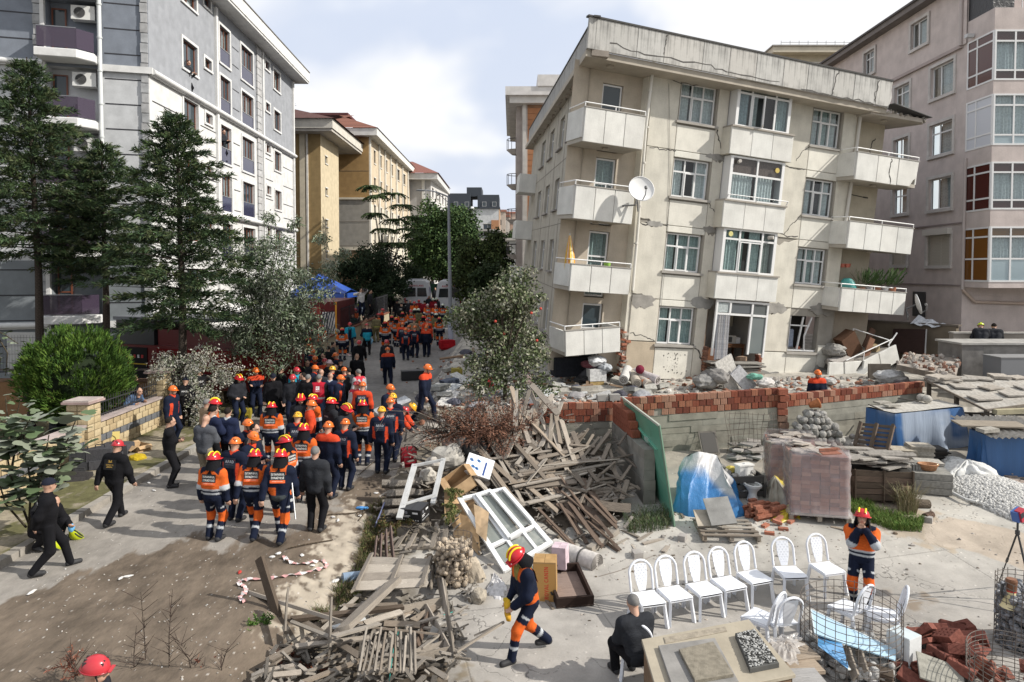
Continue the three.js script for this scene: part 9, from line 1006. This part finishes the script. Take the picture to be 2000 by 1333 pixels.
let HEAD=(()=>{let h=(x,y,z)=>{let el=(a,e,i,A,E,I)=>(hypot((x-a)/A,(y-e)/E,(z-i)/I)- 1)*min(A,E,I);let ax=abs(x),ds=[el(0,.025,-.012,.078,.095,.098),el(0,-.055,.022,.058,.068,.066),capD(x,y,z,sg(V(0,.012,.088),V(0,-.028,.108),.007,.014)),capD(ax,y,z,sg(V(.079,.018,-.008),V(.079,-.024,-.002),.011,.008)),capD(ax,y,z,sg(V(.012,.032,.084),V(.05,.03,.07),.008,.007)),capD(x,y,z,sg(V(-.02,-.062,.082),V(.02,-.062,.082),.008,.008)),capD(x,y,z,sg(V(0,-.04,-.02),V(0,-.17,-.03),.056,.06))];let e=0;for(let d of ds)e+=exp(-90*d);return -log(e)/90};let g=nets(h,[-.11,-.2,-.13],[.11,.14,.14],.0105),p=g.attributes.position,c=[];for(let i=0;i<p.count;i++){let x=abs(p.getX(i)),y=p.getY(i),z=p.getZ(i);let eye=hypot(x-.031,(y-.012)*1.4)<.013&&z>.05,brow=x>.012&&x<.052&&abs(y-.034)<.006&&z>.05,lip=x<.024&&abs(y+.062)<.007&&z>.05;c.push(...(eye||brow?[.03,.02,.016]:lip?[.32,.13,.11]:SK))}g.setAttribute('color',new $2(c,3));return g})();
let HAND=(()=>{let S=[sg(V(0,.01,0),V(0,-.05,0),.026,.03),sg(V(-.022,-.04,0),V(.022,-.04,0),.018,.018)];[[-.03,.055],[-.0105,.07],[.0105,.075],[.03,.066]].forEach(([x,l])=>{let a=V(x,-.06,0),m=V(x*1.15,-.06-l*.55,.012),e=V(x*1.15,-.06-l*.9,.034);S.push(sg(a,m,.0095,.0085),sg(m,e,.0085,.007))});S.push(sg(V(.03,-.012,.004),V(.052,-.048,.014),.012,.01),sg(V(.052,-.048,.014),V(.05,-.078,.026),.01,.008));return $ti(mesh(S,0,.008,160),SK)})();
let ik=(a,c,l1,l2,pole)=>{let d=c.clone().sub(a),L=min(d.length(),(l1+l2)*.995);d.normalize();let k=(l1*l1-l2*l2+L*L)/(2*L),h=sqrt(max(0,l1*l1-k*k)),p=pole.clone().addScaledVector(d,-pole.dot(d)).normalize();return[a.clone().addScaledVector(d,k).addScaledVector(p,h),a.clone().addScaledVector(d,L)]};
let POSE={
s:[[0,.93,0],2,[.11,.08,.02],[-.12,.08,-.03],[.3,.8,.06],[-.29,.79,.05],8,0],w:[[0,.91,0],7,[.1,.08,.3],[-.1,.1,-.34],[.3,.84,-.16],[-.29,.84,.2],10,0],c:[[0,.93,0],1,[.11,.08,.02],[-.12,.08,0],[-.12,1.18,.2],[.12,1.15,.22],10,.2],h:[[0,.93,0],6,[.12,.08,0],[-.13,.08,0],[.17,1.02,.16],[-.17,1.02,.16],12,0],f:[[0,.93,0],6,[.11,.08,.05],[-.12,.08,-.05],[.14,1.14,.34],[-.13,1.14,.34],20,0],q:[[0,.91,0],0,[.1,.08,.34],[-.1,.1,-.26],[.07,.94,-.2],[-.07,.92,-.2],0,.3],
b:[[0,.88,-.1],58,[.12,.08,.1],[-.13,.08,-.15],[.2,.62,.62],[-.2,.66,.66],20,0],k:[[0,.36,-.05],32,[.16,.08,.24],[-.14,.09,.04],[.18,.46,.52],[-.14,.42,.5],10,0],t:[[0,.52,-.05],14,[.15,.08,.42],[-.12,.08,.44],[.12,.66,.36],[-.1,.66,.36],16,0],u:[[0,.93,0],-2,[.1,.08,.05],[-.11,.08,-.06],[.07,1.48,.18],[-.05,1.47,.19],-14,0],g:[[0,.9,0],14,[.1,.08,.34],[-.1,.14,-.36],[.12,.9,.3],[-.14,.9,.28],34,0],v:[[0,.93,0],0,[.11,.08,0],[-.12,.08,0],[.1,1.62,.24],[-.3,1.5,.2],0,.3],l:[[0,.9,0],34,[.12,.08,.05],[-.12,.08,-.1],[.14,1.12,.5],[-.3,1.12,.52],-12,0],
};
let bodies=new Map();
function bodyOf(k){
if(bodies.has(k))return bodies.get(k);
let[h,lean,lf,rf,lh,rh,hp,hy]=POSE[k],a=lean*PI/180,hip=V(...h),U=V(0,cos(a),sin(a)),F=V(0,-sin(a),cos(a)),at=(x,y,z)=>hip.clone().add(V(x,0,0)).addScaledVector(U,y).addScaledVector(F,z);
let neck=at(0,.56,0),hc=at(0,.725,.03),T0=[],L=[],ft=[],hands=[],FA=[];
for(let x of[-.055,.055])T0.push(sg(at(x,.0,0),at(x*1.5,.26,.005),.122,.125,'t'),sg(at(x*1.5,.26,.005),at(x*2,.42,0),.125,.11,'t'));
T0.push(sg(at(-.165,.48,-.01),at(.165,.48,-.01),.075,.075,'s'),sg(at(0,.46,-.01),neck,.09,.058,'n'));
[[1,lh,lf],[-1,rh,rf]].forEach(([s,H,f])=>{let sh=at(s*.21,.47,-.01),[el,wr]=ik(sh,V(...H),.29,.26,V(s*.7,-.5,-.8));T0.push(sg(sh,el,.068,.058,'u'));FA.push(sg(el,wr,.056,.042,'f'));let hj=hip.clone().add(V(s*.095,-.02,0)),an=V(...f),[kn,A]=ik(hj,an,.45,.44,V(s*.25,0,1));L.push(sg(hj,kn,.1,.075,'h'),sg(kn,A,.07,.06,'k'));ft.push([sg(A.clone().lerp(kn,.22),A,.052,.05,'b'),sg(A.clone().add(V(0,-.03,-.03)),A.clone().add(V(s*.03,-.035,.16)),.046,.04,'b')]);let d=wr.clone().sub(el).normalize(),q=new $7().setFromUnitVectors(V(0,-1,0),d);hands.push(new $5().compose(wr.clone().addScaledVector(d,.02),q,V(s*1.05,1.05,1.05)))});
let hm=new $5().compose(hc,new $7().setFromEuler(new Euler(a*.5+hp*PI/180,hy,0,'YXZ')),V(1.06,1.06,1.06));
let bd=b(),core=mesh([...T0,...FA,...L,...ft.flat()],-.012,.034,60);bd.geo($ti(core,SK));bd.geo(HEAD,null,hm);hands.forEach((m)=>{let g=HAND.clone();g.applyMatrix4(m);if(m.determinant()<0){let i=g.index.array;for(let q=0;q<i.length;q+=3){let w=i[q];i[q]=i[q+1];i[q+1]=w}g.computeVertexNormals()}bd.geo(g)});
let J=[...T0,...FA],info=(g,S)=>{let p=g.attributes.position,o=[];for(let i=0;i<p.count;i++){let m=9,bs;let x=p.getX(i),y=p.getY(i),z=p.getZ(i);for(let s of S){let d=capD(x,y,z,s);if(d<m){m=d;bs=s}}let w=V(x,y,z),r=w.clone().sub(hip),t=$c(w.clone().sub(bs.a).dot(bs.d)/bs.l2);o.push({k:bs.k,t,x:r.x,y:r.dot(U),z:r.dot(F),w:w.sub(bs.a).addScaledVector(bs.d,-t)})}return[g,o]};
let jf=field(J,.02,45);let patch=(()=>{let g=new $8(.3,.22,8,6),p=g.attributes.position;for(let i=0;i<p.count;i++){let q=at(-p.getX(i),.36+p.getY(i),-.35);for(let s=0;s<30;s++){let d=jf(q.x,q.y,q.z)- .016;if(d<.001)break;q.addScaledVector(F,d*.8)}p.setXYZ(i,q.x,q.y,q.z)}g.computeVertexNormals();return g})();
let o={body:bd.build(),jk:info(mesh(J,.02,.019,45,.034),J),tr:info(mesh(L.concat([sg(at(-.06,.03,0),at(.06,.03,0),.115,.115,'p')]),.012,.02,60,.016),L),ft:ft.map((f)=>$ti(mesh(f,.008,.018,80),[.018,.018,.02])),patch,hm,hc,U,F,at,top:hc.y+.155};bodies.set(k,o);return o;
}
let paint=new Map();function coloured(key,[g,I],f){if(paint.has(key))return paint.get(key);let c=[];I.forEach((i)=>c.push(...f(i)));let n=new $6();n.setAttribute('position',g.attributes.position);n.setAttribute('normal',g.attributes.normal);n.setAttribute('uv',new $2(I.flatMap((i)=>[i.x+i.z*.5,i.y+i.t*.4]),2));n.setIndex(g.index);n.setAttribute('color',new $2(c,3));paint.set(key,n);return n}
let NV=[.008,.012,.028],OR=[.62,.115,.02],RO=[.56,.06,.022],BK2=[.008,.008,.01],RF=[.42,.44,.46],TQ=[.02,.28,.4],KH=[.17,.15,.08];
let fireTr=(i)=>(i.k==='h'?(i.t>.72?OR:i.t>.45&&i.t<.53&&abs(i.w.x)>.05?RF:NV):i.t<.28?OR:i.t>.5&&i.t<.62?RF:NV);
let UNI={
F:[(i)=>(i.k==='f'?(i.t<.14?RF:NV):i.k==='u'?(i.t>.82?RF:OR):i.k==='n'?BK2:i.k==='s'?(abs(i.x)>.1?NV:OR):i.y<.05?NV:i.y<.09||(i.y>.13&&i.y<.17)?RF:i.y<.13?NV:OR),fireTr,'r','F'],
N:[(i)=>(i.k==='f'||i.k==='u'?NV:i.k==='n'?BK2:i.y>.4?(abs(i.x)>.16?NV:OR):i.y<.0?[.05,.06,.065]:i.y<.16&&i.x>.04?OR:NV),fireTr,'r','N'],
A:[(i)=>((i.k==='t'&&abs(i.x)>.13&&i.y<.36)||(i.k==='n'&&i.y>.52)?RO:NV),()=>NV,'o','A'],O:[(i)=>(i.k==='f'&&i.t>.6?NV:i.k==='t'&&i.y<.4&&i.z<.02?NV:RO),()=>NV,'o','A'],Q:[(i)=>(i.y>.43&&i.k!=='f'?RO:NV),()=>NV,'o',0],P:[()=>BK2,()=>BK2,'c','P'],K:[()=>BK2,()=>BK2,'h',0],G:[()=>[.075,.08,.092],()=>[.27,.23,.17],'g',0],V:[(i)=>(i.k==='n'&&i.y>.53?RF:[.014,.02,.05]),()=>BK2,'h',0],B:[(i)=>(i.k==='t'&&i.y>.36&&i.y<.39&&i.z<0&&abs(i.x)<.1?[.2,.2,.2]:[.02,.021,.026]),()=>NV,'r',0],C:[(i)=>(i.k==='f'||i.k==='u'?BK2:i.y>.04&&i.y<.1&&i.k==='t'?RF:[.42,.016,.035]),()=>[.05,.08,.16],'g','C'],T:[(i)=>(i.k==='t'&&abs(i.x)<.09?NV:i.k==='f'&&i.t>.7?NV:TQ),()=>NV,'m',0],U:[(i)=>(i.k==='t'&&i.y<.36?TQ:NV),()=>BK2,'m',0],H:[(i)=>(i.k==='t'&&i.y>.08&&i.y<.13?[.4,.42,.1]:KH),()=>KH,'w',0],D:[()=>[.025,.027,.032],()=>BK2,'h',0],E:[()=>[.22,.012,.02],()=>NV,'h',0],J:[()=>[.02,.06,.055],()=>BK2,'h',0],W:[(i)=>(i.k==='f'||i.k==='u'?[.25,.32,.42]:NV),()=>[.38,.33,.25],'l',0],X:[(i)=>(i.k==='s'||i.k==='n'?[.45,.03,.05]:[.4,.39,.4]),()=>NV,'g',0],Z:[()=>[.24,.17,.11],()=>BK2,'h',0],I:[()=>[.04,.016,.035],()=>[.04,.016,.035],'x',0],M:[()=>[.07,.11,.19],()=>[.05,.06,.1],'h',0],S:[()=>BK2,()=>BK2,'m','S'],L:[()=>[.6,.6,.6],()=>NV,'h',0],
};
let print=(draw,bg)=>textMat(192,140,(x,w,h)=>{x.fillStyle=bg;x.fillRect(0,0,w,h);x.textAlign='center';draw(x)});
let PRINT={F:print((x)=>{x.fillStyle='#e4622a';x.fillRect(0,104,192,36);x.fillStyle='#dcdcd6';x.font='bold 36px sans-serif';x.fillText('İSTANBUL',96,46,180);x.fillText('İTFAİYESİ',96,90,180);x.font='15px sans-serif';x.fillText('DEPREM KURTARMA',96,122,170)},'#15161c'),A:print((x)=>{x.fillStyle='#b8bcc2';x.font='bold 54px sans-serif';x.fillText('AFAD',96,72);x.fillStyle='#c8342c';x.fillRect(170,24,8,8);x.fillStyle='#8a8e98';x.font='13px sans-serif';x.fillText('AFET VE ACİL DURUM',96,98,150)},'#1a2132'),P:print((x)=>{x.fillStyle='#e4e4e4';x.font='bold 44px sans-serif';x.fillText('POLİS',96,62,160)},'#131315'),C:print((x)=>{x.fillStyle='#f0f0f0';x.fillRect(58,4,76,76);x.fillStyle='#c01f30';x.beginPath();x.arc(96,42,24,.6,5.7);x.arc(104,42,18,5.4,.9,true);x.fill();x.fillStyle='#f0f0f0';x.font='bold 24px sans-serif';x.fillText('KIZILAY',96,112,120)},'#ac2436'),S:print((x)=>{x.fillStyle='#c9a24a';x.font='bold 26px sans-serif';x.fillText('SEFKAT EL',96,82,150);x.beginPath();x.ellipse(96,32,36,12,0,0,3.2);x.fill();x.beginPath();x.ellipse(84,24,9,20,-.6,0,7);x.ellipse(112,24,9,20,.6,0,7);x.fill();x.fillRect(56,92,80,4);x.fillRect(46,102,100,6)},'#131315')};PRINT.N=PRINT.F;
let HG={};
{let cap=(rx,ry,rz,th,col,y=.03)=>{let g=new $B(1,22,11,0,6.2832,0,th);g.scale(rx,ry,rz);g.translate(0,y,-.008);return $ti(g,col)},PL=M('plastic',{roughness:.25,side:$1}),MT=M('plain'),CL=M('cloth',{side:$1});
let fire=(c,st,flap)=>{let s=b().geo(cap(.118,.135,.145,1.55,c,.02)).geo(new $3(.13,.012,6,28),c,T(0,.022,.005,PI/2,0,0,[1,1.2,1])).bx(-.09,.015,.13,.09,.03,.175,c).build(),l=[['helmet',s,PL]];if(st){let q=b();for(let x of[-.05,.05])q.geo(new $3(.134,.016,5,20,2.1),[.72,.55,.02],T(x,.02,-.008,0,-PI/2,0).multiply(T(0,0,0,0,0,.5)));l.push(['helmet_stripe',q.build(),PL])}l.push(['chin_strap',b().path([[-.085,.02,.02],[-.07,-.09,.06],[0,-.13,.075],[.07,-.09,.06],[.085,.02,.02]],.007,BK2,4).build(),MT]);if(flap){let g=new $0(.105,.15,.2,18,2,true,1,4.3);g.translate(0,-.09,-.01);l.push(['neck_flap',$ti(g,BK2),CL])}return l};
let climb=(c)=>{let v=b();for(let x of[-.06,-.03,.03,.06])for(let z of[-.09,.06])v.box([x,.11-abs(x)*.5,z],[.012,.05,.035],[.04,.03,.03]);return[['helmet',b().geo(cap(.108,.125,.13,1.62,c,.022)).geo(new $3(.112,.008,5,26),c.map((q)=>q*.7),T(0,.018,-.005,PI/2,0,0,[1,1.18,1])).bx(-.06,.02,.12,.06,.03,.15,c).build(),PL],['helmet_vent',v.build(),MT],fire(c)[1]]};
HG.r=fire([.46,.012,.02],1,1);HG.w=fire([.52,.56,.46],0,1);HG.m=climb([.42,.03,.04]);HG.o=climb([.64,.14,.02]);HG.y=climb([.68,.36,.02]);HG.l=climb([.55,.66,.03]);HG.q=climb([.55,.4,.42]);
HG.c=[['cap',b().geo(cap(.1,.105,.115,1.6,[.012,.014,.024],.03)).geo(new $0(.085,.09,.012,18,1,false,-1.2,2.4),[.012,.014,.024],T(0,.035,.07,.15)).build(),CL]];let hair=(c,th)=>[['hair',b().geo(cap(.087,.103,.105,th,c,.028),null,T(0,.0,-.012,-.45)).build(),CL]];HG.h=hair([.018,.014,.012],1.75);HG.g=hair([.16,.155,.15],1.7);HG.b=hair([.25,.17,.13],.6);HG.x=[['headscarf',b().geo(cap(.1,.12,.125,2.2,[.33,.3,.29],.0),null,T(0,0,0,-.5)).geo(new $0(.09,.17,.2,16,1,true),[.33,.3,.29],T(0,-.17,-.02)).build(),CL]]}
function person(x,y,uk,pk,yaw,label,o={}){
let B0=bodyOf(pk),[jf,tf,hg,pr2]=UNI[uk[0]],hd=uk[1]||hg,s=o.s||.98+.05*$h(x,y),hat='rwmoylq'.includes(hd)?.02:-.02;let ry=yaw*PI/180;let p=o.at||headAt(x,y,(B0.top+hat)*s);if(!o.at){p=p.clone().sub(V(B0.hc.x,0,B0.hc.z).multiplyScalar(s).applyAxisAngle(V(0,1,0),ry));p.y=$ly(p.x,p.z)}
let t=$t('person',label,'person',p,ry,o.group);t.scale.setScalar(s);let CL=M('cloth');$p(t,'body',B0.body,M('skin'));$p(t,'jacket',coloured(uk[0]+pk+'j',B0.jk,jf),CL);$p(t,'trousers',coloured(uk[0]+pk+'t',B0.tr,tf),CL);B0.ft.forEach((f)=>$p(t,'boot',f,M('plain')));
for(let[n,g,m]of HG[hd]){let q=$p(t,n,g,m);q.applyMatrix4(B0.hm)}if(pr2)$p(t,'back_print',B0.patch,PRINT[pr2]);return t;
}
[
[95,934,'P','q',128,'policeman in black striding past the footway with hands behind his back'],[105,968,'Ph','k',75,'policeman with blue gloves crouching on the footway beside lime helmets'],[229,857,'S','w',168,'person in black shirt with gold print and red helmet walking away alone'],[333,814,'K','c',115,'person in black with arms folded standing at the kerb'],[402,810,'Gb','f',170,'person with shaved head in grey jacket and khaki trousers'],[445,796,'V','s',178,'person in navy suit seen from behind beside the grey jacket'],[418,793,'V','f',150,'person in navy suit half hidden between grey jacket and other navy suit'],[405,779,'Zg','s',140,'grey haired person in tan coat beside the red helmet near the pier'],[419,777,'F','s',110,'firefighter right beside the tan coat behind the suits'],
[337,752,'A','s',80,'rescuer with orange helmet and round badges beside the stone pier'],[362,737,'P','s',195,'policeman in vest with printed back right of the pier rescuer'],[387,721,'P','v',235,'policeman in vest raising a hand, rightmost by the dusty bush'],[328,728,'Pc','s',60,'policeman mostly hidden directly behind the pier rescuer'],[356,723,'Dc','s',85,'person in dark jacket and cap behind the policemen'],[466,731,'B','h',55,'rescuer in black with red helmet and hands on hips by the bags'],[499,717,'Q','c',25,'rescuer in orange helmet and white mask with folded arms'],[533,730,'Pc','s',20,'policeman in navy jacket and cap facing the camera by the masked rescuer'],
[564,701,'T','s',25,'rescuer in turquoise and navy jacket with red helmet beside the fallen planks'],[579,716,'T','s',60,'rescuer in turquoise sleeves and red white helmet looking right'],[571,730,'Bm','s',15,'person in black jacket and red helmet with white band'],[602,731,'Kg','s',172,'grey haired person in black left of the red vest'],[623,731,'C','s',180,'person in red vest with white crescent square on the back'],[627,721,'Db','s',170,'bald person directly beyond the red vest'],[645,728,'Vb','s',180,'balding person in navy suit right of the red vest'],[665,731,'A','s',80,'rescuer in orange helmet facing right beside the balding navy suit'],[679,718,'D','s',250,'dark haired person in grey jacket looking down'],[649,714,'Ay','s',150,'rescuer in yellow helmet behind the balding navy suit'],[643,702,'Bq','s',120,'person in red white helmet behind the yellow helmet'],[634,699,'Qm','s',175,'rescuer with red shoulders and red helmet left of the red white helmet'],[615,694,'Ao','s',5,'rescuer in orange helmet and navy coat facing the camera in the middle crowd'],[665,702,'P','s',185,'policeman in cap with printed back in front of the bald man in black'],[697,691,'Kb','s',182,'bald person in black back right of the policeman'],[701,664,'Km','w',10,'tall person in long black clothes and red helmet walking nearer'],[699,721,'X','s',235,'grey haired person in red and grey vest looking left'],
[583,670,'Qm','s',30,'rescuer with red shoulders under the oleaster leaves'],[601,670,'Ao','s',100,'rescuer with orange helmet right under the oleaster leaves'],[569,691,'F','s',60,'firefighter behind the turquoise rescuer at the fallen planks'],[602,659,'F','s',150,'firefighter beneath the tips of the oleaster'],[628,634,'F','s',170,'firefighter back left of the hatched truck panel'],[612,641,'F','s',200,'firefighter left of the hatched truck, half in the leaves'],[668,640,'F','s',186,'firefighter standing alone on the street beside the turquoise jackets'],[683,629,'T','s',15,'rescuer in turquoise jacket and maroon helmet facing the camera'],[716,631,'U','f',200,'rescuer with turquoise back panel holding a blue bag'],[714,621,'Z','f',70,'person in brown jacket behind the turquoise back'],[734,616,'Hh','s',215,'person in khaki fire coat without helmet'],[688,614,'J','w',15,'person in dark green jacket coming down the street'],[694,602,'Fm','s',60,'rescuer in orange vest behind the green jacket'],[701,592,'W','s',20,'person in lime helmet and dark vest over pale blue shirt'],[653,614,'D','s',30,'person in dark clothes right of the hatched truck'],[663,612,'Dm','s',60,'person in dark clothes and red cap right of the hatched truck'],[749,582,'Fm','s',90,'rescuer in orange vest high beside the dark railing'],[747,602,'Qm','s',100,'rescuer with red helmet below the one beside the dark railing'],[739,611,'Fm','s',120,'rescuer half hidden behind the khaki coat'],[765,576,'P','s',10,'policeman facing the camera left of the left ambulance'],[758,578,'Dg','s',20,'person in dark clothes left of that policeman by the ambulance'],[775,586,'P','s',350,'policeman close to the rear corner of the left ambulance'],
[752,627,'F','s',190,'firefighter at the left end of the dense group'],[765,616,'F','s',178,'firefighter in the dense group second from its left end'],[774,620,'F','s',150,'firefighter pressed right of the second from the left end'],[786,609,'F','s',182,'firefighter with wide orange back in the middle of the dense group'],[786,629,'Oo','s',170,'rescuer with red orange helmet at the front left of the dense group'],[799,634,'O','s',160,'rescuer with bright orange helmet in the front row of the dense group'],[792,640,'A','s',190,'front row rescuer with orange sides on navy jacket'],[810,635,'A','s',180,'middle one of the front row of navy rescuer backs'],[832,636,'Q','s',178,'front row rescuer with orange shoulder yoke, rightmost'],[809,621,'Zm','s',170,'person with dull red helmet inside the dense group'],[827,616,'F','s',160,'firefighter with banded helmet inside the dense group'],[834,621,'Om','s',190,'rescuer with red helmet beside the banded helmet'],[838,607,'Fm','s',180,'orange backed rescuer behind the banded helmet'],[834,632,'Oo','s',200,'rescuer with pale orange helmet behind the yoke wearer'],[852,611,'H','s',180,'khaki firefighter with pale green helmet left of the lamp post'],[858,619,'F','s',184,'firefighter standing clear at the right beside the lamp post'],[810,602,'H','s',180,'left one of two khaki firefighters with pale helmets close together'],[817,602,'H','s',178,'right one of two khaki firefighters with pale helmets close together'],[802,605,'Fm','s',200,'orange backed rescuer left of the two pale helmets'],[809,588,'Fm','s',10,'rescuer in orange vest at the back of the left ambulance'],[818,585,'Em','s',20,'red clad person with red helmet at the back of the left ambulance'],[829,587,'E','s',190,'red clad bareheaded person at the ambulance door'],[835,593,'Fq','s',200,'rescuer with pinkish helmet before the ambulance gap'],[851,593,'Fq','s',200,'second rescuer with pinkish helmet before the ambulance gap'],[846,582,'Ew','s',0,'red clad person with white helmet between the ambulances'],[852,581,'Dw','s',0,'dark clad person with white helmet between the ambulances'],[865,593,'Fw','s',180,'person with white helmet below the right ambulance window'],[784,592,'P','s',170,'dark clad person at the left of the ambulance crowd'],[794,586,'P','s',180,'dark clad person before the left ambulance window'],[801,586,'Db','s',10,'bareheaded dark person before the left ambulance door'],[838,578,'D','s',0,'dark haired person at the right corner of the left ambulance'],[917,587,'Fw','s',220,'person with white helmet behind the rubble tree'],[850,562,'D','s',0,'person standing in the gap far between the ambulances'],[843,545,'D','s',0,'person at the green screens beyond the ambulances'],[862,543,'L','s',0,'pale clad person right of the green screens'],[872,545,'D','s',0,'dark clad person beyond the lamp post'],[886,545,'D','s',0,'dark clad person near the far red vehicle'],
[757,677,'Q','w',195,'rescuer with orange yoke walking up the empty street'],[755,663,'Bm','s',0,'person with pink red helmet facing the camera behind the walking yoke'],[835,713,'Q','w',70,'rescuer with orange helmet stepping along the rubble carrying a hose'],
[587,769,'B','s',10,'rescuer in black and red helmet facing the camera in the near crowd'],[611,770,'F','s',150,'firefighter right behind the orange red jacket'],[608,780,'O','s',110,'rescuer in orange red jacket seen from the side'],[647,777,'B','s',140,'rescuer in black and red helmet turned away to the right'],[676,788,'B','f',70,'rescuer in black and red helmet looking down to the right'],[581,803,'Ay','s',180,'rescuer in yellow helmet with printed navy back, left of the near crowd'],[593,827,'F','s',178,'firefighter behind the grey haired man in the near group'],[641,821,'Q','s',165,'rescuer in orange helmet and dark clothes left of the hooded one'],[674,816,'A','s',168,'rescuer in navy and orange hooded jacket with printed back'],[708,781,'F','s',185,'firefighter in front of the orange jacketed back'],[708,744,'O','s',182,'rescuer in orange jacket with dark printed back panel'],[697,743,'Xm','s',150,'person with striped red white helmet left of the orange jacket'],
[530,785,'F','s',184,'firefighter with large lit orange back in the middle of the near crowd'],[484,817,'A','s',70,'rescuer in orange helmet facing right behind two others'],[498,828,'D','s',80,'dark haired person between the orange helmets'],[494,841,'A','f',70,'rescuer in orange helmet holding gear before the dark haired person'],[459,852,'A','s',165,'rescuer in orange helmet with printed navy back behind the first firefighter'],[497,877,'F','w',182,'second firefighter from the left in the front row'],[548,877,'N','w',182,'firefighter in navy vest with grey apron, third in the front row'],[556,850,'F','s',250,'firefighter looking left behind the navy vest'],[616,871,'Dg','s',176,'grey haired man with printed dark jacket, right end of the front row'],[417,882,'F','s',172,'firefighter at the left end of the front row, nearest the camera'],
[745,792,'Ay','s',176,'rescuer in yellow helmet with printed navy back by the dead branches'],[762,775,'A','s',190,'rescuer in orange helmet right behind the yellow helmet'],[767,766,'Ay','s',170,'rescuer in yellow orange helmet with goggles'],[762,748,'A','s',60,'rescuer in orange helmet standing by the white panel'],[790,788,'Om','b',130,'rescuer in orange jacket bending into the dead branches'],[804,780,'Oy','b',100,'rescuer in yellow helmet bending right at the dead branches'],
[1598,724,'Q','s',0,'rescuer in orange helmet standing behind the brick wall',{s:.97}],[1010,1067,'N','g',-68,'firefighter walking across the yard looking down holding yellow gloves'],[1236,1161,'Dg','t',-165,'person in black jacket sitting on a white chair with his back to the camera'],[1685,993,'F','u',-30,'firefighter fastening his chin strap beside the row of white chairs'],[186,1279,'Bm','s',100,'person with red helmet cut off by the bottom edge of the picture'],
[58,743,'I','f',-40,'person in grey headscarf and long dark purple coat holding her face'],[262,733,'Dh','s',100,'person in black and red sweater standing behind the railing'],[271,757,'M','l',75,'person in blue denim jacket leaning on the iron railing'],[226,788,'Gb','k',120,'bald person crouching behind the iron railing'],[121,795,'D','k',60,'dark haired person sitting behind the lower pier in the leaves'],[50,722,'K','s',90,'person in black hidden behind the headscarf wearer'],
].forEach((a)=>person(...a));
[[590,688,'D'],[610,681,'A'],[626,668,'D'],[641,676,'K'],[655,688,'A'],[631,690,'K'],[600,704,'D'],[651,668,'D'],[558,684,'A'],[545,700,'D'],[583,703,'K'],[655,712,'K'],[615,712,'A'],[548,716,'K'],[672,716,'A'],[590,728,'K']].forEach(([x,y,u],i)=>person(x,y,u,'s',(i*67)% 360,u==='A'?'rescuer in navy with orange helmet packed in the crowd below the oleaster':'bareheaded person in dark clothes packed in the crowd below the oleaster',{group:u==='A'?'rescuers packed below the oleaster':'dark clad people packed below the oleaster'}));
{let wat=(x,y,d,s=1)=>P(x,y,d).add(V(0,-1.72*s,0));person(0,1,'D','f',80,'person looking out of an upper window of the grey building',{at:wat(362,122,34.2).setX(-16.14)});person(0,2,'D','f',80,'person standing at a tall window of the white floors',{at:wat(436,256,38.6).setX(-16.3)});person(705,566,'L','v',40,'camera operator in white shirt above the dark railing',{at:wat(705,566,45)});let cr=(x,y,u,l)=>person(x,y,u,'k',150,l,{at:P(x,y,27.3).add(V(0,-1,0))});cr(1918,636,'Dl','left one of two rescuers crouching on the wall below the pink building');cr(1944,638,'Dh','right one of two rescuers crouching on the wall below the pink building');person(0,3,'D','s',90,'person seen high behind the railing beside the camera operator',{at:wat(722,569,46)})}
{
let h=scene.children.filter((o)=>o.name.startsWith('person')),who=(w)=>h.find((o)=>o.userData.label.includes(w)),hold=(w,name,lb,cat,q,g,m)=>{let p=who(w);p.updateMatrixWorld(true);let o=$s(name,g,m,lb,cat,V(...q).applyMatrix4(p.matrixWorld));o.rotation.y=p.rotation.y;return o};
hold('yellow gloves','work_gloves','yellow work gloves held by the walking firefighter','gloves',[0,.84,.36],b().geo($lu(5,2,.2,1.5,.07,.12,.06),[.6,.36,.03]).geo($lu(6,2,.2,1.5,.05,.1,.05),[.55,.3,.03],T(.08,-.08,.03,0,0,.6)).bx(-.12,.05,-.03,.0,.1,.03,[.6,.42,.04]).build(),M('cloth'));hold('yellow gloves','neck_scarf','olive scarf round the neck of the walking firefighter','scarf',[0,1.47,.1],b().geo(new $3(.1,.045,8,20),[.22,.19,.06],T(0,0,0,1.2,0,0)).geo($lu(8,2,.2,1.5,.08,.14,.05),[.24,.2,.06],T(0,-.1,.1)).build(),M('cloth'));
hold('blue bag','blue_bag','pale blue bag held by the rescuer with turquoise back','bag',[-.2,.75,.35],$lu(3,2,.2,1,.2,.22,.14),M('plastic',{vertexColors:false,color:new Color(.2,.42,.6)}));hold('camera operator','video_camera','black video camera on the shoulder of the camera operator','camera',[.1,1.68,.2],b().bx(-.1,-.08,-.2,.08,.1,.2,BK2).geo(new $0(.05,.06,.2,12),BK2,T(0,0,.28,PI/2)).build(),M('plain'));hold('navy vest with grey','metal_bar','metal bar carried by the firefighter in the navy vest','bar',[-.25,.85,-.1],b().rod([0,.3,.1],[-.15,-.35,-.2],.016,[.4,.4,.4]).build(),M('metal'));hold('with blue gloves','rubber_gloves','light blue rubber gloves on the crouching policeman','gloves',[.0,.42,.55],b().geo($lu(5,2,.2,1,.06,.09,.055),[.12,.35,.6],T(.18,-.02,.02)).geo($lu(6,2,.2,1,.06,.09,.055),[.12,.35,.6],T(-.14,-.05,0)).build(),M('plastic'))}
renderer.render(scene,camera);
